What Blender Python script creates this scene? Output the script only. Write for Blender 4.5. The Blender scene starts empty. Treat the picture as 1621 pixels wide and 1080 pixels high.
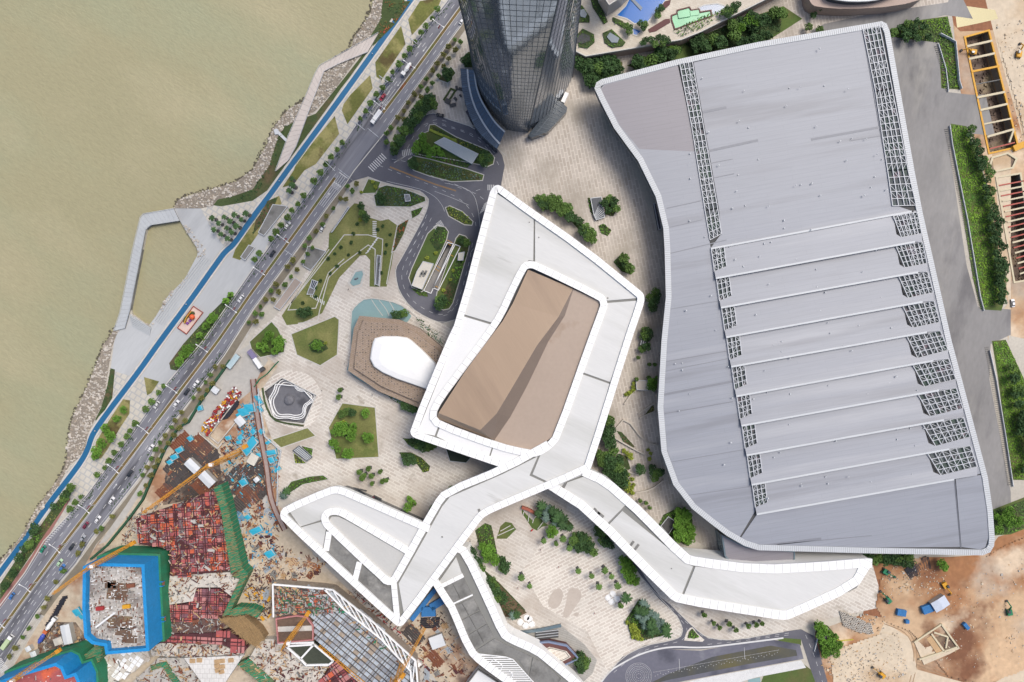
import bpy, bmesh, math, random
from mathutils import Vector, Matrix, noise
from mathutils.geometry import tessellate_polygon
R = math.radians
SC = bpy.context.scene
COL = SC.collection
random.seed(11)
# ---------------------------------------------------------------- camera, sky, sun, exposure
S, H = 0.36, 405.25                      # metres per photo pixel on the ground, height of the drone
cam_d = bpy.data.cameras.new('camera'); cam = bpy.data.objects.new('camera', cam_d); COL.objects.link(cam)
cam_d.sensor_width = 36; cam_d.lens = 36 * H / (1621 * S); cam_d.clip_start = 1; cam_d.clip_end = 6000
cam.location = (0, 0, H); cam.rotation_euler = (0, 0, 0)
SC.camera = cam
W = bpy.data.worlds.new('World'); SC.world = W; W.use_nodes = True
wn = W.node_tree.nodes; wl = W.node_tree.links
sky = wn.new('ShaderNodeTexSky'); sky.sky_type = 'NISHITA'; sky.sun_disc = False
SUN_EL, SUN_AZ = 60, 50                 # degrees; azimuth clockwise from +Y
sky.sun_elevation = R(SUN_EL); sky.sun_rotation = R(SUN_AZ)
sky.air_density = 1.0; sky.dust_density = 4.0; sky.ozone_density = 1.0
wl.new(sky.outputs[0], wn['Background'].inputs[0]); wn['Background'].inputs[1].default_value = 0.12
sun_d = bpy.data.lights.new('sun', 'SUN'); sun = bpy.data.objects.new('sun', sun_d); COL.objects.link(sun)
sun_d.energy = 1.6; sun_d.angle = R(24); sun_d.color = (1, 0.955, 0.89)
sd = Vector((math.sin(R(SUN_AZ)) * math.cos(R(SUN_EL)), math.cos(R(SUN_AZ)) * math.cos(R(SUN_EL)), math.sin(R(SUN_EL))))
sun.rotation_euler = sd.to_track_quat('Z', 'Y').to_euler(); sun.location = (0, 0, 300)
SC.view_settings.view_transform = 'Standard'; SC.view_settings.look = 'None'
SC.view_settings.exposure = 0.5; SC.view_settings.gamma = 1; SC.view_settings.use_curve_mapping = False
# ---------------------------------------------------------------- helpers
def P(px, py, z=0.0):
    k = (H - z) / H * S
    return Vector(((px - 810.5) * k, (540 - py) * k, z))
def Q(s, z=0.0):                          # 'x,y x,y ...' in photo pixels -> world points at height z
    return [P(*map(float, t.split(',')), z) for t in s.split()]
def pix(s): return [tuple(map(float, t.split(','))) for t in s.split()]
def lin(h, f=0.72):
    o = []
    for i in (0, 2, 4):
        v = int(h[i:i + 2], 16) / 255
        o.append((v / 12.92 if v <= 0.04045 else ((v + 0.055) / 1.055) ** 2.4) * f)
    return (*o, 1)
def chaikin(pts, n=2, closed=True):
    for _ in range(n):
        out = []; m = len(pts)
        for i in range(m if closed else m - 1):
            a, b = pts[i], pts[(i + 1) % m]
            out += [a * .75 + b * .25, a * .25 + b * .75]
        if not closed: out = [pts[0]] + out + [pts[-1]]
        pts = out
    return pts
def resample(pts, step, closed=False):
    pts = [p.copy() for p in pts]
    if closed: pts.append(pts[0].copy())
    out = [pts[0].copy()]; d = 0.0
    for a, b in zip(pts, pts[1:]):
        L = (b - a).length; t = step - d
        while t < L:
            out.append(a + (b - a) * (t / L)); t += step
        d = L - (t - step)
    return out
def inside(x, y, poly):
    c = False; n = len(poly); j = n - 1
    for i in range(n):
        xi, yi, xj, yj = poly[i][0], poly[i][1], poly[j][0], poly[j][1]
        if (yi > y) != (yj > y) and x < (xj - xi) * (y - yi) / (yj - yi + 1e-12) + xi: c = not c
        j = i
    return c
def area2(p): return sum(p[i][0] * p[(i + 1) % len(p)][1] - p[(i + 1) % len(p)][0] * p[i][1] for i in range(len(p)))
def ccw(p): return list(p) if area2(p) > 0 else list(reversed(p))
def scatter(poly, n, rnd=random):
    xs = [p[0] for p in poly]; ys = [p[1] for p in poly]; out = []; g = 0
    while len(out) < n and g < n * 40:
        g += 1
        x = rnd.uniform(min(xs), max(xs)); y = rnd.uniform(min(ys), max(ys))
        if inside(x, y, poly): out.append((x, y))
    return out
def offset(pts, d, closed=False):         # to the left of travel by d (xy)
    n = len(pts); out = []
    for i in range(n):
        a = pts[i - 1] if (i > 0 or closed) else None
        b = pts[(i + 1) % n] if (i < n - 1 or closed) else None
        p = pts[i]; t1 = (p - a) if a is not None else (b - p); t2 = (b - p) if b is not None else (p - a)
        t1 = Vector((t1.x, t1.y, 0)).normalized(); t2 = Vector((t2.x, t2.y, 0)).normalized()
        n1 = Vector((-t1.y, t1.x, 0)); n2 = Vector((-t2.y, t2.x, 0)); m = n1 + n2
        m = n1 if m.length < 1e-4 else m.normalized()
        out.append(p + m * (d / max(0.5, m.dot(n1))))
    return out
class MB:
    def __init__(s): s.v = []; s.f = []; s.m = []; s.c = 0
    def add(s, vs, fs):
        b = len(s.v); s.v += [tuple(v) for v in vs]; s.f += [tuple(i + b for i in f) for f in fs]; s.m += [s.c] * len(fs); return s
    def quad(s, a, b, c, d): return s.add([a, b, c, d], [(0, 1, 2, 3)])
    def poly(s, pts, z=None, holes=()):
        pts = [Vector((p[0], p[1], p[2] if z is None else z)) for p in pts]
        loops = [ccw(pts)] + [[Vector((p[0], p[1], p[2] if z is None else z)) for p in h] for h in holes]
        flat = [p for l in loops for p in l]
        tris = tessellate_polygon(loops); fs = []
        for t in tris:
            a, b, c = (flat[i] for i in t)
            fs.append(t if (b - a).cross(c - a).z > 0 else (t[0], t[2], t[1]))
        return s.add(flat, fs)
    def prism(s, pts, z0, z1, holes=(), bottom=False):
        pts = ccw(pts); s.poly(pts, z1, holes)
        s.wall(pts, z0, z1)
        for h in holes: s.wall(list(reversed(ccw(h))), z0, z1)
        if bottom: s.add([(p[0], p[1], z0) for p in pts], [tuple(reversed(range(len(pts))))])
        return s
    def wall(s, pts, z0, z1, closed=True):
        n = len(pts); vs = [(p[0], p[1], z0) for p in pts] + [(p[0], p[1], z1) for p in pts]
        return s.add(vs, [(i, (i + 1) % n, n + (i + 1) % n, n + i) for i in range(n if closed else n - 1)])
    def strip(s, pts, w, z0, z1, closed=False, shift=0.0):   # a kerb or beam of width w along a line
        a = offset(pts, w / 2 + shift, closed); b = offset(pts, -w / 2 + shift, closed); n = len(pts)
        za = [p[2] if z1 is None else z1 for p in pts]; zb = [(p[2] - z0 if z1 is None else z0) for p in pts]
        vs = [(a[i].x, a[i].y, zb[i]) for i in range(n)] + [(a[i].x, a[i].y, za[i]) for i in range(n)] + \
             [(b[i].x, b[i].y, za[i]) for i in range(n)] + [(b[i].x, b[i].y, zb[i]) for i in range(n)]
        fs = []
        for i in range(n if closed else n - 1):
            j = (i + 1) % n
            fs += [(j, i, n + i, n + j), (n + j, n + i, 2 * n + i, 2 * n + j), (2 * n + j, 2 * n + i, 3 * n + i, 3 * n + j)]
        if not closed: fs += [(0, n, 2 * n, 3 * n), (n - 1, 4 * n - 1, 3 * n - 1, 2 * n - 1)]
        return s.add(vs, fs)
    def flat(s, pts, w, z, closed=False, shift=0.0):
        a = offset(pts, w / 2 + shift, closed); b = offset(pts, -w / 2 + shift, closed); n = len(pts)
        vs = [(p.x, p.y, z) for p in a] + [(p.x, p.y, z) for p in b]
        return s.add(vs, [((i + 1) % n, i, n + i, n + (i + 1) % n) for i in range(n if closed else n - 1)])
    def box(s, c, d, rz=0.0, tilt=None):
        x, y, z = d[0] / 2, d[1] / 2, d[2] / 2
        M = Matrix.Rotation(rz, 3, 'Z')
        if tilt: M = M @ Matrix.Rotation(tilt[0], 3, 'X') @ Matrix.Rotation(tilt[1], 3, 'Y')
        vs = [Vector(c) + M @ Vector((a * x, b * y, e * z)) for e in (-1, 1) for a, b in ((-1, -1), (1, -1), (1, 1), (-1, 1))]
        return s.add(vs, [(3, 2, 1, 0), (4, 5, 6, 7), (0, 1, 5, 4), (1, 2, 6, 5), (2, 3, 7, 6), (3, 0, 4, 7)])
    def bar(s, a, b, w, h=None):
        a, b = Vector(a), Vector(b); d = b - a; L = d.length
        if L < 1e-6: return s
        h = h or w; d /= L; u = d.cross(Vector((0, 0, 1)))
        u = Vector((1, 0, 0)) if u.length < 1e-3 else u.normalized(); t = u.cross(d)
        vs = [p + u * (i * w / 2) + t * (j * h / 2) for p in (a, b) for i, j in ((-1, -1), (1, -1), (1, 1), (-1, 1))]
        return s.add(vs, [(0, 1, 2, 3), (7, 6, 5, 4), (1, 0, 4, 5), (2, 1, 5, 6), (3, 2, 6, 7), (0, 3, 7, 4)])
    def tube(s, a, b, r0, r1=None, n=8, caps=True):
        a, b = Vector(a), Vector(b); d = (b - a).normalized(); r1 = r0 if r1 is None else r1
        u = d.cross(Vector((0, 0, 1))); u = Vector((1, 0, 0)) if u.length < 1e-3 else u.normalized(); t = d.cross(u)
        vs = [p + (u * math.cos(2 * math.pi * i / n) + t * math.sin(2 * math.pi * i / n)) * r for p, r in ((a, r0), (b, r1)) for i in range(n)]
        fs = [(i, (i + 1) % n, n + (i + 1) % n, n + i) for i in range(n)]
        if caps: fs += [tuple(reversed(range(n))), tuple(range(n, 2 * n))]
        return s.add(vs, fs)
    def blob(s, c, r, seg=8, rings=5, wob=0.15, rnd=random):
        vs = []; fs = []
        for i in range(rings + 1):
            th = math.pi * i / rings
            for j in range(seg):
                ph = 2 * math.pi * j / seg; w = 1 + rnd.uniform(-wob, wob)
                vs.append((c[0] + r[0] * w * math.sin(th) * math.cos(ph), c[1] + r[1] * w * math.sin(th) * math.sin(ph), c[2] + r[2] * w * math.cos(th)))
        for i in range(rings):
            for j in range(seg): fs.append((i * seg + j, (i + 1) * seg + j, (i + 1) * seg + (j + 1) % seg, i * seg + (j + 1) % seg))
        return s.add(vs, fs)
    def build(s, name, mats, parent=None, label=None, cat=None, group=None, kind=None, smooth=False, recalc=False):
        me = bpy.data.meshes.new(name); me.from_pydata(s.v, [], s.f)
        if not isinstance(mats, (list, tuple)): mats = [mats]
        for m in mats: me.materials.append(m)
        if len(mats) > 1: me.polygons.foreach_set('material_index', s.m)
        if smooth: me.polygons.foreach_set('use_smooth', [True] * len(s.f))
        if recalc:
            bm = bmesh.new(); bm.from_mesh(me); bmesh.ops.recalc_face_normals(bm, faces=bm.faces); bm.to_mesh(me); bm.free()
        me.update()
        o = bpy.data.objects.new(name, me); COL.objects.link(o)
        if parent is not None:
            o.parent = parent; o.matrix_parent_inverse = Matrix.Translation(-Vector(parent.location)) if parent.get('_w') else Matrix.Identity(4)
        tag(o, label, cat, group, kind); return o
def tag(o, label=None, cat=None, group=None, kind=None):
    for k, v in (('label', label), ('category', cat), ('group', group), ('kind', kind)):
        if v: o[k] = v
    return o
def empty(name, loc, label, cat, group=None, rz=0.0, world=False):   # world: its parts are given in world coordinates
    o = bpy.data.objects.new(name, None); o.empty_display_size = 1; COL.objects.link(o)
    o.location = loc; o.rotation_euler = (0, 0, rz); tag(o, label, cat, group)
    if world: o['_w'] = 1
    return o
KIDS = {}
def kids(o):
    return [c for c in bpy.data.objects if c.parent == o]
def copy_tree(o, tree=None, parent=None):
    tree = tree or tree_of(o)
    ob, ch = tree
    c = ob.copy(); COL.objects.link(c)
    if parent is not None: c.parent = parent
    for t in ch: copy_tree(None, t, c)
    return c
def tree_of(o): return (o, [tree_of(c) for c in kids(o)])
def put(tree, first, loc, rz=0.0, sc=1.0, label=None, group=None):
    o = tree[0] if first else copy_tree(None, tree)
    o.location = loc; o.rotation_euler = (0, 0, rz); o.scale = (sc, sc, sc) if not isinstance(sc, tuple) else sc
    if label: o['label'] = label
    if group: o['group'] = group
    return o
def struct(mb, name, m): return mb.build(name, m, kind='structure')
# ---------------------------------------------------------------- materials
MATS = {}
def mat(name, hexc, rough=0.8, var=0.12, scale=0.08, fine=0.08, fscale=1.5, alt=None, altscale=0.05, altpos=0.55, altw=0.12, metal=0.0,
        bump=0.0, bscale=2.0, brick=None, rot=0.0, stretch=None, rand=0.0, spec=0.4, coat=0.0, f=0.72):
    m = bpy.data.materials.new(name); m.use_nodes = True; MATS[name] = m
    nt = m.node_tree; N = nt.nodes; L = nt.links; b = N['Principled BSDF']
    b.inputs['Roughness'].default_value = rough; b.inputs['Metallic'].default_value = metal
    b.inputs['Specular IOR Level'].default_value = spec; b.inputs['Coat Weight'].default_value = coat
    tc = N.new('ShaderNodeTexCoord'); mp = N.new('ShaderNodeMapping'); L.new(tc.outputs['Object'], mp.inputs[0])
    mp.inputs['Rotation'].default_value = (0, 0, R(rot))
    vec = mp.outputs[0]
    def rgb(h):
        n = N.new('ShaderNodeRGB'); n.outputs[0].default_value = lin(h, f); return n.outputs[0]
    def noise_(sc, det=4.0, st=None, ro=0.55):
        n = N.new('ShaderNodeTexNoise'); n.inputs['Scale'].default_value = sc; n.inputs['Detail'].default_value = det; n.inputs['Roughness'].default_value = ro
        if st:
            q = N.new('ShaderNodeMapping'); q.inputs['Scale'].default_value = st; L.new(vec, q.inputs[0]); L.new(q.outputs[0], n.inputs['Vector'])
        else: L.new(vec, n.inputs['Vector'])
        return n.outputs['Fac']
    def mix(fac, a, c, bt='MIX'):
        n = N.new('ShaderNodeMix'); n.data_type = 'RGBA'; n.blend_type = bt
        if isinstance(fac, (int, float)): n.inputs[0].default_value = fac
        else: L.new(fac, n.inputs[0])
        L.new(a, n.inputs[6]); L.new(c, n.inputs[7]); return n.outputs[2]
    def maprange(x, a, c, d, e):
        n = N.new('ShaderNodeMapRange'); L.new(x, n.inputs[0])
        for i, v in enumerate((a, c, d, e)): n.inputs[i + 1].default_value = v
        return n.outputs[0]
    col = rgb(hexc)
    if brick:
        bw, bh, mo, c2, cm = brick
        t = N.new('ShaderNodeTexBrick'); L.new(vec, t.inputs['Vector']); t.inputs['Scale'].default_value = 1
        t.inputs['Brick Width'].default_value = bw; t.inputs['Row Height'].default_value = bh; t.inputs['Mortar Size'].default_value = mo
        t.inputs['Color1'].default_value = lin(hexc, f); t.inputs['Color2'].default_value = lin(c2, f); t.inputs['Mortar'].default_value = lin(cm, f)
        t.inputs['Mortar Smooth'].default_value = 0.3; t.inputs['Bias'].default_value = 0.0
        col = t.outputs['Color']
    if alt:
        alts = alt if isinstance(alt, list) else [(alt, altscale, altpos, altw)]
        for h, sc, ps, wd in alts:
            col = mix(maprange(noise_(sc, 6.0, stretch), ps - wd, ps + wd, 0, 1), col, rgb(h))
    def grey(x, amt):
        r = maprange(x, 0.25, 0.75, 1 - amt, 1 + amt)
        n = N.new('ShaderNodeCombineColor')
        for i in range(3): L.new(r, n.inputs[i])
        return n.outputs[0]
    if var: col = mix(1.0, col, grey(noise_(scale, 4.0, stretch), var), 'MULTIPLY')
    if fine: col = mix(1.0, col, grey(noise_(fscale, 3.0, stretch), fine), 'MULTIPLY')
    if rand:
        oi = N.new('ShaderNodeObjectInfo'); r = maprange(oi.outputs['Random'], 0, 1, 1 - rand, 1 + rand)
        n = N.new('ShaderNodeCombineColor'); [L.new(r, n.inputs[i]) for i in range(3)]
        col = mix(1.0, col, n.outputs[0], 'MULTIPLY')
    L.new(col, b.inputs['Base Color'])
    if bump:
        bn = N.new('ShaderNodeBump'); bn.inputs['Strength'].default_value = bump; bn.inputs['Distance'].default_value = 0.3
        L.new(noise_(bscale, 4.0, stretch), bn.inputs['Height']); L.new(bn.outputs[0], b.inputs['Normal'])
    return m
def plain(name, hexc, rough=0.6, **k): return mat(name, hexc, rough, var=k.pop('var', 0.05), scale=0.5, fine=k.pop('fine', 0.03), **k)
# ---------------------------------------------------------------- ground materials
m_base = mat('base_ground', 'cdc6b8', 0.9, 0.14, 0.03, 0.1, 0.8)
m_water = mat('river_water', 'b6af89', 0.35, 0.05, 0.012, 0.06, 0.55, alt=[('adb08e', 0.012, 0.58, 0.12), ('bfb691', 0.02, 0.6, 0.1)], bump=0.8, bscale=0.8, rot=33, stretch=(0.5, 1.0, 1.0), f=0.66, spec=0.5)
m_prom = mat('promenade_concrete', 'c6c8c8', 0.85, 0.07, 0.05, 0.05, 0.9, rot=36, stretch=(1, 0.15, 1), alt=[('b4b6b7', 0.06, 0.62, 0.08)])
m_pave = mat('riverside_paving', 'd8d2c4', 0.85, 0.07, 0.08, 0.05, 1.2, rot=32, brick=(3.4, 3.4, 0.42, 'd0c9bb', 'bdbcb8'))
m_pave2 = mat('footway_paving', 'd2cdc3', 0.85, 0.10, 0.08, 0.07, 1.1, rot=-54, brick=(2.4, 1.1, 0.05, 'c4bdb1', 'b3ada2'))
m_path = mat('cycle_path_blue', '226a96', 0.6, 0.06, 0.1, 0.04, 1.0, f=0.74)
m_road = mat('road_asphalt', '86878f', 0.85, 0.12, 0.12, 0.06, 2.0, rot=-55, stretch=(0.07, 0.9, 1), alt=[('626268', 0.16, 0.57, 0.06), ('9b9ca2', 0.2, 0.62, 0.06)])
m_dark = mat('service_asphalt', '6a6a72', 0.85, 0.09, 0.06, 0.06, 1.3, alt=[('7b7b82', 0.03, 0.58, 0.08)])
m_yard = mat('yard_asphalt', '989694', 0.9, 0.16, 0.04, 0.08, 0.6, rot=10, stretch=(1, 0.35, 1), alt=[('a8a59f', 0.035, 0.60, 0.07), ('7f7d7d', 0.05, 0.6, 0.06)])
PB = dict(rough=0.85, var=0.10, scale=0.05, fine=0.06, fscale=1.6)
m_plaza = mat('plaza_paving', 'cfc5b9', rot=28, brick=(4.4, 1.75, 0.30, 'e2dbd0', 'ebe5da'), alt=[('c3b7a9', 0.03, 0.56, 0.1), ('b9b0a2', 0.09, 0.66, 0.05)], **PB)
m_plaza2 = mat('court_paving', 'd3c9bd', rot=78, brick=(5.2, 1.9, 0.26, 'c2b7aa', 'e2d9cc'), alt=[('b3aa9c', 0.035, 0.58, 0.09), ('a8aa9e', 0.02, 0.66, 0.06)], **PB)
m_plaza3 = mat('cream_paving', 'd2c6b9', rot=-27, brick=(4.6, 1.75, 0.34, 'e4dccf', 'efe8dc'), **PB)
m_lawn = mat('lawn_grass', '83854f', 0.95, 0.2, 0.07, 0.2, 1.1, alt=[('6d7a40', 0.04, 0.55, 0.1), ('97915c', 0.07, 0.62, 0.08)])
m_lawn2 = mat('green_lawn', '5c7038', 0.95, 0.2, 0.06, 0.16, 0.9, alt=[('6f6a42', 0.05, 0.6, 0.09)])
m_bed = mat('planted_bed', '4b5a34', 0.95, 0.2, 0.08, 0.2, 0.8, alt=[('6a5c42', 0.06, 0.6, 0.07)])
m_weed = mat('dry_weeds', '9c9560', 0.95, 0.2, 0.06, 0.2, 0.9, alt=[('74773f', 0.07, 0.52, 0.05), ('655a38', 0.09, 0.6, 0.04)])
m_site = mat('site_dirt', 'd3c3ab', 0.95, 0.14, 0.03, 0.14, 0.5, alt=[('a98062', 0.03, 0.56, 0.06), ('7d6a60', 0.045, 0.62, 0.04), ('e0d3c0', 0.05, 0.62, 0.06)])
m_sitegrey = mat('site_concrete', 'c9c5bd', 0.95, 0.14, 0.04, 0.1, 0.5, alt=[('aca6a0', 0.04, 0.58, 0.1)])
m_earth = mat('bare_earth', 'd6b692', 0.95, 0.12, 0.02, 0.13, 0.35, alt=[('ad7c56', 0.014, 0.51, 0.05), ('875d44', 0.022, 0.59, 0.05), ('e4cdb0', 0.03, 0.6, 0.06), ('c8b8a4', 0.018, 0.62, 0.06)], bump=0.6, bscale=0.25)
m_sand = mat('sandy_track', 'e3d2b8', 0.95, 0.10, 0.03, 0.10, 0.4, alt=[('c9ae8c', 0.03, 0.58, 0.08)], bump=0.4, bscale=0.3)
m_mark = plain('marking_paint', 'e6e6e4', 0.7)
m_markw = mat('worn_marking', 'c9c9c9', 0.8, 0.2, 0.3, 0.1, 2)
m_yellow = plain('yellow_marking', 'd8a13c', 0.7)
m_kerb = mat('kerb_stone', 'd8d5cd', 0.85, 0.08, 0.3, 0.05, 2)
m_white = mat('white_metal_panel', 'f4f4f2', 0.45, 0.02, 0.05, 0.02, 0.8, f=0.84)
m_rockb = mat('rock_bed', '9a9082', 0.95, 0.25, 0.5, 0.25, 1.5)
m_rock = mat('revetment_rock', 'd6cec2', 0.95, 0.25, 0.35, 0.15, 1.5, alt=[('a1927f', 0.25, 0.58, 0.1)])
m_soil = mat('median_soil', '7d6a45', 0.95, 0.2, 0.12, 0.16, 1.0, alt=[('6a6a3c', 0.08, 0.55, 0.06), ('94402e', 0.05, 0.64, 0.04)])
def ground(name, s, lev, m, holes=(), smooth=0):
    p = Q(s)
    if smooth: p = chaikin(p, smooth)
    mb = MB(); mb.poly(p, 0.02 * lev, [Q(h) for h in holes]); return struct(mb, name, m)
# ---------------------------------------------------------------- river and land
SHORE = ("1900,-2400 900,-600 640,-150 610,-60 600,-30 592,0 587,20 572,45 560,60 556,75 536,92 520,104 507,124 494,142 482,160 468,167 455,175 445,187 435,200 "
         "428,215 422,230 407,257 400,270 388,279 375,287 355,294 335,300 318,304 300,309 282,317 275,330")
SHORE2 = "184,518 172,537 165,545 160,562 152,580 146,595 140,610 130,632 120,652 114,670 110,690 108,710 107,730 100,750 90,765 75,786 60,805 32,857 0,892 -60,970 -500,1500 -1500,2600"
PIER = "229,339 224,345 212,395 192,495 184,518"
BASIN = "285,350 262,353 240,357 233,362 231,370 226,395 207,490 209,497 235,516 240,512 246,502 265,470 292,442 312,405 313,398 310,390 303,378 297,370"
PITR = "1523,46 1563,40 1572,46 1612,205 1606,225 1560,235 1545,150 1526,60"
STAR = "419,620 447,599 500,626 481,670 434,665"
RAMPL = "709,385 717,387 682,464 672,460"
RAMPR = "721,388 728,391 694,459 687,456"
PITS = "1470,1017 1497,992 1519,1026 1488,1041"
PITB = "1450,1016 1492,988 1524,1030 1462,1056"
HOLES = [BASIN, STAR, RAMPL, RAMPR, "1545,150 1572,140 1600,214 1558,222", "1520,52 1562,44 1571,80 1528,95", "1528,98 1572,84 1598,204 1556,214"]
TRENCH = "1528,60 1564,50 1610,232 1566,242"
TR2 = "1578,282 1614,276 1640,440 1606,446"
land = MB(); lp = Q(SHORE + ' ' + PIER + ' ' + SHORE2 + ' 5000,3200 5000,-2400')
land.prism(lp, -5, 0, [Q(h) for h in (BASIN, STAR, RAMPL, RAMPR, TRENCH, TR2)])
struct(land, 'ground', m_base)
wt = MB(); wt.poly(Q('1960,-2450 940,-600 700,-200 640,0 600,100 520,200 460,280 345,345 330,420 260,530 200,560 170,680 140,740 60,870 -60,1000 -500,1560 -1500,2700 -6500,2700 -6500,-2450'), -1.6); struct(wt, 'river', m_water)
bed = MB(); bed.poly([Vector((x, y, 0)) for x, y in ((-2600, -2600), (2600, -2600), (2600, 2600), (-2600, 2600))], -9); struct(bed, 'river_bed', m_base)
# ---------------------------------------------------------------- promenade side
ground('promenade', "275,330 330,322 345,314 400,300 437,268 440,300 470,330 410,420 330,540 262,612 175,586 182,530 184,518 207,497 235,516 246,502 265,470 292,442 312,405 313,398 310,390 297,370 285,350", 1, m_prom)
ground('riverside_paving', "640,-40 700,-40 720,0 662,62 572,187 515,270 456,350 400,427 322,540 265,607 207,690 137,785 105,812 70,857 40,907 0,960 -60,1040 -60,975 0,900 38,850 68,806 96,766 112,737 126,724 137,710 142,686 151,664 163,640 172,610 175,586 262,612 330,540 410,420 440,345 425,290 440,262 500,195 560,110 610,50", 2, m_pave)
ground('plaza_corner', "345,316 400,300 440,280 428,310 400,343 372,386 357,394 336,364 318,330", 3, m_pave)
ground('green_bank', "606,0 645,-40 655,0 626,38 590,75 586,82 540,140 505,192 480,230 458,262 440,290 400,318 350,327 337,325 345,316 372,310 400,299 425,262 440,217 450,200 472,191 500,180 540,130 576,84 585,60 602,32", 4, m_bed)
ground('green_bank', "175,583 182,585 180,605 176,640 165,652 152,668 151,664 163,640 170,610", 4, m_bed)
pathc = chaikin(Q("690,-54 650,0 590,85 520,182 455,270 425,312 400,344 370,388 357,398 345,414 300,478 255,538 220,588 175,647 152,679 144,694 139,712 125,737 70,807 37,857 0,907 -60,990"), 2, False)
mb = MB(); mb.flat(pathc, 5.4, 0.105); struct(mb, 'cycle_path_border', m_pave2)
mb = MB(); mb.flat(pathc, 3.0, 0.125); struct(mb, 'cycle_path', m_path)
mb = MB(); mb.flat(pathc, 0.25, 0.125, shift=2.0); mb.flat(pathc, 0.25, 0.125, shift=-2.0); struct(mb, 'path_edge_line', m_mark)
for s, m in (("665,2 700,-4 694,10 652,56 646,31", m_weed), ("635,41 642,70 604,127 596,122 594,99", m_weed), ("586,119 590,140 550,197 541,175 544,165 555,150", m_weed),
             ("530,184 537,212 500,260 482,270 465,292 447,297 455,285 465,270 470,255", m_weed),
             ("442,310 446,322 412,366 380,412 368,408 372,396 400,352 425,318", m_weed), ("366,464 370,470 330,530 318,548 282,587 270,585 268,575 290,545 330,500", m_bed),
             ("228,597 252,604 240,622 233,626", m_weed), ("195,632 206,634 205,655 190,678 170,712 160,726 148,725 152,700 158,690 175,662", m_weed),
             ("120,768 112,782 100,808 75,842 45,885 18,925 0,950 0,925 30,880 60,838 90,795 108,772", m_bed)):
    ground('lawn_bed', s, 6, m)
ground('verge', "104,786 112,790 64,870 20,935 0,962 0,950 50,880", 7, mat('red_paving', 'a5766d', 0.9))
# ---------------------------------------------------------------- the river road
RL = pix("800,-125 710,0 662,62 572,187 515,270 456,350 400,427 322,540 265,607 207,690 137,785 105,820 70,857 40,907 0,960 -80,1065")
RM = pix("820,-115 735,5 652,118 581,212 540,268 482,349 400,461 345,540 252,662 150,797 107,853 60,917 32,955 0,1000 -80,1110")
RR = pix("850,-112 760,0 715,60 650,150 607,212 560,270 547,290 520,325 470,395 400,490 355,562 300,635 250,700 225,750 177,812 145,852 120,892 80,938 57,970 0,1062 -80,1165")
ground('river_road', ' '.join('%g,%g' % p for p in RL + RR[::-1]), 5, m_road)
DX, DY = 0.588, -0.809
def lat(poly):
    tab = sorted((x * DX + y * DY, x * 0.809 + y * 0.588) for x, y in poly)
    def g(t):
        for (a, b), (c, d) in zip(tab, tab[1:]):
            if t <= c: return b + (d - b) * (t - a) / (c - a + 1e-9)
        return tab[-1][1]
    return g
gL, gM, gR = lat(RL), lat(RM), lat(RR)
def rp(t, u):                              # u -1 left kerb .. 0 median .. 1 right kerb ; t along the road, photo px
    m = gM(t); n = m + (gL(t) - m) * -u if u < 0 else m + (gR(t) - m) * u
    return P(t * DX + n * 0.809, t * DY + n * 0.588)
T0, T1 = -840, 480
mk = MB(); zm = 0.135
def rline(u, a, b, w=0.18, dash=None, step=6.0):
    t = a
    if dash:
        while t < b:
            mk.flat([rp(t, u), rp(t + dash[0], u)], w, zm); t += dash[0] + dash[1]
    else:
        pts = []
        while t <= b: pts.append(rp(t, u)); t += step
        mk.flat(pts, w, zm)
XA, XB = 95, 200                           # the junction
for a, b in ((T0, XA), (XB, T1)):
    for u in (-0.90, -0.13, 0.13, 0.90): rline(u, a, b, 0.16)
rline(-0.5, T0, XA, 0.22, (8, 11)); rline(-0.5, XB, T1, 0.22, (8, 11)); rline(0.5, XB, T1, 0.22, (8, 11)); rline(0.5, T0, 30, 0.22, (8, 11))
for u in (0.3, 0.5, 0.7): rline(u, 35, XA, 0.2)
for u in (-0.3, -0.55, -0.75): rline(u, XB, XB + 55, 0.2)
for u in (0.32, 0.66): rline(u, T0, -620, 0.2, (7, 9))
for t in (XA, XB): mk.flat([rp(t, 0.03 if t == XA else -0.95), rp(t, 0.93 if t == XA else -0.05)], 0.4, zm)
for t, u in ((70, 0.2), (70, 0.4), (70, 0.6), (70, 0.8), (50, 0.4), (225, -0.2), (225, -0.42), (225, -0.65), (225, -.85), (330, -0.7), (330, -0.3), (262, -0.3), (262, -0.7), (-520, 0.3), (-520, 0.7), (-560, -0.3)):
    mk.flat([rp(t, u), rp(t + 7, u)], 0.25, zm); c = rp(t + 7, u) if u > 0 else rp(t, u); d = rp(t + (10 if u > 0 else -3), u)
    n = (d - c).cross(Vector((0, 0, 1))).normalized() * 0.5; mk.add([(c + n) + Vector((0, 0, zm)), (c - n) + Vector((0, 0, zm)), d + Vector((0, 0, zm))], [(0, 1, 2)] if (c - n - c - n).cross(d - c - n).z > 0 else [(0, 2, 1)])
t = -672                                    # hatching by the exit lane
while t < -560:
    mk.flat([rp(t, -0.98), rp(t + 2, -0.80)], 0.35, zm); t += 4.2
def zebra(a, b, w, n, lw=0.5):             # bars across the line a-b
    a, b = P(*a), P(*b); d = (b - a).normalized(); q = Vector((-d.y, d.x, 0)) * w / 2
    for i in range(n):
        c = a + (b - a) * ((i + .5) / n); mk.flat([c - q, c + q], lw, zm)
zebra((586, 269), (609, 246), 4.2, 9, .45); zebra((636, 243), (653, 240), 3.6, 6, .4); zebra((771, 297), (783, 297), 3.2, 4, .4)
zebra((8, 1062), (-4, 1045), 5, 8)
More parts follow.
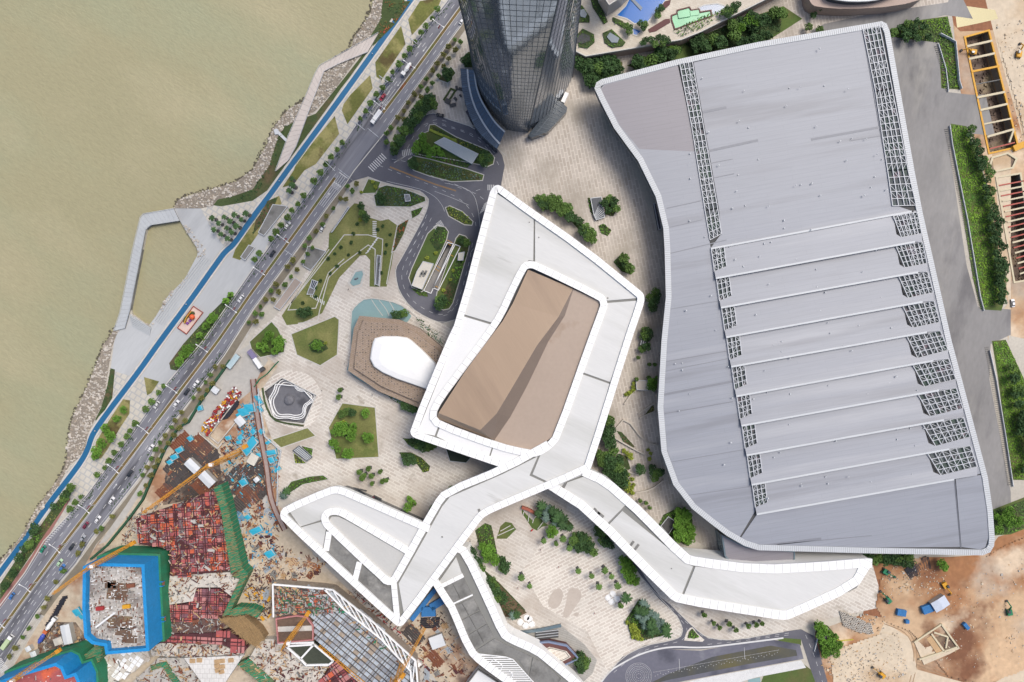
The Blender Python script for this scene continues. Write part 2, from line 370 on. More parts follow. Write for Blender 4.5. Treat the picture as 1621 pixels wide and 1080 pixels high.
# ---------------------------------------------------------------- service roads east of the junction
ground('footway', ' '.join('%g,%g' % p for p in RR[1:]) + ' -80,1200 0,1085 60,990 84,955 130,900 156,858 192,815 240,752 268,705 316,640 372,566 416,494 484,400 536,328 566,286 612,222 664,152 728,64 772,0 860,-112', 2, m_pave2)
ground('grass_verge', "757,0 712,64 662,134 634,174 604,216 607,221 616,214 641,180 669,142 722,68 768,2", 3, mat('verge_soil', '8f8675', 0.95, 0.15, 0.2, 0.1, 1.5))
ground('grass_verge', "548,290 522,325 474,393 404,488 356,563 302,637 252,703 229,752 180,814 122,893 84,940 62,972 70,975 92,945 132,900 152,862 190,818 238,756 262,708 312,642 366,568 412,494 482,400 530,330 553,294", 3, MATS['verge_soil'])
ground('service_road', "607,212 613,218 622,232 628,240 637,225 650,207 662,190 675,181 690,179 700,186 757,204 786,234 795,246 799,262 792,300 790,400 725,505 700,512 675,503 650,487 632,462 627,442 626,425 635,410 667,352 677,330 679,315 665,302 612,291 582,280 575,282 560,286 545,296 560,270 580,240", 5.6, m_dark, [RAMPL, RAMPR])
LANE = MB()
def dashes(s, dash=2.6, gap=3.2, w=0.16, z=0.135, smooth=2):
    pts = resample(chaikin(Q(s), smooth, False), 0.5); k = int(dash / .5); g = int(gap / .5); i = 0
    while i + k < len(pts):
        mk.flat(pts[i:i + k + 1:k], w, z); i += k + g
def wline(s, w=0.16, smooth=2, target=None, m=None): (target or mk).flat(chaikin(Q(s), smooth, False), w, 0.135)
dashes("605,250 640,255 660,262 720,292 765,312 775,330 760,380 745,400"); dashes("600,262 650,282 690,296 735,318 752,345 755,370")
dashes("645,235 660,205 680,192 700,198 750,214 780,244 790,262"); dashes("650,240 664,214 684,186 720,196"); dashes("672,352 652,395 636,425 636,450 650,475 680,495 705,500 725,480")
dashes("683,345 660,395 643,430 644,448"); dashes("676,340 656,386 640,414"); dashes("700,196 760,216 785,245", 2.2, 3.6)
dashes("748,385 742,420 728,470 712,500 690,500"); dashes("760,300 745,305 700,286 660,268")
wline("612,287 660,298 672,302 690,312 700,325 704,335"); wline("704,290 730,295 750,306 757,330 760,360"); wline("688,303 720,315 742,325")
yl = MB()
for k in (0, 0.45): yl.flat([p + Vector((0, k, 0)) for p in Q("617,265 655,280 690,293 722,303")], 0.18, 0.135)
for a, b in (((708, 380), (716, 385)), ((706, 384), (714, 389)), ((690, 420), (698, 425)), ((688, 425), (696, 430)), ((689, 453), (698, 457)), ((710, 402), (718, 406))): yl.flat([P(*a), P(*b)], 0.3, 0.14)
struct(yl, 'yellow_road_marking', m_yellow)
for c, d in (((628, 252), (640, 246)), ((770, 318), (762, 335)), ((694, 349), (700, 358)), ((690, 354), (696, 361))):
    for i in range(6):
        f = i / 6; a = P(c[0] + (d[0] - c[0]) * f - 4, c[1] + (d[1] - c[1]) * f + 6); b = P(c[0] + (d[0] - c[0]) * f + 4, c[1] + (d[1] - c[1]) * f); mk.flat([a, b], 0.28, zm)
# south access road and ramp
ground('access_road', "995,868 1008,890 1022,915 1045,945 1062,958 1080,975 1100,995 1120,1010 1160,1014 1240,1000 1268,996 1290,1008 1310,1080 1330,1120 1306,1120 1285,1065 1268,1012 1240,1010 1160,1022 1110,1028 1062,1028 1020,1042 985,1062 965,1090 950,1120 930,1120 955,1075 985,1040 1020,1022 1062,1014 1078,1008 1081,995 1072,975 1045,950 1020,920 1000,893", 5.6, m_dark, ["1083,1014 1086,1002 1092,994 1096,993 1104,1003 1115,1013 1112,1016"])
ground('traffic_island', "1083,1014 1086,1002 1092,994 1096,993 1104,1003 1115,1013 1112,1016", 6, m_plaza3)
ground('lawn_bed', "1088,1010 1090,1001 1095,995 1100,1000 1107,1008 1100,1011", 7, m_bed)
dashes("1045,950 1064,968 1088,992 1088,1005 1078,1016 1040,1022 1005,1036 970,1066"); dashes("1062,962 1098,996 1122,1014 1180,1012 1250,1002"); dashes("1275,1005 1290,1040 1305,1090"); dashes("1120,1020 1180,1014 1250,1005")
wline("948,1085 965,1062 985,1050 1015,1034 1060,1023 1110,1026 1160,1020 1240,1010", 0.9)
# ---------------------------------------------------------------- plazas and lawns
ground('plaza', "560,321 584,283 612,292 664,303 678,316 676,330 666,352 634,411 625,426 626,442 631,463 650,488 675,504 700,512 760,540 900,620 900,760 760,860 600,840 440,786 440,720 415,650 412,620 440,580 398,545 404,522 432,505 456,478 500,405 520,372", 3, m_plaza, [STAR])
ground('plaza', "736,70 800,60 930,0 1000,-60 1500,-60 1520,8 1400,52 1100,120 1000,260 1060,420 1060,620 1080,800 1180,900 1000,800 930,760 860,560 790,300 800,240 757,203 700,184 690,178 664,190 700,120", 3, m_plaza2)
ground('plaza', "680,880 760,760 930,760 1000,800 1100,900 1250,960 1380,890 1400,960 1290,985 1262,996 1160,1013 1120,1009 1100,994 1062,957 1045,944 1022,914 995,868 1000,893 1020,920 1045,950 1072,975 1081,995 1078,1007 1060,1013 1020,1021 985,1039 955,1074 930,1120 840,1120 760,1000", 3.4, m_plaza)
ground('plaza', "870,840 930,800 1000,860 1060,950 1085,980 1050,1014 1010,1022 960,1060 930,1000 860,960 826,905 850,870", 3.6, m_plaza3)
ring = MB(); ring.poly(chaikin(Q("456,584 490,592 508,615 512,640 500,668 480,682 440,672 416,650 414,620 428,596"), 2), 0.09, [Q(STAR)]); struct(ring, 'fountain_surround', m_plaza3)
ground('lawn', "561,322 575,324 578,342 602,350 615,347 629,357 620,420 612,454 585,454 586,412 579,404 570,405 537,440 510,496 486,508 472,513 454,515 446,500 461,478 520,392 521,370 541,342", 4.4, m_lawn)
wl_ = MB()
for s in ("461,480 545,372 583,372 606,379 604,420 601,454", "472,512 503,508 506,492 520,440 540,420 583,388 594,395 593,452", "629,357 612,450", "521,395 461,480 456,491 500,488 520,432 545,410", "446,495 461,478"):
    wl_.strip(Q(s), 0.5, 0.0, 0.16)
struct(wl_, 'lawn_edging', m_kerb)
for k in range(16):                        # stepping slabs across the lawn
    a = P(593, 351 + k * 2.9) if k < 9 else P(597 - (k - 9) * 2.6, 378 + (k - 9) * 3.6)
    mk.box((a.x, a.y, 0.12), (2.3, 0.55, 0.1), R(0 if k < 9 else 35))
for k in range(9): a = P(492 + k * 2.6, 467 + k * 1.6); mk.box((a.x, a.y, 0.12), (0.5, 2.2, 0.1), R(-10))
for s, m in (("572,307 583,283 603,288 596,306", m_lawn2), ("592,311 600,297 612,293 640,299 673,312 674,319 650,328 595,327", m_lawn2), ("652,345 650,334 671,327 664,340 650,348", m_lawn2),
             ("629,357 648,346 640,370 626,397 620,400", m_lawn), ("395,541 430,509 440,520 452,545 450,558 412,566 398,552", m_lawn2), ("461,529 530,501 537,506 534,562 507,579 470,562", m_lawn),
             ("542,638 594,645 600,724 532,727 520,677", m_lawn), ("430,696 487,677 500,690 445,709", m_lawn), ("476,705 496,710 494,725 486,720", m_lawn2), ("464,716 470,720 486,734 467,734", m_lawn2),
             ("446,782 461,762 490,754 512,752 521,759 480,767 451,786", m_lawn2),
             ("655,242 655,230 668,212 678,208 680,198 688,197 722,217 775,239 783,250 781,260 772,264 745,258 700,250 668,246", m_lawn2), ("646,262 647,252 655,247 680,252 740,268 766,277 764,286 715,288 680,279 655,270", m_lawn2),
             ("705,329 712,326 732,335 749,351 747,357 735,356 710,342", m_lawn2), ("692,356 705,360 710,367 707,380 672,458 668,462 652,455 647,440 652,425 677,370", m_lawn2),
             ("722,377 727,371 737,374 744,382 742,395 717,480 711,489 702,491 692,487 689,480 692,462", m_lawn2), ("692,126 714,105 722,116 709,132", m_bed), ("732,95 740,82 752,80 752,108 735,108", m_bed)):
    ground('lawn', s, 6.6, m)
    kb = MB(); kb.strip(Q(s), 0.45, 0.0, 0.26, closed=True); struct(kb, 'kerb', m_kerb)
for s, z in (("670,180 662,190 650,207 637,225 628,242 620,245 616,238 640,205 662,165 672,150 690,150 688,172", 3.5), ("920,100 945,92 985,98 985,110 950,140 938,135 925,120", 4.6), ("992,104 1080,70 1150,40 1240,10 1270,30 1220,62 1100,92 1070,104 1010,110", 4.6), ("1400,52 1440,34 1500,26 1515,90 1520,142 1490,140 1486,68 1420,58", 4.6),
             ("1505,196 1530,200 1565,300 1592,470 1585,492 1552,490 1540,440 1508,240", 4.6), ("1570,540 1592,538 1621,600 1640,700 1640,760 1600,760 1580,600", 4.6), ("1568,808 1640,780 1640,830 1600,846 1572,848", 4.6), ("1288,985 1310,990 1335,1020 1325,1042 1300,1036", 4.6), ("1268,998 1250,1004 1225,1010 1240,1018 1268,1022", 4.6),
             ("1210,1066 1268,1048 1286,1062 1300,1120 1190,1120", 4.6)):
    ground('planting_ground', s, z, m_lawn2)
ground('service_yard', "1400,55 1486,68 1492,110 1500,146 1535,150 1560,150 1575,215 1540,212 1505,220 1503,240 1530,420 1548,486 1600,490 1600,530 1568,545 1566,600 1600,780 1600,808 1568,812 1530,640 1440,270", 4, m_yard)
ground('slip_road', "1305,38 1380,22 1500,4 1515,-20 1540,30 1496,24 1440,38 1400,50 1320,62 1280,50", 4, m_yard)
ground('construction_ground', "1520,-60 1900,-60 2400,600 1900,1200 1306,1120 1290,1030 1290,1000 1400,960 1378,890 1560,878 1580,850 1640,830 1640,540 1600,532 1600,490 1592,470 1566,300 1532,196 1520,142 1508,30", 2.4, m_earth, [TRENCH, TR2])
ground('haul_road', "1560,0 1640,-40 1900,60 1900,520 1700,560 1662,440 1632,270 1614,200 1580,80", 3.2, m_sand)
ground('haul_road', "1570,240 1600,236 1600,500 1596,540 1588,490 1596,480", 3.2, m_sand)
ground('haul_road', "1400,985 1440,1010 1452,1060 1560,1090 1640,1040 1640,1120 1320,1120 1322,1046 1380,1030", 3.2, m_sand)
ground('construction_site', "404,545 440,580 412,620 414,650 440,722 440,800 520,860 630,1000 690,925 800,1080 830,1140 -60,1140 -60,1130 0,1090 60,990 84,955 130,900 156,858 192,815 240,752 268,705 316,640 372,566", 2.8, m_site)
ground('site_road', "372,560 404,540 425,570 412,590 396,620 372,640 330,690 300,700 280,690 236,760 195,825 168,858 156,862 200,800 262,705 320,632", 3.2, m_sitegrey)
ground('site_road', "412,590 402,612 404,640 412,690 424,740 426,790 440,820 470,850 520,890 640,1010 700,1090 660,1090 610,1020 500,905 440,850 418,810 408,745 396,690 396,640 398,612", 3.4, m_sitegrey)
struct(mk, 'road_marking', m_mark)
kb = MB()
for poly, sh in ((RL, .25), (RR, -.25)): kb.strip([P(*p) for p in poly], 0.5, 0.0, 0.24, shift=-sh)
for s in ("628,240 637,225 650,207 662,190 675,181 690,179 700,186 757,204 786,234 800,246", "582,280 612,291 665,302 679,315 677,330 667,352 635,410 626,425 627,442 632,462 650,487 675,503 700,512 725,505", "995,868 1022,915 1062,958 1100,995 1120,1010 1160,1014 1240,1000", "1000,893 1020,920 1072,975 1081,995 1078,1008 1062,1014 1020,1022 985,1040 955,1075"):
    kb.strip(chaikin(Q(s), 1, False), 0.4, 0.0, 0.24)
struct(kb, 'kerb', m_kerb)
md = MB(); kk = MB()
for a, b in ((T0, XA - 5), (XB + 12, T1)):
    c = [rp(t, 0) for t in range(int(a), int(b), 12)]
    md.strip(c, 1.5, 0.0, 0.3); kk.strip(c, 0.25, 0, 0.34, shift=0.88); kk.strip(c, 0.25, 0, 0.34, shift=-0.88)
struct(md, 'median_strip', m_soil); struct(kk, 'median_kerb', m_kerb)

# rough worked earth on the eastern site
def rough(s_, step, amp, name, m, z0=.06, fr=.09):
    p = Q(s_); xy = [(v.x, v.y) for v in p]; xs = [v.x for v in p]; ys = [v.y for v in p]; nx = int((max(xs) - min(xs)) / step) + 1; ny = int((max(ys) - min(ys)) / step) + 1; mb = MB(); idx = {}
    for i in range(nx + 1):
        for j in range(ny + 1):
            x = min(xs) + i * step; y = min(ys) + j * step
            if inside(x, y, xy):
                h = noise.fractal((x * fr, y * fr, 1.7), 0.9, 2.1, 4); idx[i, j] = len(mb.v); mb.v.append((x, y, z0 + amp * max(0, .45 + h * .6)))
    for (i, j), a in idx.items():
        q = (a, idx.get((i + 1, j)), idx.get((i + 1, j + 1)), idx.get((i, j + 1)))
        if None not in q: mb.f.append(q); mb.m.append(0)
    mb.build(name, m, kind='structure', smooth=True)
rough("1400,893 1440,882 1560,880 1590,862 1640,840 1680,1040 1560,1084 1500,1072 1440,1000 1400,985 1384,960 1392,920", .8, .9, 'worked_earth', m_earth)
rough("1312,1030 1400,1000 1440,1012 1452,1064 1400,1100 1320,1100", .8, .6, 'worked_earth', m_sand)
rough("1576,60 1640,40 1660,300 1636,260", .9, .5, 'worked_earth', m_sand, .08)
rough("430,830 445,822 560,940 620,1000 560,950 500,915 440,900 395,905", .8, .5, 'worked_earth', m_site, .08)
tk = MB()
for s_ in ("1400,985 1440,1000 1452,1040 1440,1090", "1440,1000 1500,960 1560,930 1640,900", "1452,1050 1520,1078 1640,1040", "1594,60 1612,160 1632,260"):
    for sh in (-.9, .9): tk.flat(chaikin(Q(s_), 2, False), .5, .075, shift=sh)
struct(tk, 'wheel_track', mat('wheel_rut', 'a98d70', .95, .15, .1, .1, .6))
# ---------------------------------------------------------------- building materials
m_roofw = mat('white_roof_sheet', 'e3e3e0', 0.55, 0.06, 0.05, 0.04, 1.2, rot=25, stretch=(0.12, 1, 1), alt=[('cdcdc8', 0.05, 0.58, 0.08), ('b9b8b2', 0.12, 0.70, 0.04)])
m_roofp = mat('pale_roof_sheet', 'ececea', 0.5, 0.03, 0.05, 0.03, 1.2, alt=[('dcdcd8', 0.08, 0.68, 0.06)], f=0.8)
m_conc = mat('dark_concrete', '8d8c88', 0.9, 0.16, 0.12, 0.12, 0.9, alt=[('6e6d69', 0.12, 0.56, 0.08), ('a3a19b', 0.1, 0.64, 0.08)])
m_gap = plain('dark_grey', '5a5a5a', 0.9); m_memb = plain('roof_membrane', '8f8f8a', .9)  # m_gap: one even dark grey for openings, deck holes, tracks and other dark parts
m_tan = mat('tan_metal_roof', 'b29a82', 0.5, 0.05, 0.05, 0.04, 1.2, rot=60, stretch=(0.1, 1.2, 1), alt=[('a68f79', 0.05, 0.6, 0.05)])
m_tan2 = mat('weathered_tan_roof', 'b9a695', 0.5, 0.05, 0.05, 0.04, 1.0, rot=-27, stretch=(0.5, 0.5, 1), alt=[('a9937f', 0.05, 0.58, 0.02)])
m_dglass = plain('dark_glass', '4a545c', 0.15, spec=0.6)
m_hall = mat('grey_metal_roof', '9ca0a9', 0.45, 0.05, 0.03, 0.05, 1.2, rot=-10, stretch=(0.06, 1.0, 1), alt=[('8e9199', 0.09, 0.60, 0.05), ('a9acb3', 0.05, 0.63, 0.05)], brick=(30.0, 2.3, 0.08, '9b9fa8', '92969e'))
m_halld = mat('brown_grey_metal_roof', '8f8c93', 0.45, 0.05, 0.03, 0.05, 1.2, rot=-10, stretch=(0.06, 1.0, 1), brick=(30.0, 2.3, 0.08, '8e8b92', '858289'))
m_hallj = plain('roof_streak_metal', '888b93', .5); m_fascia = mat('fascia_panel', 'd3d7da', 0.5, 0.04, 0.1, 0.03, 1.0)
m_truss = plain('truss_steel', 'cfd2d6', 0.5)
m_pit = mat('skylight_floor', '5c6264', 0.8, 0.25, 0.25, 0.2, 1.2, alt=[('4d5f55', 0.1, 0.55, 0.06), ('8a7880', 0.15, 0.62, 0.04)])
m_wallg = mat('curtain_glass', '6d7f88', 0.12, 0.06, 0.1, 0.05, 0.8, spec=0.6)
# ---------------------------------------------------------------- ribbon shaped cultural centre
ZR = 25.0
rb = empty('ribbon_building', P(835, 560), 'huge white ribbon building with a ring round a tan folded roof and curling wings', 'building', world=True)
def rpart(mb, name, m, parent=None, label=None, **k):
    o = mb.build(name, m, parent or rb, **k)
    if label: o['label'] = label
    if parent is not None and not parent.get('_w'): o.matrix_parent_inverse = parent.matrix_parent_inverse.inverted() @ Matrix.Translation(-Vector(rb.location)) if False else Matrix.Identity(4)
    return o
def mass(s, top, fas, inset, name, holes=(), flare=None):
    """white overhanging slab with recessed dark glass below"""
    p = Q(s, top); hs = [Q(h, top) for h in holes]
    mb = MB(); mb.prism(p, top - fas, top, hs, bottom=True); rpart(mb, 'white_shell', m_white); mb = MB(); mb.poly(p, top + .03, hs); rpart(mb, 'roof_membrane', m_memb)
    c = ccw(p); q = offset(c, inset, True); mb = MB(); mb.prism(q, 0, top - fas + 0.05, [offset(ccw(h), -inset, True) for h in hs]); rpart(mb, 'glass_wall', m_dglass)
def panel(s, z, m=None, th=0.5, slope=None, par=None):
    mb = MB(); p = Q(s, z); mb.prism(p, z - th, z)
    if slope: mb.v = [(x, y, zz + slope[0] * x + slope[1] * y + slope[2]) for x, y, zz in mb.v]
    return rpart(mb, 'roof_panel', m or m_roofw)
INH = "837,424 846,425 947,474 951,480 950,487 930,540 878,688 866,702 850,712 838,713 790,702 697,668 689,657 700,635 735,588 775,535 798,500 815,462 832,428"
RINGO = "776,306 780,299 784,295 790,294 800,301 832,325 925,390 1010,459 1018,466 1019,474 1017,484 996,545 936,738 930,745 860,745 800,741 662,694 653,690 650,681 705,547 725,505"
mass(RINGO, ZR - .5, 5, 5, 'ring', [INH])
mass("866,703 800,741 706,779 690,800 625,917 628,985 637,990 645,984 757,826 768,813 800,800 930,746 936,738 905,715", ZR - .3, 5, 4, 'arm')
mass("452,802 520,773 535,771 552,777 680,834 690,850 640,985 630,990 624,986 570,937 447,824 445,812", ZR - .7, 5, 4, 'loop')
def rim(s, w, z, closed=False, sm=1, h=1.7, shift=0.0, label=None):
    pts = chaikin(Q(s, z), sm, closed) if sm else Q(s, z)
    if closed: pts = ccw(pts)
    jt = MB(); q = resample(offset(pts, shift, closed), 4.2, closed)
    for a, b in zip(q, q[1:]):
        d = b - a
        if d.length > 1: n_ = Vector((-d.y, d.x, 0)).normalized() * (w * .47); jt.bar(Vector((a.x, a.y, z + .01)) - n_, Vector((a.x, a.y, z + .01)) + n_, .13, .06)
    rpart(jt, 'parapet_joint', m_memb, kind='stuff')
    mb = MB(); mb.strip(pts, w, z - h, z, closed, shift); return rpart(mb, 'parapet', m_white)
rim(RINGO.replace(' 930,745 860,745 800,741', ' 931,744'), 3.4, ZR + 1.0, sm=1, shift=-1.5) if False else None
rim("800,741 662,694 653,690 650,681 705,547 725,505 776,306 780,299 784,295 790,294 800,301 832,325 925,390 1010,459 1018,466 1019,474 1017,484 996,545 936,738 930,746 800,801 768,815 757,827 640,987 631,991 622,984 570,937 447,824 444,813 451,803 520,773 535,771 552,777 681,834", 3.7, ZR + 1.0, shift=-1.4)
rim(INH, 3.7, ZR + 0.9, True, shift=-1.75)
rim("868,703 800,741 706,779 690,800 628,912 622,920 612,920 606,914", 3.9, ZR + 1.15, shift=0.1)
rim("616,921 602,911 520,834 514,824 515,815 523,810 536,810 550,817 654,878", 3.7, ZR + 1.1, shift=0.1)
for a in ("521,842 516,872", "569,890 562,918", "623,921 629,983"): rim(a, 3.0, ZR + 0.6, sm=0)
Z1 = ZR
for s in ("786,306 845,345 844,413 837,412 828,420 806,468 791,494 779,511 735,498", "847,346 922,398 1007,463 1009,472 962,476 956,471 847,415"):
    panel(s, Z1)
panel("734,501 777,514 768,528 728,583 692,636 680,655 684,666 694,674 688,690 661,684", Z1 + .05, m_roofp)
panel("697,675 780,704 772,729 691,691", Z1, m_roofp); panel("782,705 836,721 850,720 856,716 800,738 774,730", Z1, m_roofp)
panel("1010,476 960,480 958,490 921,589 966,605 1005,492", Z1); panel("920,592 965,608 928,737 868,763 843,751 856,719 872,707 884,692", Z1 + .02)
panel("851,723 838,753 864,765 796,795 763,808 752,822 656,956 640,975 631,924 700,802 712,787 797,750", Z1 + .1)
panel("457,808 522,781 536,779 673,840 655,871 550,811 535,805 522,805 513,811 509,823 475,834", Z1); panel("473,836 509,826 516,838 511,868", Z1)
panel("521,824 525,818 535,818 549,824 648,881 630,910 624,914 614,913 606,906 526,834", Z1 - .2, mat('grey_roof_sheet', 'cfcec9', 0.55, 0.05, 0.03, 0.04, 1.0))
panel("525,846 567,885 561,912 521,876", Z1 - .4, m_conc); panel("573,894 609,926 620,931 627,980 567,922", Z1 - .4, m_conc)
# tan folded roof of the auditorium
pp = lambda x, y, z: P(x, y, z - 30 + ZR)
Lb = [pp(836, 427, 29.0), pp(812, 480, 30), pp(796, 508, 31), pp(766, 548, 32.5), pp(735, 590, 33.3), pp(694, 654, 33.5)]
Cr = [pp(907, 457, 29.0), pp(884, 502, 29.8), pp(850, 547, 31.5), pp(810, 615, 33.5), pp(786, 655, 34.5), pp(760, 681, 34.8)]
Va = [pp(908, 458, 28.95), pp(894, 500, 28.7), pp(868, 541, 28.4), pp(835, 610, 28.2), pp(808, 660, 28.2), pp(782, 698, 28.3)]
Rb = [pp(949, 477, 29.1), pp(949, 490, 29.1), pp(930, 543, 29.2), pp(900, 628, 29.4), pp(879, 688, 29.5), pp(843, 715, 29.5)]
def sheet(A, B, n=1):
    mb = MB(); k = len(A); vs = []
    for i in range(k):
        for j in range(n + 1): vs.append(A[i].lerp(B[i], j / n))
    return mb.add(vs, [(i * (n + 1) + j, (i + 1) * (n + 1) + j, (i + 1) * (n + 1) + j + 1, i * (n + 1) + j + 1) for i in range(k - 1) for j in range(n)])
o = rpart(sheet(Lb, Cr, 4), 'folded_roof', m_tan, smooth=False); o['label'] = 'tan upper fold of the auditorium roof'
rpart(sheet(Cr, Va), 'folded_roof', mat('shaded_fold_tan', '85766a', .5, .06, .1, .05, 1), label='steep dark fold down the middle of the tan roof')  # shade of the steep fold put into its colour, darker than the tan sheets
rpart(sheet(Va, Rb, 3), 'folded_roof', m_tan2, label='lower pinkish tan fold of the auditorium roof')
sk = MB(); sk.add([Lb[-1], Cr[-1], Va[-1], pp(691, 662, 29.5)], [(0, 3, 2, 1)]); rpart(sk, 'roof_skirt', m_tan)
sk = MB(); sk.add([*Lb, *[Vector((p.x, p.y, ZR - 2)) for p in Lb]], [(i, i + 6, i + 7, i + 1) for i in range(5)]); rpart(sk, 'roof_skirt', m_tan)
sm_ = MB()
for i in range(1, 26):                     # standing seams on the upper fold
    f = i / 26; a = [Lb[j].lerp(Cr[j], f) + Vector((0, 0, 0.06)) for j in range(6)]
    for u, v in zip(a, a[1:]): sm_.bar(u, v, 0.07, 0.1)
rpart(sm_, 'roof_seam', m_tan, kind='stuff')
fl = MB(); fl.poly(Q(INH, ZR - 2), ZR - 2); rpart(fl, 'valley_floor', m_gap)
# south east wing
ZE = 20.0
SEW = "930,741 962,757 1000,791 1017,806 1088,879 1102,883 1200,896 1300,891 1370,885 1380,887 1380,894 1374,903 1356,931 1252,979 1239,981 1200,975 1075,955 1058,945 930,813 875,778 866,771"
p = Q(SEW, ZE - .5); mb = MB(); mb.prism(p, ZE - 7, ZE - .5, bottom=True); rpart(mb, 'white_shell', m_white); mb = MB(); mb.poly(p, ZE - .47); rpart(mb, 'roof_membrane', m_memb)
mb = MB(); mb.prism(offset(ccw(p), 3.5, True), 0, ZE - 6.9); rpart(mb, 'glass_wall', m_dglass)
mb = MB(); up = Q("1078,868 1088,879 1102,883 1200,896 1300,891 1370,885 1380,887", ZE - .5); lo = [Vector((v.x, v.y + d, 4)) for v, d in zip(up, (0, .2, .8, 2.4, 2.6, 1.2, 0))]
n = len(up); mb.add(up + lo, [(i + 1, i, n + i, n + i + 1) for i in range(n - 1)]); rpart(mb, 'white_wall', m_white, label='tall leaning white wall along the wing beside the grey hall')
rim('926,741 962,757 1000,791 1017,806 1088,879 1102,883 1200,896 1300,891 1368,885 1381,886', 4.8, ZE + 0.6, shift=-2.1)
rim('1380,889 1379,895 1373,904 1356,931 1252,979 1239,981 1200,975 1075,955 1058,945 930,813 875,778 862,769', 4.8, ZE + 0.56, shift=-2.1)
mb = MB(); mb.prism(Q('1364,887 1378,888 1379,893 1370,906 1356,925 1350,920', ZE + .5), ZE - .4, ZE + .57); rpart(mb, 'parapet_tip', m_white)
for s in ("935,751 958,765 991,798 983,807 961,829 930,801 892,776 898,764", "985,809 963,832 1062,931 1079,942 1097,897 1089,893", "1101,897 1082,944 1200,963 1238,969 1250,969 1344,926 1362,896 1300,902 1200,907"): panel(s, ZE)
panel("873,772 890,774 896,763 932,748 926,748", ZE)
for x, y, w, h in ((946, 811, 3.0, 1.4), (950, 816, 4, 2.4), (942, 806, 1.4, 1), (1000, 861, 1.2, 3.6), (1008, 866, 1.2, 3.6), (999, 871, 1.2, 1.4), (893, 768, 1, 3)): vt = MB(); c = P(x, y, ZE); vt.box((c.x, c.y, ZE + .2), (w, h, .4), R(-38)); rpart(vt, 'roof_vent', m_conc)
# south wing
ZS = 17.0
SW_ = "684,921 706,955 712,962 740,1032 760,1052 805,1084 830,1102 930,1102 912,1081 870,1046 850,1030 808,1012 796,1004 772,950 736,872 722,866"
p = Q(SW_, ZS - .5); mb = MB(); mb.prism(p, ZS - 6, ZS - .5, bottom=True); rpart(mb, 'white_shell', m_white); mb = MB(); mb.poly(p, ZS - .47); rpart(mb, 'roof_membrane', m_memb)
mb = MB(); mb.prism(offset(ccw(p), 3, True), 0, ZS - 5.9); rpart(mb, 'glass_wall', m_dglass)
up = Q("722,866 736,872 772,950 796,1004 808,1012 850,1030 870,1046 912,1081 930,1102", ZS - .5); lo = [Vector((v.x + d, v.y + d * .4, 3)) for v, d in zip(up, (0, 2.2, 2.6, 2.4, 2, 1.4, .8, .4, .2))]
mb = MB(); n = len(up); mb.add(up + lo, [(i + 1, i, n + i, n + i + 1) for i in range(n - 1)]); rpart(mb, 'white_wall', m_white, label='leaning white outer wall of the south wing beside the hedge')
rim("686,922 707,955 713,963 741,1031 761,1051 806,1083 830,1100", 4.0, ZS + .6, shift=1.0); rim("722,870 734,875 770,951 794,1005 806,1014 848,1032 868,1048 910,1083 928,1102", 4.4, ZS + .6, shift=1.0)
rim("697,929 733,911", 2.2, ZS + .5, sm=0); rim("711,959 748,942", 0.8, ZS + .4, sm=0)
panel("693,924 722,882 731,908 697,926", ZS)
def bil(A, B, C, D, u, v): return tuple(A[i] * (1 - u) * (1 - v) + B[i] * u * (1 - v) + C[i] * u * v + D[i] * (1 - u) * v for i in (0, 1))
for q4, nu, nv in ((((698, 932), (734, 914), (747, 940), (711, 957)), 2, 1), (((712, 962), (749, 945), (782, 1008), (751, 1029)), 2, 3)):
    for i in range(nu):
        for j in range(nv):
            g = 0.012; c = [bil(*q4, u, v) for u, v in ((i / nu + g, j / nv + g), ((i + 1) / nu - g, j / nv + g), ((i + 1) / nu - g, (j + 1) / nv - g), (i / nu + g, (j + 1) / nv - g))]
            panel(' '.join('%.2f,%.2f' % t for t in c), ZS + 0.01 * ((i + j) % 2), m_conc)
panel("752,1031 783,1011 800,1020 842,1040 836,1068 822,1046 810,1042", ZS, m_conc); panel("844,1041 864,1052 888,1075 880,1088 850,1088 838,1070", ZS + .02, m_conc)
lv = MB(); LVP = pix("748,1034 800,1040 812,1044 850,1086 815,1086")
y = 1034.0
while y < 1086:
    xs = []
    for i in range(5):
        (x0, y0), (x1, y1) = LVP[i], LVP[(i + 1) % 5]
        if (y0 > y) != (y1 > y): xs.append(x0 + (y - y0) * (x1 - x0) / (y1 - y0))
    if len(xs) == 2: lv.bar(P(min(xs), y, ZS), P(max(xs), y, ZS), 0.55, 0.3)
    y += 3.3
rpart(lv, 'louvre_slats', m_white, kind='stuff')
fr = MB(); [fr.bar(P(*a, ZS + .3), P(*b, ZS + .3), .4) for a, b in (((781, 1043), (796, 1054)), ((796, 1054), (788, 1068)), ((788, 1068), (772, 1055)), ((772, 1055), (781, 1043)), ((806, 1062), (812, 1067)), ((812, 1067), (806, 1078)), ((748, 1034), (800, 1040)), ((800, 1040), (812, 1044)), ((812, 1044), (850, 1086)))]; rpart(fr, 'louvre_frame', m_white)
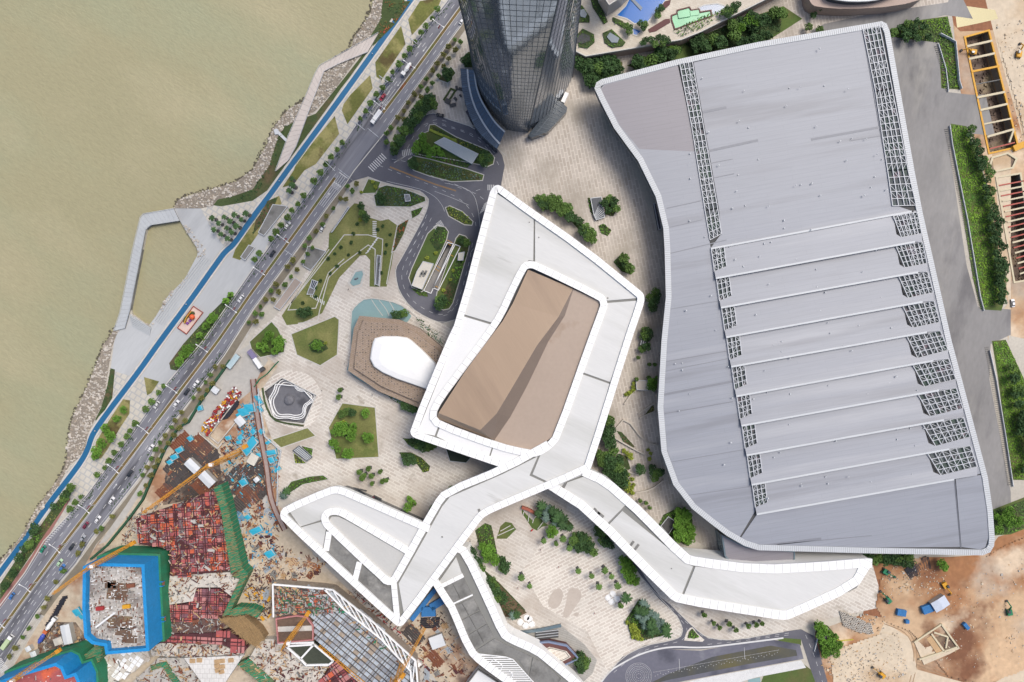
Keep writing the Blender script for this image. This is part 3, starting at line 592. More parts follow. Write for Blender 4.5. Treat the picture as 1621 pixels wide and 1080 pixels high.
# ---------------------------------------------------------------- tan stepped pavilion beside the ring
pv = empty('stepped_pavilion', P(625, 570), 'low tan tiled pavilion with a white domed roof under the ring edge', 'pavilion', world=True)
m_tile = mat('tan_deck_tiles', 'b3a090', 0.8, 0.08, 0.08, 0.05, 2.0, rot=-25, brick=(1.1, 1.1, 0.09, 'a8947f', '95826f'))
PVO = "569,500 632,506 664,520 702,552 720,600 690,650 662,645 600,620 551,587 560,520"
base = Q(PVO, 7); inner = Q("575,508 628,513 656,525 695,556 712,600 684,645 662,637 604,612 560,583 567,525", 9)
mb = MB(); mb.prism(base, 0, 7); mb.build('lower_terrace', m_tile, pv); mb = MB(); mb.prism(inner, 7, 8.6); mb.build('upper_terrace', m_tile, pv)
dm = MB(); dome = ccw(chaikin(Q("588,545 594,532 640,532 655,541 700,585 690,622 676,617 612,595 584,576", 11), 1)); cx = sum((v for v in dome), Vector()) / len(dome)
rings = [[Vector((cx.x + (v.x - cx.x) * s, cx.y + (v.y - cx.y) * s, z)) for v in dome] for s, z in ((1, 8.5), (.99, 10.5), (.95, 11.2), (.7, 11.9), (.3, 12.2))]
n = len(dome); dm.add([v for r in rings for v in r], [(k * n + i, k * n + (i + 1) % n, (k + 1) * n + (i + 1) % n, (k + 1) * n + i) for k in range(4) for i in range(n)] + [tuple(range(4 * n, 5 * n))])
dm.build('domed_roof', m_white, pv)
hp = MB()
for (x, y) in scatter([(v.x, v.y) for v in inner], 420): 
    if not inside(x, y, [(v.x, v.y) for v in dome]): hp.box((round(x / 1.6) * 1.6, round(y / 1.6) * 1.6, 8.62), (.5, .5, .1), R(25))
hp.build('deck_hole', m_gap, pv, kind='stuff')
m_pool = mat('aqua_pool_water', '93b3b3', 0.12, 0.05, 0.1, 0.03, 0.8, spec=0.5)
mb = MB(); mb.poly(chaikin(Q("556,560 556,496 563,484 580,472 617,477 641,487 655,505 620,520 570,530"), 1), 0.22); struct(mb, 'pool_water', m_pool)
mb = MB(); mb.poly(Q("549,586 556,560 575,580 625,618 664,645 655,650 620,630 565,600"), 0.22); struct(mb, 'pool_water', m_pool)
mb = MB(); mb.strip(chaikin(Q("556,585 555,496 563,484 580,471 617,476 642,486 668,510 690,528"), 1, False), .5, 0, .5); mb.strip(Q("549,586 566,604 622,632 662,655"), .5, 0, .5)
for s in ("588,474 597,488 606,500", "600,475 612,490 616,500", "616,477 624,490 626,500"): mb.strip(chaikin(Q(s), 2, False), .35, 0, .4)
struct(mb, 'pool_edge', m_kerb)
# ---------------------------------------------------------------- great grey exhibition hall
ZH = 20.0
hall = empty('exhibition_hall', P(1270, 480), 'vast grey metal roofed exhibition hall with saw tooth bays and lattice skylights', 'hall', world=True)
HO = "941,140 944,131 952,126 1070,95 1200,67 1385,36 1395,34 1403,38 1408,50 1447,270 1460,337 1506,540 1563,755 1571,808 1574,850 1573,864 1567,874 1555,879 1380,876 1200,871 1178,864 1150,848 1125,829 1095,805 1066,768 1047,715 1041,645 1047,540 1054,470 1052,395 1050,362 1038,312 1010,255 972,203 950,160"
p = Q(HO, ZH); mb = MB(); mb.prism(p, ZH - 3.2, ZH - 0.4, bottom=True); mb.build('roof_deck', m_gap, hall)
mb = MB(); mb.prism(offset(ccw(p), 9, True), 0, ZH - 3.1); mb.build('glass_wall', m_dglass, hall)
cp = ccw(p); mb = MB(); mb.strip(cp, 3.0, ZH - 3.4, ZH + .35, True, 1.5); mb.build('fascia', m_fascia, hall)
rbm = MB(); ri = offset(resample(cp, 1.15, True), 1.5)
for a, b in zip(ri, ri[1:]):
    d = (b - a); q = Vector((-d.y, d.x, 0)).normalized() * 1.4
    if d.length > .2: rbm.bar(Vector((a.x, a.y, ZH + .37)) - q, Vector((a.x, a.y, ZH + .37)) + q, 0.1, .1)
rbm.build('fascia_rib', m_conc, hall, kind='stuff')
def hpanel(s, m, z=ZH, th=.4, label=None):
    mb = MB(); mb.prism(Q(s, z), z - th, z); return mb.build('roof_sheet', m, hall, label=label)
hpanel("950,142 956,134 1072,103 1092,190 1112,312 1122,375 1125,393 1150,530 1196,808 1170,852 1134,828 1102,800 1074,764 1056,712 1050,645 1056,540 1063,470 1061,394 1058,360 1046,310 1018,251 980,199 958,157", m_halld if False else m_hall, label='long western roof sheet along the curved edge')
hpanel("951,142 957,135 1073,104 1094,200 1100,240 1012,236 982,199 959,157", m_halld, ZH + .02, .1, 'brown grey roof corner near the tower')
hpanel("1098,99 1200,75 1364,45 1385,140 1404,270 1414,324 1443,334 1125,393 1142,370 1138,330 1116,204", m_hall, label='broad flat roof sheet north of the saw tooth bays')
hpanel("1198,815 1511,760 1520,866 1380,867 1200,862 1172,853", m_hall, label='southern flat roof sheet below the last saw tooth ridge')
hpanel("1513,759 1553,752 1562,808 1565,850 1560,866 1552,870 1522,866", m_hall); hpanel("1446,334 1453,333 1553,750 1512,757 1502,711 1477,571 1460,478", m_hall, ZH - .05)
LZ = [(1125 + 8.1 * j, 394 + 46.7 * j) for j in range(10)]
RE = [(1443, 335), (1448, 383), (1453, 431), (1460, 478), (1467, 526), (1477, 571), (1486, 618), (1494, 665), (1502, 711), (1510, 759)]
rc = MB()
def truss(c4, nx, ny, z, diag=True, name='skylight_lattice'):
    pit = MB(); pit.poly([P(*c, ZH) for c in c4[:4]], ZH + .03); pit.build('skylight_floor', m_pit, hall)
    t = MB(); A, B, C, D = c4[:4]
    g = lambda u, v: P(*bil(A, B, C, D, u, v), z)
    for i in range(nx + 1): t.bar(g(i / nx, 0), g(i / nx, 1), .42)
    for j in range(ny + 1): t.bar(g(0, j / ny), g(1, j / ny), .34)
    for i in range(nx):
        for j in range(ny):
            r = random.random()
            if r < .34: t.bar(g(i / nx, j / ny), g((i + 1) / nx, (j + 1) / ny), .2)
            elif r < .6: t.bar(g((i + 1) / nx, j / ny), g(i / nx, (j + 1) / ny), .2)
            for _ in range(1 if diag else 0):
                if random.random() < .3: f = random.uniform(.3, .7); t.bar(g((i + f) / nx, j / ny), g((i + f) / nx, (j + 1) / ny), .14)
    t.build(name, m_truss, hall)
for j in range(9):
    (lx, ly), (nx_, ny_), (rx, ry), (qx, qy) = LZ[j], LZ[j + 1], RE[j], RE[j + 1]
    sl = (ry - ly) / (rx - lx)
    TL, TR = (lx + 1, ly + .5), (lx + 21, ly - 3); BR, BL = (lx + 24, ly + 23), (lx + 6, ly + 36)
    r0 = rx - 29 - j * .55; RTL = (r0, ly + (r0 - lx) * sl + 1.5); RBL, RBL2 = (r0 + 5 + j * .5, RTL[1] + 29), (r0 + 13 + j, RTL[1] + 34)
    RBR = (qx + 11 + j * 3.2, qy - 13 - j * .9); RTR = (rx + 9 + j * 3.1, ry + 1 - j * .8)
    def zz(x, y):
        y0 = ly + (x - lx) * sl; y1 = ny_ + (x - nx_) * (qy - ny_) / (qx - nx_); v = max(0, min(1, (y - y0) / (y1 - y0))); return ZH + .04 + 1.9 * v ** 1.3
    jn_ = min(j + 1, 9); (nlx, nly), (nrx, nry) = LZ[jn_], RE[jn_]; RTRn = (nrx + 9 + jn_ * 3.1, nry + 1 - jn_ * .8)
    def lerp2(a, b, n): return [(a[0] + (b[0] - a[0]) * i / n, a[1] + (b[1] - a[1]) * i / n) for i in range(n)]
    ring_ = lerp2(TR, RTL, 8) + [RTL, RBL, RBL2, RBR, RTRn] + lerp2((qx, qy), (nx_, ny_), 8) + [(nx_, ny_), BL, (BR[0] + 1, BR[1] + 5), BR]
    mb = MB(); vs = [P(x, y, zz(x, y)) for x, y in ring_]; mb.poly(vs); fs = []
    vs = []
    b = len(mb.v); zb = ZH - .2                      # step face under the next ridge
    mb.add([P(nx_, ny_, ZH + 1.94), P(qx, qy, ZH + 1.94), Vector((*P(qx, qy, ZH + 1.94).xy, zb)), Vector((*P(nx_, ny_, ZH + 1.94).xy, zb))], [(0, 3, 2, 1)])
    mb.build('roof_bay', m_hall, hall, smooth=False)
    truss([TL, TR, (BR[0] + 1, BR[1] + 5), BL], 3, 4, ZH + .9); truss([RTL, RTR, RBR, RBL2], 6, 4, ZH + .9)
for j in range(10):
    (lx, ly), (rx, ry) = LZ[j], RE[j]; c = MB(); z = ZH + (1.94 if j else .5); c.bar(P(lx, ly, z), P(rx, ry, z), 1.0, .5); c.build('ridge_cap', m_fascia, hall)
truss([(1076, 101), (1096, 98), (1114, 203), (1096, 206)], 3, 11, ZH + .5); truss([(1096, 206), (1114, 203), (1136, 330), (1116, 333)], 3, 13, ZH + .5); truss([(1116, 333), (1136, 330), (1142, 370), (1124, 380)], 3, 4, ZH + .5)
truss([(1366, 46), (1392, 41), (1412, 140), (1386, 145)], 4, 9, ZH + .5); truss([(1386, 145), (1412, 140), (1437, 268), (1405, 270)], 4, 12, ZH + .5); truss([(1405, 270), (1437, 268), (1450, 325), (1413, 326)], 4, 5, ZH + .5)
for a, b in (((1511, 760), (1521, 868)), ((1096, 98), (1142, 372)), ((1443, 336), (1447, 352)), ((1365, 45), (1404, 270))): jn = MB(); jn.bar(P(*a, ZH + .1), P(*b, ZH + .1), .3, .25); jn.build('roof_joint', m_hallj, hall)
for x0, y0, x1, y1 in ((1105, 262, 1160, 252), (1115, 285, 1162, 275), (1118, 240, 1200, 222), (1112, 178, 1150, 170), (1284, 221, 1390, 202), (1345, 223, 1395, 215), (1055, 330, 1110, 318), (1060, 360, 1112, 348), (1058, 402, 1150, 380), (1058, 490, 1142, 476), (1052, 573, 1150, 556), (1052, 588, 1152, 568), (1050, 625, 1160, 604), (1052, 655, 1160, 636), (1060, 732, 1178, 712), (1085, 785, 1190, 770), (1230, 862, 1380, 848), (1210, 864, 1300, 853)):
    jn = MB(); jn.bar(P(x0, y0, ZH + .05), P(x1, y1, ZH + .05), random.choice((.35, .5, 1.3)), .1); jn.build('roof_joint', m_hallj, hall)
sp = MB()
for x, y in scatter(pix("1110,110 1350,60 1440,330 1500,740 1200,800 1060,640 1060,420"), 150):
    c = P(x, y, ZH + 1.2); sp.box((c.x, c.y, ZH + 1.2 + random.uniform(-.9, .9)), (random.uniform(.3, .9), random.uniform(.3, .6), .6), random.random() * 3)
sp.build('roof_fitting', m_fascia, hall, kind='stuff')
# glazed annex south of the hall
ax = empty('glazed_annex', P(1205, 880), 'small grey roofed glazed annex tucked between the grey hall and the white wing', 'annex', world=True)
p = Q("1143,848 1180,866 1257,873 1257,886 1245,890 1195,892 1155,888 1148,880", 14); mb = MB(); mb.prism(p, 0, 13.6); mb.build('glass_wall', m_wallg, ax); mb = MB(); mb.prism(offset(ccw(p), .3, True), 13.6, 14.2); mb.build('roof', m_halld, ax)
mb = MB(); mb.strip(ccw(p), .8, 12.8, 14.5, True); mb.build('parapet', m_wallg, ax)

wr = empty('white_flat_roof', P(765, 1085), 'plain white flat roof beside the louvred end of the south wing', 'building', world=True)
p = ccw(Q("757,1060 800,1088 812,1110 725,1110 740,1082", 6)); mb = MB(); mb.prism(p, 0, 6); mb.build('roof', m_roofp, wr); mb = MB(); mb.strip(p, .5, 5, 6.5, True); mb.build('parapet', m_conc, wr)
# small fittings and stains on the white roofs
for i, (x, y, w, h) in enumerate(((760, 812, 1.2, 4.5), (700, 850, .7, .7), (744, 857, .6, .6), (838, 352, .5, .5), (853, 376, .5, .5), (744, 585, .5, .5), (962, 472, .7, .7), (990, 456, .6, .6), (700, 905, .6, .6), (783, 800, .4, .4), (1040, 916, 1.4, .4), (1047, 920, .4, 1.4), (1063, 900, .5, .5))):
    mb = MB(); c = P(x, y, ZR if x < 1000 else ZE); mb.box((c.x, c.y, c.z + .2), (w, h, .3), R(20)); rpart(mb, 'roof_hatch', m_conc)
# ---------------------------------------------------------------- skyscraper
tw = empty('glass_skyscraper', P(828, 120), 'tall rounded glass skyscraper with dark mirror facets and floor bands', 'skyscraper', world=True)
m_tg = plain('mirror_facade_glass', 'a4b0bc', 0.08, spec=1.0, var=0.08, fine=0.05, metal=0.75)
m_mull = plain('facade_mullion', '5d6670', 0.4, metal=0.2)
KEY = {  # corners of the floor plan in ground pixels: left, front left, front right, right, back right, back left
    0: [(752, 122), (803, 205), (836, 209), (906, 122), (878, 40), (785, 40)], 152: [(748, 130), (764, 190), (858, 196), (886, 130), (868, 52), (776, 55)], 330: [(766, 128), (780, 168), (848, 172), (862, 128), (852, 80), (790, 80)]}
BUL = [7, 9, 2.5, 9, 9, 9]
def plan(z, sub=13):
    ks = sorted(KEY); a = max(k for k in ks if k <= z); b = min([k for k in ks if k >= z] or [ks[-1]]); f = 0 if a == b else (z - a) / (b - a)
    c = [Vector((p[0] * (1 - f) + q[0] * f, p[1] * (1 - f) + q[1] * f, 0)) for p, q in zip(KEY[a], KEY[b])]
    # order left, front left, front right, right, back right, back left
    out = []
    bul = [9, 1.5, 9, 9, 9, 9]
    for i in range(6):
        p, q = c[i], c[(i + 1) % 6]; d = q - p; nrm = Vector((-d.y, d.x, 0)).normalized(); mid = sum(c, Vector()) / 6
        if nrm.dot((p + q) / 2 - mid) < 0: nrm = -nrm
        for k in range(sub): t = k / sub; out.append(p + d * t + nrm * bul[i] * 4 * t * (1 - t))
    return [Vector(((v.x - 810.5) * S, (540 - v.y) * S, z)) for v in out]
FZ = [4.2 * i for i in range(79)]
PL = [plan(min(z, 330)) for z in FZ]; NP = len(PL[0]); SUB = 13
rnd = random.Random(5)
for fct in range(6):
    g = MB()
    for k in range(78):
        for i in range(fct * SUB, fct * SUB + SUB):
            j = (i + 1) % NP; q = [PL[k][i], PL[k][j], PL[k + 1][j], PL[k + 1][i]]
            n = (q[1] - q[0]).cross(q[3] - q[0]).normalized(); e = [n * rnd.uniform(-.009, .009) for _ in range(4)]
            g.add([a + b for a, b in zip(q, e)], [(0, 1, 2, 3)])
    o = g.build('glass_facade', m_tg, tw, recalc=False)
mu = MB()
for i in range(NP):
    n = Vector((PL[0][i].x, PL[0][i].y, 0)) - Vector((P(828, 122).x, P(828, 122).y, 0)); n.normalize(); w = .6 if i % SUB == 0 else .16
    for k in range(0, 78, 6): mu.bar(PL[k][i] + n * .05, PL[min(k + 6, 78)][i] + n * .05, w)
for k in range(1, 79):
    for i in range(NP): mu.bar(PL[k][i], PL[k][(i + 1) % NP], .14, .2)
mu.build('mullion', m_mull, tw, kind='stuff')
rf = MB(); rf.poly(PL[-1], FZ[-1]); rf.strip(ccw(PL[-1]), .8, FZ[-1] - 1, FZ[-1] + 3, True); rf.build('roof', m_conc, tw)
# curved glass canopy at the foot of the tower
cn = empty('curved_canopy', P(760, 180), 'curved bluish glass canopy sweeping round the foot of the skyscraper', 'canopy', world=True)
m_can = mat('canopy_glass', '6a7a8c', 0.3, 0.06, 0.1, 0.05, 0.7); m_can2 = mat('canopy_smooth_glass', '55677c', 0.25, 0.06, 0.1, 0.05, 0.7)
out = chaikin(Q("729,109 730,126 732,145 738,168 746,190 758,210 772,224 787,236", 9), 2, False); mid_ = chaikin(Q("740,110 741,126 744,145 750,166 759,185 770,203 780,216 791,228", 10), 2, False); inn = chaikin(Q("751,111 752,126 755,142 761,158 769,172 779,188 789,200 799,209", 12), 2, False)
n = len(out)
def band(a, b, name, m):
    mb = MB(); mb.add(a + b, [(i, i + 1, n + i + 1, n + i) for i in range(n - 1)]); o = mb.build(name, m, cn); return o
band(out, mid_, 'ribbed_roof', m_can); band([v + Vector((0, 0, -.1)) for v in mid_], inn, 'smooth_roof', m_can2)
gt = MB(); gt.strip([v + Vector((0, 0, .3)) for v in mid_], .9, .6, None); gt.strip([v + Vector((0, 0, .3)) for v in inn], .8, .6, None); gt.build('gutter', m_fascia, cn)
rs = MB(); A = resample(out, 1.0); B = resample(mid_, 1.0); k = min(len(A), len(B))
for i in range(0, k): rs.bar(A[int(i * (len(A) - 1) / (k - 1))] + Vector((0, 0, .15)), B[int(i * (len(B) - 1) / (k - 1))] + Vector((0, 0, .15)), .18 if i % 4 else .3, .25)
A2 = resample(mid_, 2.2); B2 = resample(inn, 2.2); k = min(len(A2), len(B2))
for i in range(k): rs.bar(A2[int(i * (len(A2) - 1) / (k - 1))] + Vector((0, 0, .1)), B2[int(i * (len(B2) - 1) / (k - 1))] + Vector((0, 0, .1)), .14, .15)
rs.build('canopy_rib', m_mull, cn, kind='stuff')
wl2 = MB(); wl2.wall([Vector((v.x, v.y, 0)) for v in out], 0, 8.9, False); wl2.build('glass_wall', m_dglass, cn)
for i in range(0, n, 4): cl = MB(); cl.tube(Vector((out[i].x, out[i].y, 0)), out[i], .25); cl.build('column', m_mull, cn)
# dark skylight box east of the tower
sb = empty('entrance_skylight', P(860, 178), 'dark glazed entrance roof between the skyscraper and the grey hall', 'entrance roof', world=True)
p = Q("878,161 886,160 898,170 897,177 868,208 842,218 836,214", 6); mb = MB(); mb.prism(p, 0, 6); mb.build('roof', m_dglass, sb)
mb = MB()
for i in range(9): f = i / 8; mb.bar(P(880 - 38 * f, 164 + 48 * f, 6.1), P(896 - 34 * f, 174 + 42 * f, 6.1), .25)
mb.bar(P(886, 166, 6.2), P(848, 212, 6.2), .3); mb.build('glazing_bar', m_mull, sb)
mb = MB(); c = P(894, 155, 3); mb.box((c.x, c.y, 2), (2.2, 6, 4), R(-25)); tag(mb.build('entrance_porch', m_white), 'narrow white porch roof beside the dark entrance skylight', 'porch')
# ---------------------------------------------------------------- podium with pools
pd = empty('podium_building', P(1010, 30), 'pale terrace podium with blue and green pools at the top of the photo', 'podium', world=True)
m_terr = mat('terrace_paving', 'e0d7c6', 0.85, 0.08, 0.1, 0.06, 1.2, rot=20, brick=(2.4, 1.2, 0.05, 'd6cbb9', 'c4b9a8')); m_pwall = mat('podium_wall', 'c2ada0', 0.8, 0.08, 0.08, 0.05, 1.0)
ZP = 9.0
PO = "860,-140 880,0 905,75 913,82 927,89 1011,75 1078,63 1110,50 1172,19 1210,0 1330,-60 1330,-140"
p = Q(PO, ZP); mb = MB(); mb.prism(p, 0, ZP - .05); mb.build('wall', m_pwall, pd); mb = MB(); mb.prism(offset(ccw(p), .5, True), ZP - .3, ZP); mb.build('terrace', m_terr, pd)
mb = MB(); mb.strip(ccw(p), .6, ZP - 1, ZP + .5, True); mb.build('coping', m_kerb, pd)
def pool(s, m, h=.25, edge='brown_deck', z=ZP):
    p = Q(s, z); mb = MB(); mb.poly(p, z + .12); mb.build('pool_water', m, pd); mb = MB(); mb.strip(ccw(p), .7, z, z + h, True); mb.build('pool_edge', MATS[edge] if edge else m_kerb, pd)
mat('brown_deck', '6d4a48', 0.8); mat('green_tile', '6bbf8b', 0.25, 0.12, 0.2, 0.06, 1)
pool("975,25 990,10 1000,-10 1060,-10 1053,2 1025,36 1004,38 992,30", mat('blue_pool_water', '1f6fc4', 0.15, 0.05, 0.2, 0.03, 1), edge=None)
pool("1001,44 1016,49 1008,57 1002,55", MATS['blue_pool_water'], edge=None); pool("1063,32 1063,25 1072,22 1072,17 1091,12 1094,17 1106,15 1108,20 1125,17 1126,26 1068,47", MATS['green_tile'], .5)
pool("1106,12 1115,8 1135,6 1147,9 1149,15 1140,20 1127,24 1126,17 1109,18", mat('grey_blue_pool', '6b80a0', 0.15), edge=None)
for s, z in (("1072,21 1090,17 1092,27 1074,30", .6), ("1106,16 1107,24 1093,26 1092,18", .3)): mb = MB(); mb.prism(Q(s, ZP), ZP, ZP + z + .15); mb.build('pool_step', MATS['green_tile'], pd)
for s in ("1026,47 1052,31 1060,30 1061,36 1038,50 1028,52", "1043,16 1052,3 1062,0 1060,8 1048,19"): mb = MB(); mb.prism(Q(s, ZP), ZP, ZP + .35); mb.build('timber_deck', MATS['brown_deck'], pd)
mb = MB(); mb.prism(Q("998,0 1001,-3 1017,13 1014,17", ZP), ZP, ZP + .5); mb.build('pool_jetty', m_can, pd)
for s in ("914,10 921,9 933,27 933,36 914,36", "914,55 922,46 940,55 941,68 930,77 916,75", "954,53 968,47 990,68 985,74 968,76 957,68", "935,0 946,0 962,35 956,39 938,12", "970,28 985,34 990,40 985,44 970,34"):
    mb = MB(); mb.prism(Q(s, ZP), ZP, ZP + .7); mb.build('planter', m_bed, pd)
gl = plain('skylight_glass', '7d8b96', 0.15)
for s in ("916,18 924,16 929,24 926,30 919,28", "960,60 965,53 980,62 977,69 968,69"):
    mb = MB(); q = Q(s, ZP); mb.prism(q, ZP + .6, ZP + 1.3); o = mb.build('skylight', gl, pd)
mb = MB(); mb.prism(Q("915,58 922,54 933,58 934,66 920,71 914,68", ZP), ZP, ZP + 1.1); mb.build('skylight', m_gap, pd)
th = empty('stepped_tower', P(965, 5), 'grey ribbed stepped building corner on the podium terrace', 'building', world=True)
for k in range(7):
    q = ccw(Q("947,-60 947,2 961,23 984,8 1010,-20 1010,-60", ZP + 2 + k * 3.6)); q = offset(q, .55 * k, True); mb = MB(); mb.prism(q, ZP + k * 3.6, ZP + 3.4 + k * 3.6); mb.build('storey', mat('ribbed_facade', 'b1aaa5', 0.7) if k == 0 else MATS['ribbed_facade'], th)
    mb = MB(); mb.strip(q, .5, ZP + 2.9 + k * 3.6, ZP + 3.55 + k * 3.6, True); mb.build('cornice', m_kerb, th)
rc_ = empty('round_cornered_building', P(1370, -10), 'pale building with a rounded corner and dark arched glazing at the top edge', 'building', world=True)
p = chaikin(Q("1275,-60 1279,-5 1284,6 1292,11 1340,15 1420,10 1470,-4 1500,-60", 9), 1); mb = MB(); mb.prism(p, 0, 9); mb.build('wall', m_pwall, rc_); mb = MB(); mb.prism(chaikin(Q("1302,-40 1306,-4 1330,3 1365,4 1395,0 1430,-14 1440,-40", 12), 1), 9, 13); mb.build('glazed_storey', m_dglass, rc_)
mb = MB(); mb.strip(ccw(chaikin(Q("1302,-40 1306,-4 1330,3 1365,4 1395,0 1430,-14 1440,-40", 12), 1)), .6, 12.5, 13.4, True); mb.build('roof_edge', m_fascia, rc_)
# ---------------------------------------------------------------- shore rocks, piers
ROCKZONES = ["592,0 606,0 602,32 585,60 573,75 556,78 560,60 572,45 587,20", "556,78 573,72 585,60 570,86 530,142 500,175 490,182 487,185 470,192 450,200 440,217 425,265 400,300 372,310 345,316 337,326 318,330 275,330 282,317 318,304 335,300 355,294 375,287 400,270 407,257 422,230 435,200 445,187 455,175 468,167 482,160 494,142 507,124 514,114 536,92",
             "184,516 192,512 178,548 172,582 167,615 162,640 150,665 140,685 135,710 125,725 110,737 95,765 67,805 38,850 5,890 -20,910 -20,903 0,888 32,853 60,801 75,782 90,761 100,746 106,728 107,710 109,690 113,670 119,652 129,632 139,610 145,595 151,580 159,562 164,545 171,537",
             "285,352 300,362 318,384 327,396 322,406 312,407 313,398 310,390 303,378 297,370", "207,497 212,498 236,514 246,500 265,468 292,440 300,430 296,442 268,474 250,505 237,519 230,516"]
rk = MB(); rr = random.Random(3)
for zi, s in enumerate(ROCKZONES):
    poly = pix(s); ar = abs(area2(poly)) / 2 * S * S
    g = MB(); g.poly(Q(s), 0.15); 
    if zi < 3: struct(g, 'revetment', m_rockb)
    for x, y in scatter(poly, int(ar * (.75 if zi != 4 else .5)), rr):
        c = P(x, y); r = rr.uniform(.3, .95) * (1.5 if rr.random() < .06 else 1); rk.blob((c.x, c.y, rr.uniform(0, .25)), (r, r * rr.uniform(.6, 1), r * .6), 5, 3, .3, rr)
rk.build('shore_rocks', [m_rock], kind='stuff')
edge = MB()
for a, b in ((SHORE, 1), (SHORE2, 1)):     # tide line boulders lying in the water
    pts = resample(Q(a), .9)
    for c in pts:
        if abs(c.x) < 330 and abs(c.y) < 220:
            for _ in range(2): r = rr.uniform(.3, .9); edge.blob((c.x + rr.uniform(-2.2, .5), c.y + rr.uniform(-.6, 1.6), -1.5), (r, r, r * .5), 5, 3, .3, rr)
edge.build('tide_line_boulders', mat('wet_rock', '6a6455', 0.8, .2, .4), kind='stuff')
def pier(name, outer, inner, n, label, m, slabs=True):
    t = empty(name, P(*pix(outer)[0]), label, 'pier', world=True); A = Q(outer); B = Q(inner)
    def along(pts, f):
        L = [0]
        for a, b in zip(pts, pts[1:]): L.append(L[-1] + (b - a).length)
        d = f * L[-1]
        for i in range(len(pts) - 1):
            if d <= L[i + 1] + 1e-6: return pts[i].lerp(pts[i + 1], (d - L[i]) / (L[i + 1] - L[i] + 1e-9))
        return pts[-1]
    mb = MB(); mb.prism(A + B[::-1], -4, 0.7); mb.build('pier_body', m_rock if False else m_conc, t)
    fr = [i / n for i in range(n + 1)]
    for f, g in zip(fr, fr[1:]):
        q = [along(A, f + .0006), along(A, g - .0006), along(B, g - .0006), along(B, f + .0006)]; mb = MB(); mb.prism(q, .65, .95); mb.build('deck_slab', m, t)
    for pts, sh in ((A, -.2), (B, .2)):
        mb = MB(); h = 1.9
        for i, p in enumerate(resample(pts, 2.6)): mb.bar((p.x, p.y, .9), (p.x, p.y, h), .1)
        for zz_ in (1.4, 1.9): 
            for a, b in zip(pts, pts[1:]): mb.bar((a.x, a.y, zz_), (b.x, b.y, zz_), .09)
        mb.build('railing', m_fascia, t)
m_deck = mat('pier_deck', 'd6ccc4', 0.85, .08, .1, .06, 1.2); m_deck2 = mat('grey_pier_deck', 'c4c8ca', 0.85, .07, .1, .06, 1.0)
pier('boardwalk_pier', "600,53 550,81 507,105 500,117 482,160 457,217 437,272", "582,84 540,101 514,114 510,125 487,185 470,232 458,254", 30, 'pinkish boardwalk pier bending out over the rocks beside the blue path', m_deck)
pier('breakwater_pier', "276,331 229,339 224,345 212,395 192,495 182,524", "285,350 240,357 232,364 226,395 207,492 199,520", 34, 'pale grey breakwater pier enclosing the small harbour basin', m_deck2)
lk = MB(); lk.prism(Q("434,207 438,204 456,222 453,225"), .2, .8); lk.prism(Q("434,206 441,205 442,213 436,214"), .2, 1.0); tag(lk.build('landing_ramp', m_fascia), 'small white landing ramp on the rocks by the boardwalk pier', 'ramp')
st = MB()
for i in range(6): st.prism([P(*p) for p in ((207 + i * .6, 500 + i * 3.2), (240 - i * .5, 519 + i * 2.2), (240 - i * .5, 521 + i * 2.2), (207 + i * .6, 502 + i * 3.2))], 0, .1 + .14 * (6 - i))
tag(st.build('harbour_steps', m_deck2), 'broad pale steps down to the harbour basin', 'steps')
tr = MB()
for i in range(5): tr.strip(Q("%g,%g %g,%g %g,%g" % (322 + i * 3, 404 + i * 2, 268 + i * 3, 476 + i * 2, 246 + i * 3, 508 + i * 2)), .35, .0, .5 - .07 * i)
struct(tr, 'terrace_step', m_deck2)
# ---------------------------------------------------------------- star fountain, pools, ramps
sf = empty('star_fountain', P(457, 636), 'sunken dark five sided fountain with white star shaped ledges and round centre stone', 'fountain', world=True)
m_slate = mat('slate_basin', '77777c', 0.6, .12, .1, .1, .8, alt=[('55555a', .08, .6, .06)])
mb = MB(); mb.poly(Q(STAR), -2.4); mb.build('basin_floor', m_slate, sf); mb = MB(); mb.wall(list(reversed(ccw(Q(STAR)))), -2.4, .3); mb.build('basin_wall', m_slate, sf)
mb = MB(); mb.strip(ccw(Q(STAR)), .6, -.2, .3, True, -.3); mb.build('coping', m_kerb, sf)
star = Q("449,604 462,609 470,620 484,620 494,628 488,636 478,642 478,656 466,659 455,656 440,658 433,648 430,634 438,622 440,612"); c0 = P(459, 634)
for k, z in ((1.0, -1.9), (1.13, -1.2), (1.24, -.5)):
    q = chaikin([c0 + (p - c0) * k for p in star], 2); q = [p for p in q if inside(p.x, p.y, [(v.x, v.y) for v in Q(STAR)])]
    mb = MB(); mb.strip(ccw(q), .45, -2.4, z, True); mb.build('star_ledge', m_white, sf)
mb = MB(); c = P(456, 634); mb.blob((c.x, c.y, -2.0), (3, 3, 1.6), 14, 7, .04); mb.build('centre_stone', m_slate, sf)
hd = MB(); hd.strip(chaikin(Q("416,614 420,640 432,664 452,670 481,674"), 1, False), .9, 0, .8); tag(hd.build('clipped_hedge', m_bed), 'thin clipped hedge curving round the sunken star fountain', 'hedge')
pm = MB(); 
kite = empty('kite_pool', P(562, 441), 'pale blue kite shaped reflecting pool in the cream paving', 'pool', world=True)
mb = MB(); mb.poly(Q("563,431 573,429 575,434 570,450 559,453 554,448"), .2); mb.build('pool_water', m_pool, kite); mb = MB(); mb.strip(ccw(Q("563,429 574,427 577,434 572,453 558,456 552,448")), .9, 0, .3, True); mb.build('pool_edge', m_kerb, kite); mb = MB(); mb.blob((*P(563, 442).xy, .2), (.8, .5, .6)); mb.blob((*P(566, 441).xy, .2), (.5, .5, .9)); mb.build('pool_stone', m_slate, kite)
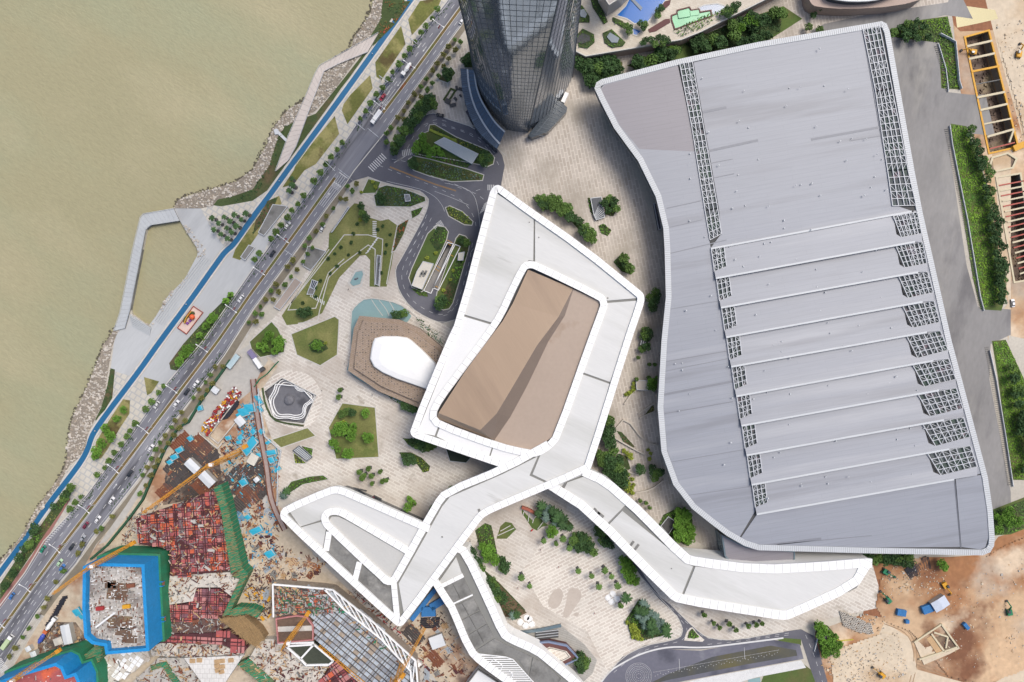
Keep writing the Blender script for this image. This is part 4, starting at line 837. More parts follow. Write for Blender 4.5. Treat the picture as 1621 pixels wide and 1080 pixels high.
for s, lab in ((RAMPL, 'left'), (RAMPR, 'right')):
    q = ccw(Q(s)); mb = MB(); zf = lambda y: -5 * max(0, min(1, (y - P(0, 465).y) / (P(0, 390).y - P(0, 465).y)))
    mb.poly(q); mb.v = [(x, y, zf(y) - .05) for x, y, z in mb.v]; n = len(q)
    mb.build('ramp_floor', m_yard, kind='structure'); w = MB(); w.wall(list(reversed(q)), -5.2, .5); w.build('ramp_wall', m_slate, kind='structure')
    k = MB(); k.strip(q, .4, 0, .9, True, -.2); tag(k.build('ramp_parapet', m_white), 'white parapet round the %s underground ramp between the planted islands' % ('wider western' if lab == 'left' else 'narrow eastern'), 'parapet')
# islands' glass roofs and vents
def slab_thing(name, s, z0, z1, m, label, cat, bars=None, bm=None, **k):
    t = empty(name, P(*pix(s)[0]), label, cat, world=True, **k); p = ccw(Q(s, z1)); mb = MB(); mb.prism(p, z0, z1); mb.build('body', m, t)
    mb = MB(); mb.strip(p, .35, z1 - .3, z1 + .2, True); mb.build('edge_trim', bm or m_fascia, t)
    if bars:
        mb = MB(); A, B, C, D = p[:4]
        for i in range(1, bars): f = i / bars; mb.bar(A.lerp(B, f) + Vector((0, 0, .12)), D.lerp(C, f) + Vector((0, 0, .12)), .22, .15)
        mb.build('glazing_bar', bm or m_fascia, t, kind='stuff')
    return t
m_gl = mat('pale_glass_roof', 'a9c0c2', 0.2, .06, .2, .04, 1); m_panel = mat('solar_panel', '3c4450', 0.25)
slab_thing('ramp_canopy', "688,226 703,218 757,244 747,259", 0, 3.5, m_gl, 'long pale green glass canopy on the planted road island', 'canopy', 14)
slab_thing('ramp_canopy', "597,404 603,405 600,452 594,450", 0, 1.4, m_panel, 'narrow dark blue glazed roof strip set in the lawn', 'roof light', 18)
slab_thing('ramp_canopy', "494,443 503,446 497,458 491,455", 0, 1.4, m_panel, 'small dark panelled roof at the bottom of the big lawn', 'roof light', 3)
slab_thing('stair_hut', "486,466 494,444 503,447 496,466", 0, 1.0, m_conc, 'grey stair block below the dark panelled roof on the lawn', 'stair hut')
slab_thing('roof_light', "640,308 648,308 650,318 642,319", 0, 1.8, m_panel, 'square dark glass roof light among bluish shrubs', 'roof light', 4)
slab_thing('station_hut', "670,414 686,418 668,458 652,452 660,430", 0, 4.5, mat('cream_roof', 'e6dfd0', .8), 'cream roofed hut with louvred vents beside the ramp', 'hut')
for i in range(4): mb = MB(); c = P(668 + i * 2.5, 436 - (i % 2) * 3); mb.box((c.x, c.y, 4.8), (1.0, 2.6, .7), R(-22)); tag(mb.build('roof_vent', m_conc), 'grey louvre vent on the cream roofed hut beside the ramp', 'vent', 'vents on the cream hut')
slab_thing('vent_block', "726,401 735,399 733,412 725,412", 0, 3, MATS['cream_roof'], 'small cream vent block on the eastern road island', 'vent block')
slab_thing('glass_ramp_roof', "935,314 952,312 957,344 944,348 940,340", 0, 2, m_panel, 'dark blue glass ramp roof between two planting beds', 'roof', 8)
slab_thing('skylight_shed', "464,713 473,706 494,724 486,730", 0, 2.2, m_deck2, 'small white skylight block between two grass triangles', 'skylight', 4, m_dglass)
for s, l in (("481,385 496,390 510,365 552,326 550,322 536,330", 'upper'),): pass
for s, l in (("524,368 551,327 553,329 526,367", 'dark'), ("487,390 497,392 516,398 492,428 480,421", 'pale'), ("467,440 477,447 443,491 434,486", 'brown')):
    slab_thing('underpass_opening', s, 0, 1.1, m_slate if l == 'dark' else (m_conc if l == 'pale' else mat('pinkish_floor', 'b5a79c', .9)), {'dark': 'long thin dark ventilation slot between footway and lawn', 'pale': 'grey walled underpass opening beside the footway', 'brown': 'pinkish walled underpass ramp below the grass square'}[l], 'underpass')
slab_thing('underpass_opening', "432,324 443,325 455,327 418,373 409,368", 0, 1.0, m_conc, 'pale walled underpass ramp between lawn bed and river road', 'underpass')
slab_thing('underpass_opening', "394,388 403,392 388,412 381,407", 0, 1.0, m_conc, 'short pale underpass opening near the palm square', 'underpass')
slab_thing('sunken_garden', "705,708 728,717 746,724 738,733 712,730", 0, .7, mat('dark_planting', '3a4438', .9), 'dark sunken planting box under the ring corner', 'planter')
slab_thing('pit_opening', "1046,833 1058,818 1071,827 1058,846", 0, 1.0, m_gap, 'dark rectangular opening in the grove south of the hall', 'opening')
slab_thing('bench_canopy', "1035,322 1040,322 1047,362 1043,364", 0, 3.5, mat('dark_canopy', '4d4a55', .6), 'thin dark canopy strip along the hall edge', 'canopy')
slab_thing('stair_block', "1007,602 1026,603 1026,618 1008,617", 0, 2.5, mat('pale_stone', 'cfc6b8', .85), 'pale stone stair block between bushes beside the hall', 'stairs')
for i, s in enumerate(("988,640 1000,622 1016,612 1038,620 1040,640", "975,678 990,660 1020,700 1045,706 1050,716", "1010,655 1025,645 1036,638 1040,650 1020,658 1012,662", "982,735 996,748 1014,752", "1005,780 1030,775 1050,760", "968,690 985,700 1006,712 1022,720")):
    mb = MB(); mb.strip(chaikin(Q(s), 1, False), .8, 0, 1.2 + i * .1); tag(mb.build('terrace_wall', MATS['pale_stone']), ('curved pale wall at the north of the sunken terraces', 'long stepped pale wall crossing the terraces', 'pale rim round the triangular pit by the hall', 'short pale wall under the dark trees', 'bent pale wall at the south end of the terraces', 'pale wall above the yellow shrubs on the terraces')[i], 'wall')
# ---------------------------------------------------------------- south court: stage, escalators, slate pool
mb = MB(); mb.poly(Q("786,994 803,1001 888,989 900,1000 925,1020 945,1045 938,1066 918,1085 880,1060 850,1035 812,1016 797,1006"), .10); struct(mb, 'boarded_terrace', mat('grey_boards', 'b9b6ae', .85, .08, .1, .05, 1, rot=20, brick=(6, 1.2, .08, 'aeaba4', '98958e')))
gw = MB(); gw.strip(chaikin(Q("786,994 803,1002 846,998 888,989"), 1, False), 1.6, 0, 1.5); tag(gw.build('glass_balustrade', m_wallg), 'bluish glass balustrade sweeping from the south wing', 'balustrade')
for i in range(3):
    mb = MB(); mb.bar(P(848, 1003 + i * 4.2, .6), P(884, 999 + i * 4.2, 1.6), 1.0, .8); t = tag(mb.build('escalator', m_gap), ('topmost', 'middle', 'lowest')[i] + ' of three dark escalators beside the boarded stage', 'escalator', 'escalators')
    mb = MB(); mb.bar(P(848, 1001.2 + i * 4.2, .9), P(884, 997.2 + i * 4.2, 1.9), .3, .5); mb.build('handrail', m_fascia, t)
sg = empty('platform_stage', P(880, 1035), 'dark brown polygonal platform with cream inlay and blue glass edge', 'platform', world=True)
p = Q("847,1018 868,1016 897,1022 914,1040 912,1044 886,1056 870,1044 850,1026", 5); mb = MB(); mb.prism(p, 0, 5); mb.build('body', MATS['brown_deck'], sg); mb = MB(); mb.strip(ccw(p), .9, 4, 5.7, True); mb.build('glass_edge', mat('blue_grey_glass', '8794b0', .2), sg)
mb = MB(); mb.prism(Q("864,1027 870,1024 897,1031 904,1040 889,1048 877,1043", 5), 5, 5.15); mb.build('cream_inlay', m_plaza3, sg); mb = MB(); mb.strip(ccw(Q("866,1028 871,1026 895,1032 901,1040 889,1046 878,1042", 5.15)), .3, 5, 5.2, True); mb.build('inlay_line', m_gap, sg)
ground('slate_court', "930,1120 950,1085 965,1063 989,1047 1034,1031 1060,1028 1109,1030 1160,1021 1219,1012 1266,1020 1272,1043 1174,1061 1052,1084 1020,1120", 6.2, mat('slate_paving', '73737f', .7, .14, .05, .08, .6, alt=[('565763', .04, .56, .06), ('8a8a90', .05, .64, .05)]))
ground('shallow_pool', "1127,1040 1220,1022 1260,1029 1262,1038 1180,1052 1060,1076 1020,1086 1060,1066", 6.6, mat('dark_pool_water', '5b5c5a', .15, .2, .04, .06, .6, alt=[('6d6748', .03, .55, .08)]))
mo = MB(); c = P(1011, 1070)
for r in (7.4, 5.6, 3.6): mo.strip([Vector((c.x + r * math.cos(a * math.pi / 24), c.y + r * math.sin(a * math.pi / 24), 0)) for a in range(48)], .14, .1, .19, True)
for r, n in ((6.6, 44), (4.6, 30), (2.6, 16), (1.4, 8)):
    for i in range(n): a = 2 * math.pi * i / n; mo.box((c.x + r * math.cos(a), c.y + r * math.sin(a), .18), (.22, .5, .06), a + .4)
tag(mo.build('round_mosaic', m_markw), 'round dark mosaic with white dotted rings set in the slate paving', 'mosaic')
dt = MB()
for i in range(95):
    x = 1035 + i * 2.1; y = 1064 - (x - 1035) * .178; dt.box((*P(x, y).xy, .2), (.3, .3, .12))
    if i % 2: dt.box((*P(x, y + 5 + 1.8 * math.sin(i)).xy, .2), (.45, .28, .12), i)
for x, y in ((1075, 1052), (1178, 1034)): dt.bar(P(x, y - 9, .25), P(x + 1, y + 9, .25), .25, .2)
dt.build('fountain_jets', m_markw, kind='stuff')
ground('pebble_band', "1060,1086 1110,1074 1268,1045 1276,1057 1198,1072 1130,1092 1060,1110", 6.9, mat('white_pebbles', 'e6e6e4', .9, .08, .3, .2, 3)); ground('small_pool', "1184,1076 1203,1072 1205,1090 1184,1092", 7.2, m_pool)
mp = mat('paving_inlay', 'cbbfb2', .85, .06, .2, .05, 1)
for s in ("876,935 886,930 892,938 890,950 884,962 874,965 866,955 870,945", "900,930 918,932 922,945 910,962 898,980 890,975 896,955", "905,972 918,968 914,978"): ground('paving_inlay', s, 5.3, mp, smooth=2)
for cx, cy in ((963, 946), (970, 940), (968, 952), (976, 948), (824, 985), (834, 978), (832, 990), (842, 988), (838, 980)):
    mb = MB(); c = P(cx, cy); mb.strip([Vector((c.x + 1.7 * math.cos(a * .3927), c.y + 1.7 * math.sin(a * .3927), 0)) for a in range(16)], .35, .1, .45, True); mb.tube((c.x, c.y, .1), (c.x, c.y, .3), 1.4, n=16)
    tag(mb.build('round_bench', m_white), 'white round bench in the cluster beside the ' + ('palm bed' if cx > 900 else 'brown triangle bed'), 'bench', 'round benches by the ' + ('palms' if cx > 900 else 'triangle bed'))
for s, lab, m in (("826,806 834,815 843,824 851,816 861,826 868,832 858,834 850,840 842,836 826,812", 'striped', m_lawn2), ("786,853 792,833 800,826 810,828 817,838 802,853 790,853", 'striped', m_lawn2)): ground('lawn', s, 6.2, m)
bl = MB()
for a, b in (((831, 806), (828, 815)), ((838, 810), (836, 826)), ((847, 815), (843, 828)), ((860, 826), (851, 838)), ((792, 841), (808, 832)), ((788, 848), (814, 836))): bl.bar(P(*a, .3), P(*b, .3), .4, .5)
struct(bl, 'lawn_edging', m_kerb)
pg = MB(); pg.strip(chaikin(Q("826,802 838,806 851,815"), 1, False), 1.5, 0, 2.6); tag(pg.build('red_pergola', mat('red_timber', 'b0644e', .7)), 'curved red pergola over the striped lawn', 'pergola')
mb = MB(); mb.box((*P(842, 839).xy, .6), (1.6, .6, 1.2), .7); tag(mb.build('red_bench', mat('red_paint', 'c23b34', .5)), 'small red bench beside the striped lawn', 'bench')
# cafe umbrellas by the loop
for i, (x, y) in enumerate(((565, 780), (574, 782), (591, 789))):
    t = empty('cafe_parasol', P(x, y), 'dark red parasol on the cafe terrace beside the loop', 'parasol', 'cafe parasols'); mb = MB(); mb.tube((0, 0, 0), (0, 0, 2.6), .06, n=6); mb.build('pole', m_fascia, t)
    mb = MB(); mb.add([(0, 0, 2.8)] + [(1.5 * math.cos(a * math.pi / 4), 1.5 * math.sin(a * math.pi / 4), 2.3) for a in range(8)], [(0, k + 1, (k + 1) % 8 + 1) for k in range(8)]); mb.build('canopy', mat('red_canvas', '9c3540', .8) if i == 0 else MATS['red_canvas'], t)
cf = MB(); cf.strip(Q("557,782 560,772 581,777"), .5, 0, 1.1); cf.strip(Q("592,784 604,790 600,797"), .5, 0, 1.1); tag(cf.build('cafe_fence', m_gap), 'low dark fence round the cafe terrace by the loop', 'fence')
# flower display on the promenade
fd = empty('flower_display', P(303, 507), 'pink stage mat with orange ball, purple boxes and green arcs on the promenade', 'display', world=True)
p = Q("307,485 322,495 296,529 282,519"); mb = MB(); mb.prism(p, 0, .35); mb.build('mat', mat('pink_mat', 'e8cdc0', .8), fd)
mb = MB(); mb.strip(ccw(p), .35, .2, 1.0, True); mb.build('red_barrier', mat('barrier_red', 'a8564a', .7), fd)
mb = MB(); c = P(304, 502, 2); mb.blob((c.x, c.y, 2), (1.6, 1.6, 1.6), 12, 8, .02); mb.build('ball', mat('orange_ball', 'ee6a3c', .5), fd, smooth=True)
for x, y in ((298, 512), (302, 508)): mb = MB(); mb.box((*P(x, y).xy, .8), (1.3, 1.3, 1.2), .9); mb.build('purple_box', MATS.get('purple_paint') or mat('purple_paint', '8a4f9c', .6), fd)
for s in ("293,510 295,503 299,501", "301,497 306,494 308,498"): mb = MB(); mb.strip(chaikin(Q(s), 1, False), 1.2, .3, 1.6); mb.build('green_arc', m_bed, fd)
for s in ("294,512 297,503 305,493",): mb = MB(); mb.strip(chaikin(Q(s), 1, False), .5, .3, 2); mb.build('yellow_arch', m_yellow, fd)
# ---------------------------------------------------------------- construction sites
m_blue = mat('blue_safety_net', '259ade', .6, .08, .3, .12, .8, f=.7, rot=40, stretch=(.3, 2, 1)); m_green = mat('green_safety_net', '2f8a63', .8, .15, .15, .15, 1.2, alt=[('3f7f58', .2, .55, .1)])
m_rust = mat('rusty_steel', '8a5640', .85, .2, .3, .15, 1.5); m_form = mat('red_formwork', 'bb6462', .85, .16, .12, .16, .9, alt=[('d8694a', .06, .63, .05), ('8f5058', .1, .6, .08)])
m_formd = plain('dark_red_beam', '5a3336', .8); m_cream = mat('site_slab', 'ddd6ca', .9, .1, .1, .12, .8, alt=[('b9aea2', .08, .6, .07)]); m_ply = mat('plywood', 'd0ad82', .85, .1, .4, .08, 2)
m_ydk = plain('crane_yellow', 'dd9a2e', .5); m_black = mat('black_rebar_mat', '57514f', .85, .2, .3, .2, 1.6); m_tarp = plain('blue_tarp', '2f9fcc', .6, rand=.15); m_cyan = plain('cyan_sheet', '35b3d1', .6)
m_red = plain('site_red', 'b03a3a', .6); m_yel = plain('site_yellow', 'e5a92c', .6); m_shed = mat('white_shed_roof', 'e9ecee', .5, .04, .5, .03, 2, stretch=(3, .2, 1)); m_bamboo = plain('scaffold_bamboo', 'b39468', .9); m_mud = mat('wet_mud', '735c4b', .6, .25, .12, .2, .8, alt=[('8c7a5c', .06, .6, .05)])
rs = random.Random(21)
def netted_tower(s, top, mid, label, deck_m, n):
    t = empty('building_under_construction', P(*pix(s)[0]), label, 'building site', world=True); p = ccw(Q(s, top))
    mb = MB(); mb.strip(p, 1.7, mid, top + 1.5, True, -.9); mb.build('blue_netting', m_blue, t); mb = MB(); q = offset(p, -1.4, True); mb.strip(q, 1.2, 0, mid, True, -.9); mb.build('green_netting', m_green, t)
    mb = MB(); mb.prism(p, mid - 3, top - 2.0); mb.build('deck', deck_m, t)
    rib = MB()
    for v in resample(q + [q[0]], 2.0):
        rib.bar((v.x, v.y, 0), (v.x, v.y, mid), .25, .25) if False else None
    xy = [(v.x, v.y) for v in p]; g = [MB() for _ in range(4)]
    for x, y in scatter(xy, n, rs):
        k = rs.randrange(4); a = rs.choice((0, 1.57)) + rs.uniform(-.1, .1)
        g[k].box((x, y, top - 2 + .25), (.3 + 2.2 * rs.random() ** 2, rs.uniform(.12, .4), rs.uniform(.3, 1.0)), a)
    for k, (nm, m) in enumerate((('timber_clutter', m_rust), ('pale_clutter', m_white), ('dark_clutter', m_conc), ('grey_clutter', m_sitegrey))): g[k].build(nm, m, t, kind='stuff')
    return t, p
TA, pA = netted_tower("139,899 150,895 226,897 228,940 233,1024 174,1029 172,1017 150,1013 141,1005 138,960", 27, 14, 'half built tower with a bright blue net collar and cluttered concrete deck', mat('tower_deck', 'c8c3bc', .9, .25, .12, .25, .7, alt=[('8b8079', .09, .56, .08), ('5f5450', .12, .66, .05)]), 620)
for c, d in (((186, 936), (11, 9)), ((190, 985), (13, 7)), ((205, 1012), (8, 4)), ((175, 925), (6, 4)), ((196, 1000), (9, 4))): mb = MB(); q = P(*c, 25); mb.box((q.x, q.y, 25.1), (*d, .35), rs.uniform(-.1, .1)); mb.build('core_opening', m_mud, TA)
for c, m in (((202, 959), m_yel), ((209, 926), m_rust), ((160, 962), m_red)): mb = MB(); q = P(*c, 25); mb.box((q.x, q.y, 26), (4, 2, 1.4), .1); mb.build('equipment_box', m, TA)
bm_ = MB(); a, b = P(152, 993, 28), P(182, 970, 30); bm_.bar(a, b, .9, .9); tag(bm_.build('concrete_boom', m_white), 'white concrete pump boom lying over the blue netted tower deck', 'pump boom')
TB, pB = netted_tower("-10,1086 40,1068 90,1053 98,1057 105,1074 120,1069 126,1082 128,1140 -10,1140", 25, 13, 'second half built tower with blue net at the bottom left corner', m_form, 90)
for x, y, lab in ((252, 924, 'upper'), (254, 980, 'lower')):
    t = empty('hoist_landing', P(x, y), lab + ' blue hoist landing on the green net of the tower', 'hoist', world=True); c = P(x, y, 14); mb = MB(); mb.box((c.x, c.y, 13), (5, 2.4, .4)); mb.build('platform', m_rust, t)
    mb = MB(); [mb.bar((c.x + a, c.y + b, 13), (c.x + a, c.y + b, 15), .2) for a in (-2.5, 2.5) for b in (-1.2, 1.2)]; [mb.bar((c.x - 2.5, c.y + b, 14.6), (c.x + 2.5, c.y + b, 14.6), .3, 1.1) for b in (-1.2, 1.2)]; mb.build('guard', m_blue, t)
def deck_thing(name, s, z, m, label, cat, cell=3.0, ang=0, cols=None, beam=None, clutter=0, dens=.9):
    t = empty(name, P(*pix(s)[0]), label, cat, world=True); p = ccw(Q(s, z)); mb = MB(); mb.prism(p, 0, z); mb.build('slab', m, t); xy = [(v.x, v.y) for v in p]
    cx = sum(v.x for v in p) / len(p); cy = sum(v.y for v in p) / len(p); Rm = Matrix.Rotation(R(ang), 2)
    if cols:
        g = [MB() for _ in cols]; N = int(60 / cell)
        for i in range(-N, N):
            for j in range(-N, N):
                v = Rm @ Vector((i * cell, j * cell)); x, y = cx + v.x, cy + v.y
                if rs.random() < dens and inside(x, y, xy): g[rs.randrange(len(cols))].box((x, y, z + .12 + rs.uniform(0, .1)), (cell * .86, cell * .86, .3 + rs.uniform(0, .25)), R(ang), (rs.uniform(-.04, .04), rs.uniform(-.04, .04)))
        for k, m2 in enumerate(cols): g[k].build('deck_panel', m2, t, kind='stuff')
    if beam:
        b = MB(); bm2, pitch, w = beam; N = int(70 / pitch)
        for ax in (0, 1):
            for i in range(-N, N):
                run = None; st = 1.0; k = -75.0
                while k < 75:
                    v = Rm @ Vector((i * pitch, k) if ax else (k, i * pitch)); x, y = cx + v.x, cy + v.y; ins = inside(x, y, xy)
                    if ins and run is None: run = (x, y)
                    if not ins and run is not None: b.bar((*run, z + .55), (x, y, z + .55), w, .5); run = None
                    k += st
        b.build('beam_grid', bm2, t, kind='stuff')
    if clutter: heap(xy, clutter, z + .3, t)
    return t, p
def heap(xy, n, z, parent=None, mats=None, lw=(.4, 3.2), name='site_debris', ang=None):
    mats = mats or [m_rust, m_conc, m_sitegrey, m_ply, m_formd]; mats = [m_sitegrey if (m is m_white and q) else m for q, m in enumerate(mats)]; g = [MB() for _ in mats]; n = int(n * 1.7)
    for x, y in scatter(xy, n, rs):
        k = rs.randrange(len(mats)); a = (rs.uniform(0, 3.14) if ang is None else R(ang) + rs.choice((0, 1.57)) + rs.uniform(-.15, .15)); g[k].box((x, y, z + rs.uniform(.1, .5)), (lw[0] + (lw[1] - lw[0]) * rs.random() ** 2.2 * 1.3, rs.uniform(.12, .5) * (3 if rs.random() < .08 else 1), rs.uniform(.2, .9)), a)
    for k, m in enumerate(mats):
        if g[k].v: g[k].build(name, m, parent, kind='stuff')
m_form2 = plain('orange_formwork', 'd66a4a', .8, var=.15); m_form3 = plain('mauve_formwork', '8d6068', .8, var=.15); m_form4 = plain('pinkish_formwork', 'c98884', .8, var=.15)
deck_thing('formwork_deck', "215,822 300,792 340,776 350,800 362,850 372,903 300,910 270,912 268,870 250,866 222,862", 8, m_formd, 'large red formwork deck with crossing beams beside the blue netted tower', 'formwork deck', 2.6, 4, [m_form, m_form, m_form2, m_form3, m_form4], (m_formd, 5.2, .45), 330, .85)
deck_thing('formwork_deck', "311,932 348,932 366,946 352,976 265,986 264,960 306,954", 6, m_formd, 'middle red formwork deck below the white slab', 'formwork deck', 2.4, -2, [m_form, m_form, m_form4, m_form3], (m_formd, 4.8, .4), 40)
deck_thing('formwork_deck', "254,1004 350,1002 362,996 392,1026 384,1035 350,1020 254,1018", 6, m_formd, 'narrow red formwork strip with a fanned eastern end', 'formwork deck', 4.2, -3, [m_form, m_form, m_form4], (m_formd, 8.4, .5), 10)
deck_thing('formwork_deck', "500,1090 525,1053 536,1048 585,1090", 6, m_formd, 'red formwork triangle at the bottom edge beside the steel deck', 'formwork deck', 3.2, 35, [m_form, m_form2, m_form4], (m_formd, 6.4, .45), 15)
deck_thing('concrete_slab', "269,911 364,906 369,914 380,917 366,944 348,930 311,930 305,952 264,958", 6.5, m_cream, 'pale concrete slab between two red formwork decks', 'slab', clutter=90)
deck_thing('concrete_slab', "238,1026 256,1017 348,1021 386,1036 290,1040 240,1038", 5, m_cream, 'pale concrete slab strewn with timber below the red strip', 'slab', clutter=110)
TW, pW = deck_thing('concrete_slab', "291,1042 385,1038 350,1090 326,1090", 5, mat('white_slab', 'ebe8e2', .9, .08, .15, .08, 1, brick=(2.6, 2.6, .12, 'e6e3dd', 'c9c5be')), 'bright white triangular slab with timber bundles at the bottom', 'slab')
deck_thing('concrete_slab', "145,1052 178,1032 232,1028 238,1042 214,1062 165,1092 152,1092", 3.5, m_cream, 'tiled white slab at the foot of the two netted towers', 'slab', 2.6, -35, [m_white, m_cream], None, 12)
deck_thing('concrete_slab', "250,1042 290,1042 325,1090 200,1090", 3, m_sitegrey, 'grey slab with scaffold boards at the bottom edge', 'slab', clutter=110)
deck_thing('concrete_slab', "378,1056 396,1040 412,1012 432,1012 448,1018 476,1046 486,1056 520,1054 498,1092 440,1092", 5, m_cream, 'pale slab crowded with dark red boxes in front of the truss pits', 'slab', clutter=240)
for k, (c, r) in enumerate((((305, 1046), 0), ((316, 1045), 0), ((344, 1047), .1), ((352, 1046), .1), ((344, 1054), .2), ((352, 1055), .1), ((345, 1061), .3), ((351, 1063), .2), ((366, 1045), .1))):
    t = empty('timber_bundle', P(*c, 5), 'bundle of tan timber on the bright white triangular slab', 'timber', 'timber bundles on the white slab', R(90) + r); t['_w'] = 0
    for q in range(7): mb = MB(); mb.box((0, (q - 3) * .42, .35), (2.2, .34, .7)); mb.build('plank', m_ply, t)
deck_thing('scaffold_deck', '262,987 350,977 358,990 346,1001 256,1003', 5.5, MATS.get('dark_boards') or mat('dark_boards', '6d5650', .9, .25, .2, .2, 1.5), 'dark brown scaffold deck between two red formwork decks', 'deck', clutter=70)
def net(s, z, label, sl=1.5, m=None):
    t = empty('netting_screen', P(*pix(s)[0]), label, 'netting', world=True); p = ccw(Q(s, z)); mb = MB(); mb.prism(p, 0, z); mb.build('net_panel', m or m_green, t)
    mb = MB(); c = resample(p + [p[0]], 2.2)
    for a in c: mb.bar((a.x, a.y, 0), (a.x, a.y, z + 1.2), .14)
    xs = [(v.x, v.y) for v in p]
    for x, y in scatter(xs, int(abs(area2(p)) * .5), rs): mb.bar((x - 1.2, y - .4, z + .1), (x + 1.2, y + .4, z + .1), .12)
    mb.build('scaffold_pole', m_bamboo, t, kind='stuff'); return t
net("338,772 350,767 360,800 383,899 366,909 350,810", 10, 'long straight green net screen along the red formwork deck')
net("383,899 393,908 386,922 362,973 352,976 380,916 367,913", 9, 'bent green net screen at the corner of the red decks')
net("355,972 374,961 398,962 413,969 407,978 390,972 372,976", 7, 'curved bright green net beside the bamboo scaffold')
net("376,1052 393,1043 448,1092 424,1092", 6, 'green net strip at the bottom of the site')
net("112,1058 130,1040 154,1020 162,1026 158,1046 130,1066", 10, 'dark green net wall between the two blue netted towers')
net("238,1054 262,1048 292,1092 280,1092 258,1056 240,1062", 4, 'thin green net bent like a hook on the grey slab')
scf = empty('bamboo_scaffold', P(385, 1000), 'tan pole scaffold bending beside the red formwork strip', 'scaffold', world=True); sp_ = Q("346,981 385,976 409,998 418,1012 404,1025 392,1018 361,993", 8); mb = MB(); mb.prism(ccw(sp_), 0, 7); mb.build('scaffold_deck', mat('scaffold_boards', '9c8260', .9, .2, .3, .2, 2), scf)
mb = MB()
for x, y in scatter([(v.x, v.y) for v in sp_], 420, rs): a = rs.choice((.5, 2.1)); d = Vector((math.cos(a), math.sin(a), 0)) * rs.uniform(.8, 2.4); mb.bar(Vector((x, y, 7.3)) - d, Vector((x, y, 7.5)) + d, .13)
mb.build('scaffold_pole', m_bamboo, scf, kind='stuff')
# steel framed building
ZF = 9
m_sdeck = mat('steel_deck', 'c3ccd4', .5, .12, .2, .1, 1.5); m_sdeck2 = mat('dull_steel_deck', 'a6abb2', .6, .15, .2, .1, 1.5); m_sbeam = plain('dark_steel_beam', '66625f', .6)
SFP = "432,925 513,932 527,934 590,984 658,1046 662,1090 575,1090 537,1046 500,1014 497,980 487,973 470,971 433,977"
fr_ = empty('steel_frame_building', P(550, 1000), 'steel deck building frame with a grey panel grid and white edge truss', 'building site', world=True)
p = ccw(Q(SFP, ZF)); mb = MB(); mb.prism(p, 0, ZF - .6); mb.build('slab', mat('frame_base', 'b3a596', .9, .2, .15, .2, .8), fr_); xy = [(v.x, v.y) for v in p]
A0 = R(-40); u = Vector((math.cos(A0), math.sin(A0))); v_ = Vector((-u.y, u.x)); o0 = P(560, 1010, ZF); gp = [MB(), MB(), MB()]; bb = MB()
for i in range(-24, 26):
    for j in range(-14, 14):
        c = Vector((o0.x, o0.y)) + u * (i * 3.1) + v_ * (j * 2.7)
        if not inside(c.x, c.y, xy): continue
        px_ = c.x / S * H / (H - ZF) + 810.5
        if px_ > 487: 
            if rs.random() < .9: gp[0 if rs.random() < .6 else 1].box((c.x, c.y, ZF - .3), (2.75, 2.35, .3), A0)
        elif rs.random() < .45: gp[2].box((c.x, c.y, ZF - .35), (2.4, 2.0, .3), A0)
for j in range(-14, 15):
    for ax in (0, 1):
        run = None; k = -80.0
        while k < 80:
            c = Vector((o0.x, o0.y)) + ((u * k + v_ * ((j - .5) * 2.7)) if not ax else (v_ * k + u * ((j - .5) * 6.2))); ins = inside(c.x, c.y, xy)
            if ins and run is None: run = c
            if (not ins) and run is not None: bb.bar((*run, ZF + .1), (*c, ZF + .1), .42 if j % 2 == 0 else .25, .5); run = None
            k += .8
gp[0].build('deck_panel', m_sdeck, fr_, kind='stuff'); gp[1].build('deck_panel', m_sdeck2, fr_, kind='stuff'); gp[2].build('deck_panel', m_ply, fr_, kind='stuff'); bb.build('beam_grid', m_sbeam, fr_, kind='stuff')
et = MB(); o1 = Q("432,925 513,932 527,934 590,984 658,1046 662,1090", ZF + 1); o2 = Q("513,932 545,965 604,1012 650,1062 652,1090", ZF + 1)
for L_ in (o1, o2):
    for a, b in zip(L_, L_[1:]): et.bar(a, b, .9, .9)
ra, rb2 = resample(o1[2:], 5), resample(o2[1:], 5)
for a, b in zip(ra, rb2): et.bar(a, b, .6, .6)
et.bar(Q("432,925", ZF + 1)[0], Q("433,977", ZF + 1)[0], .8, .8); et.build('edge_truss', m_white, fr_)
heap([(v.x, v.y) for v in Q("434,928 512,935 545,968 500,972 470,968 436,975", ZF)], 260, ZF, fr_, [m_rust, m_rust, m_form2, m_white, m_black, m_green], ang=2)
heap([(v.x, v.y) for v in Q("520,940 600,990 655,1050 640,1060 560,990", ZF)], 60, ZF, fr_, [m_rust, m_white, m_green, m_ply])
mb = MB(); q = Q("438,979 470,974 486,976 496,990 496,1012 441,1017", ZF); mb.prism(ccw(q), ZF - .5, ZF + .05); mb.build('pit_floor', m_mud, fr_); mb = MB(); mb.strip(ccw(q), .7, ZF - .5, ZF + 1.2, True); mb.build('pit_edge', m_form4, fr_)
mb = MB(); q2 = Q("440,992 496,990 497,998 440,1000", ZF); mb.prism(ccw(q2), ZF, ZF + .4); mb.build('pit_slab', m_cream, fr_)
tp_ = empty('truss_pit', P(490, 1038), 'dark pit crossed by white truss bars at the corner of the steel deck', 'pit', world=True); q = ccw(Q("453,1023 497,1020 528,1046 521,1052 485,1053 476,1043", 6)); mb = MB(); mb.prism(q, 0, 5.6); mb.build('pit_floor', mat('green_black_floor', '4a4f42', .9, .2, .2), tp_)
mb = MB(); [mb.bar(a, b, 1.0, 1.0) for a, b in zip(q, q[1:] + q[:1])]; mb.bar(P(497, 1020, 6), P(476, 1043, 6), 1.0, 1.0); mb.bar(P(440, 1018, 7), P(497, 1017, 7), 1.2, 1.0); mb.build('truss_bar', m_white, tp_)
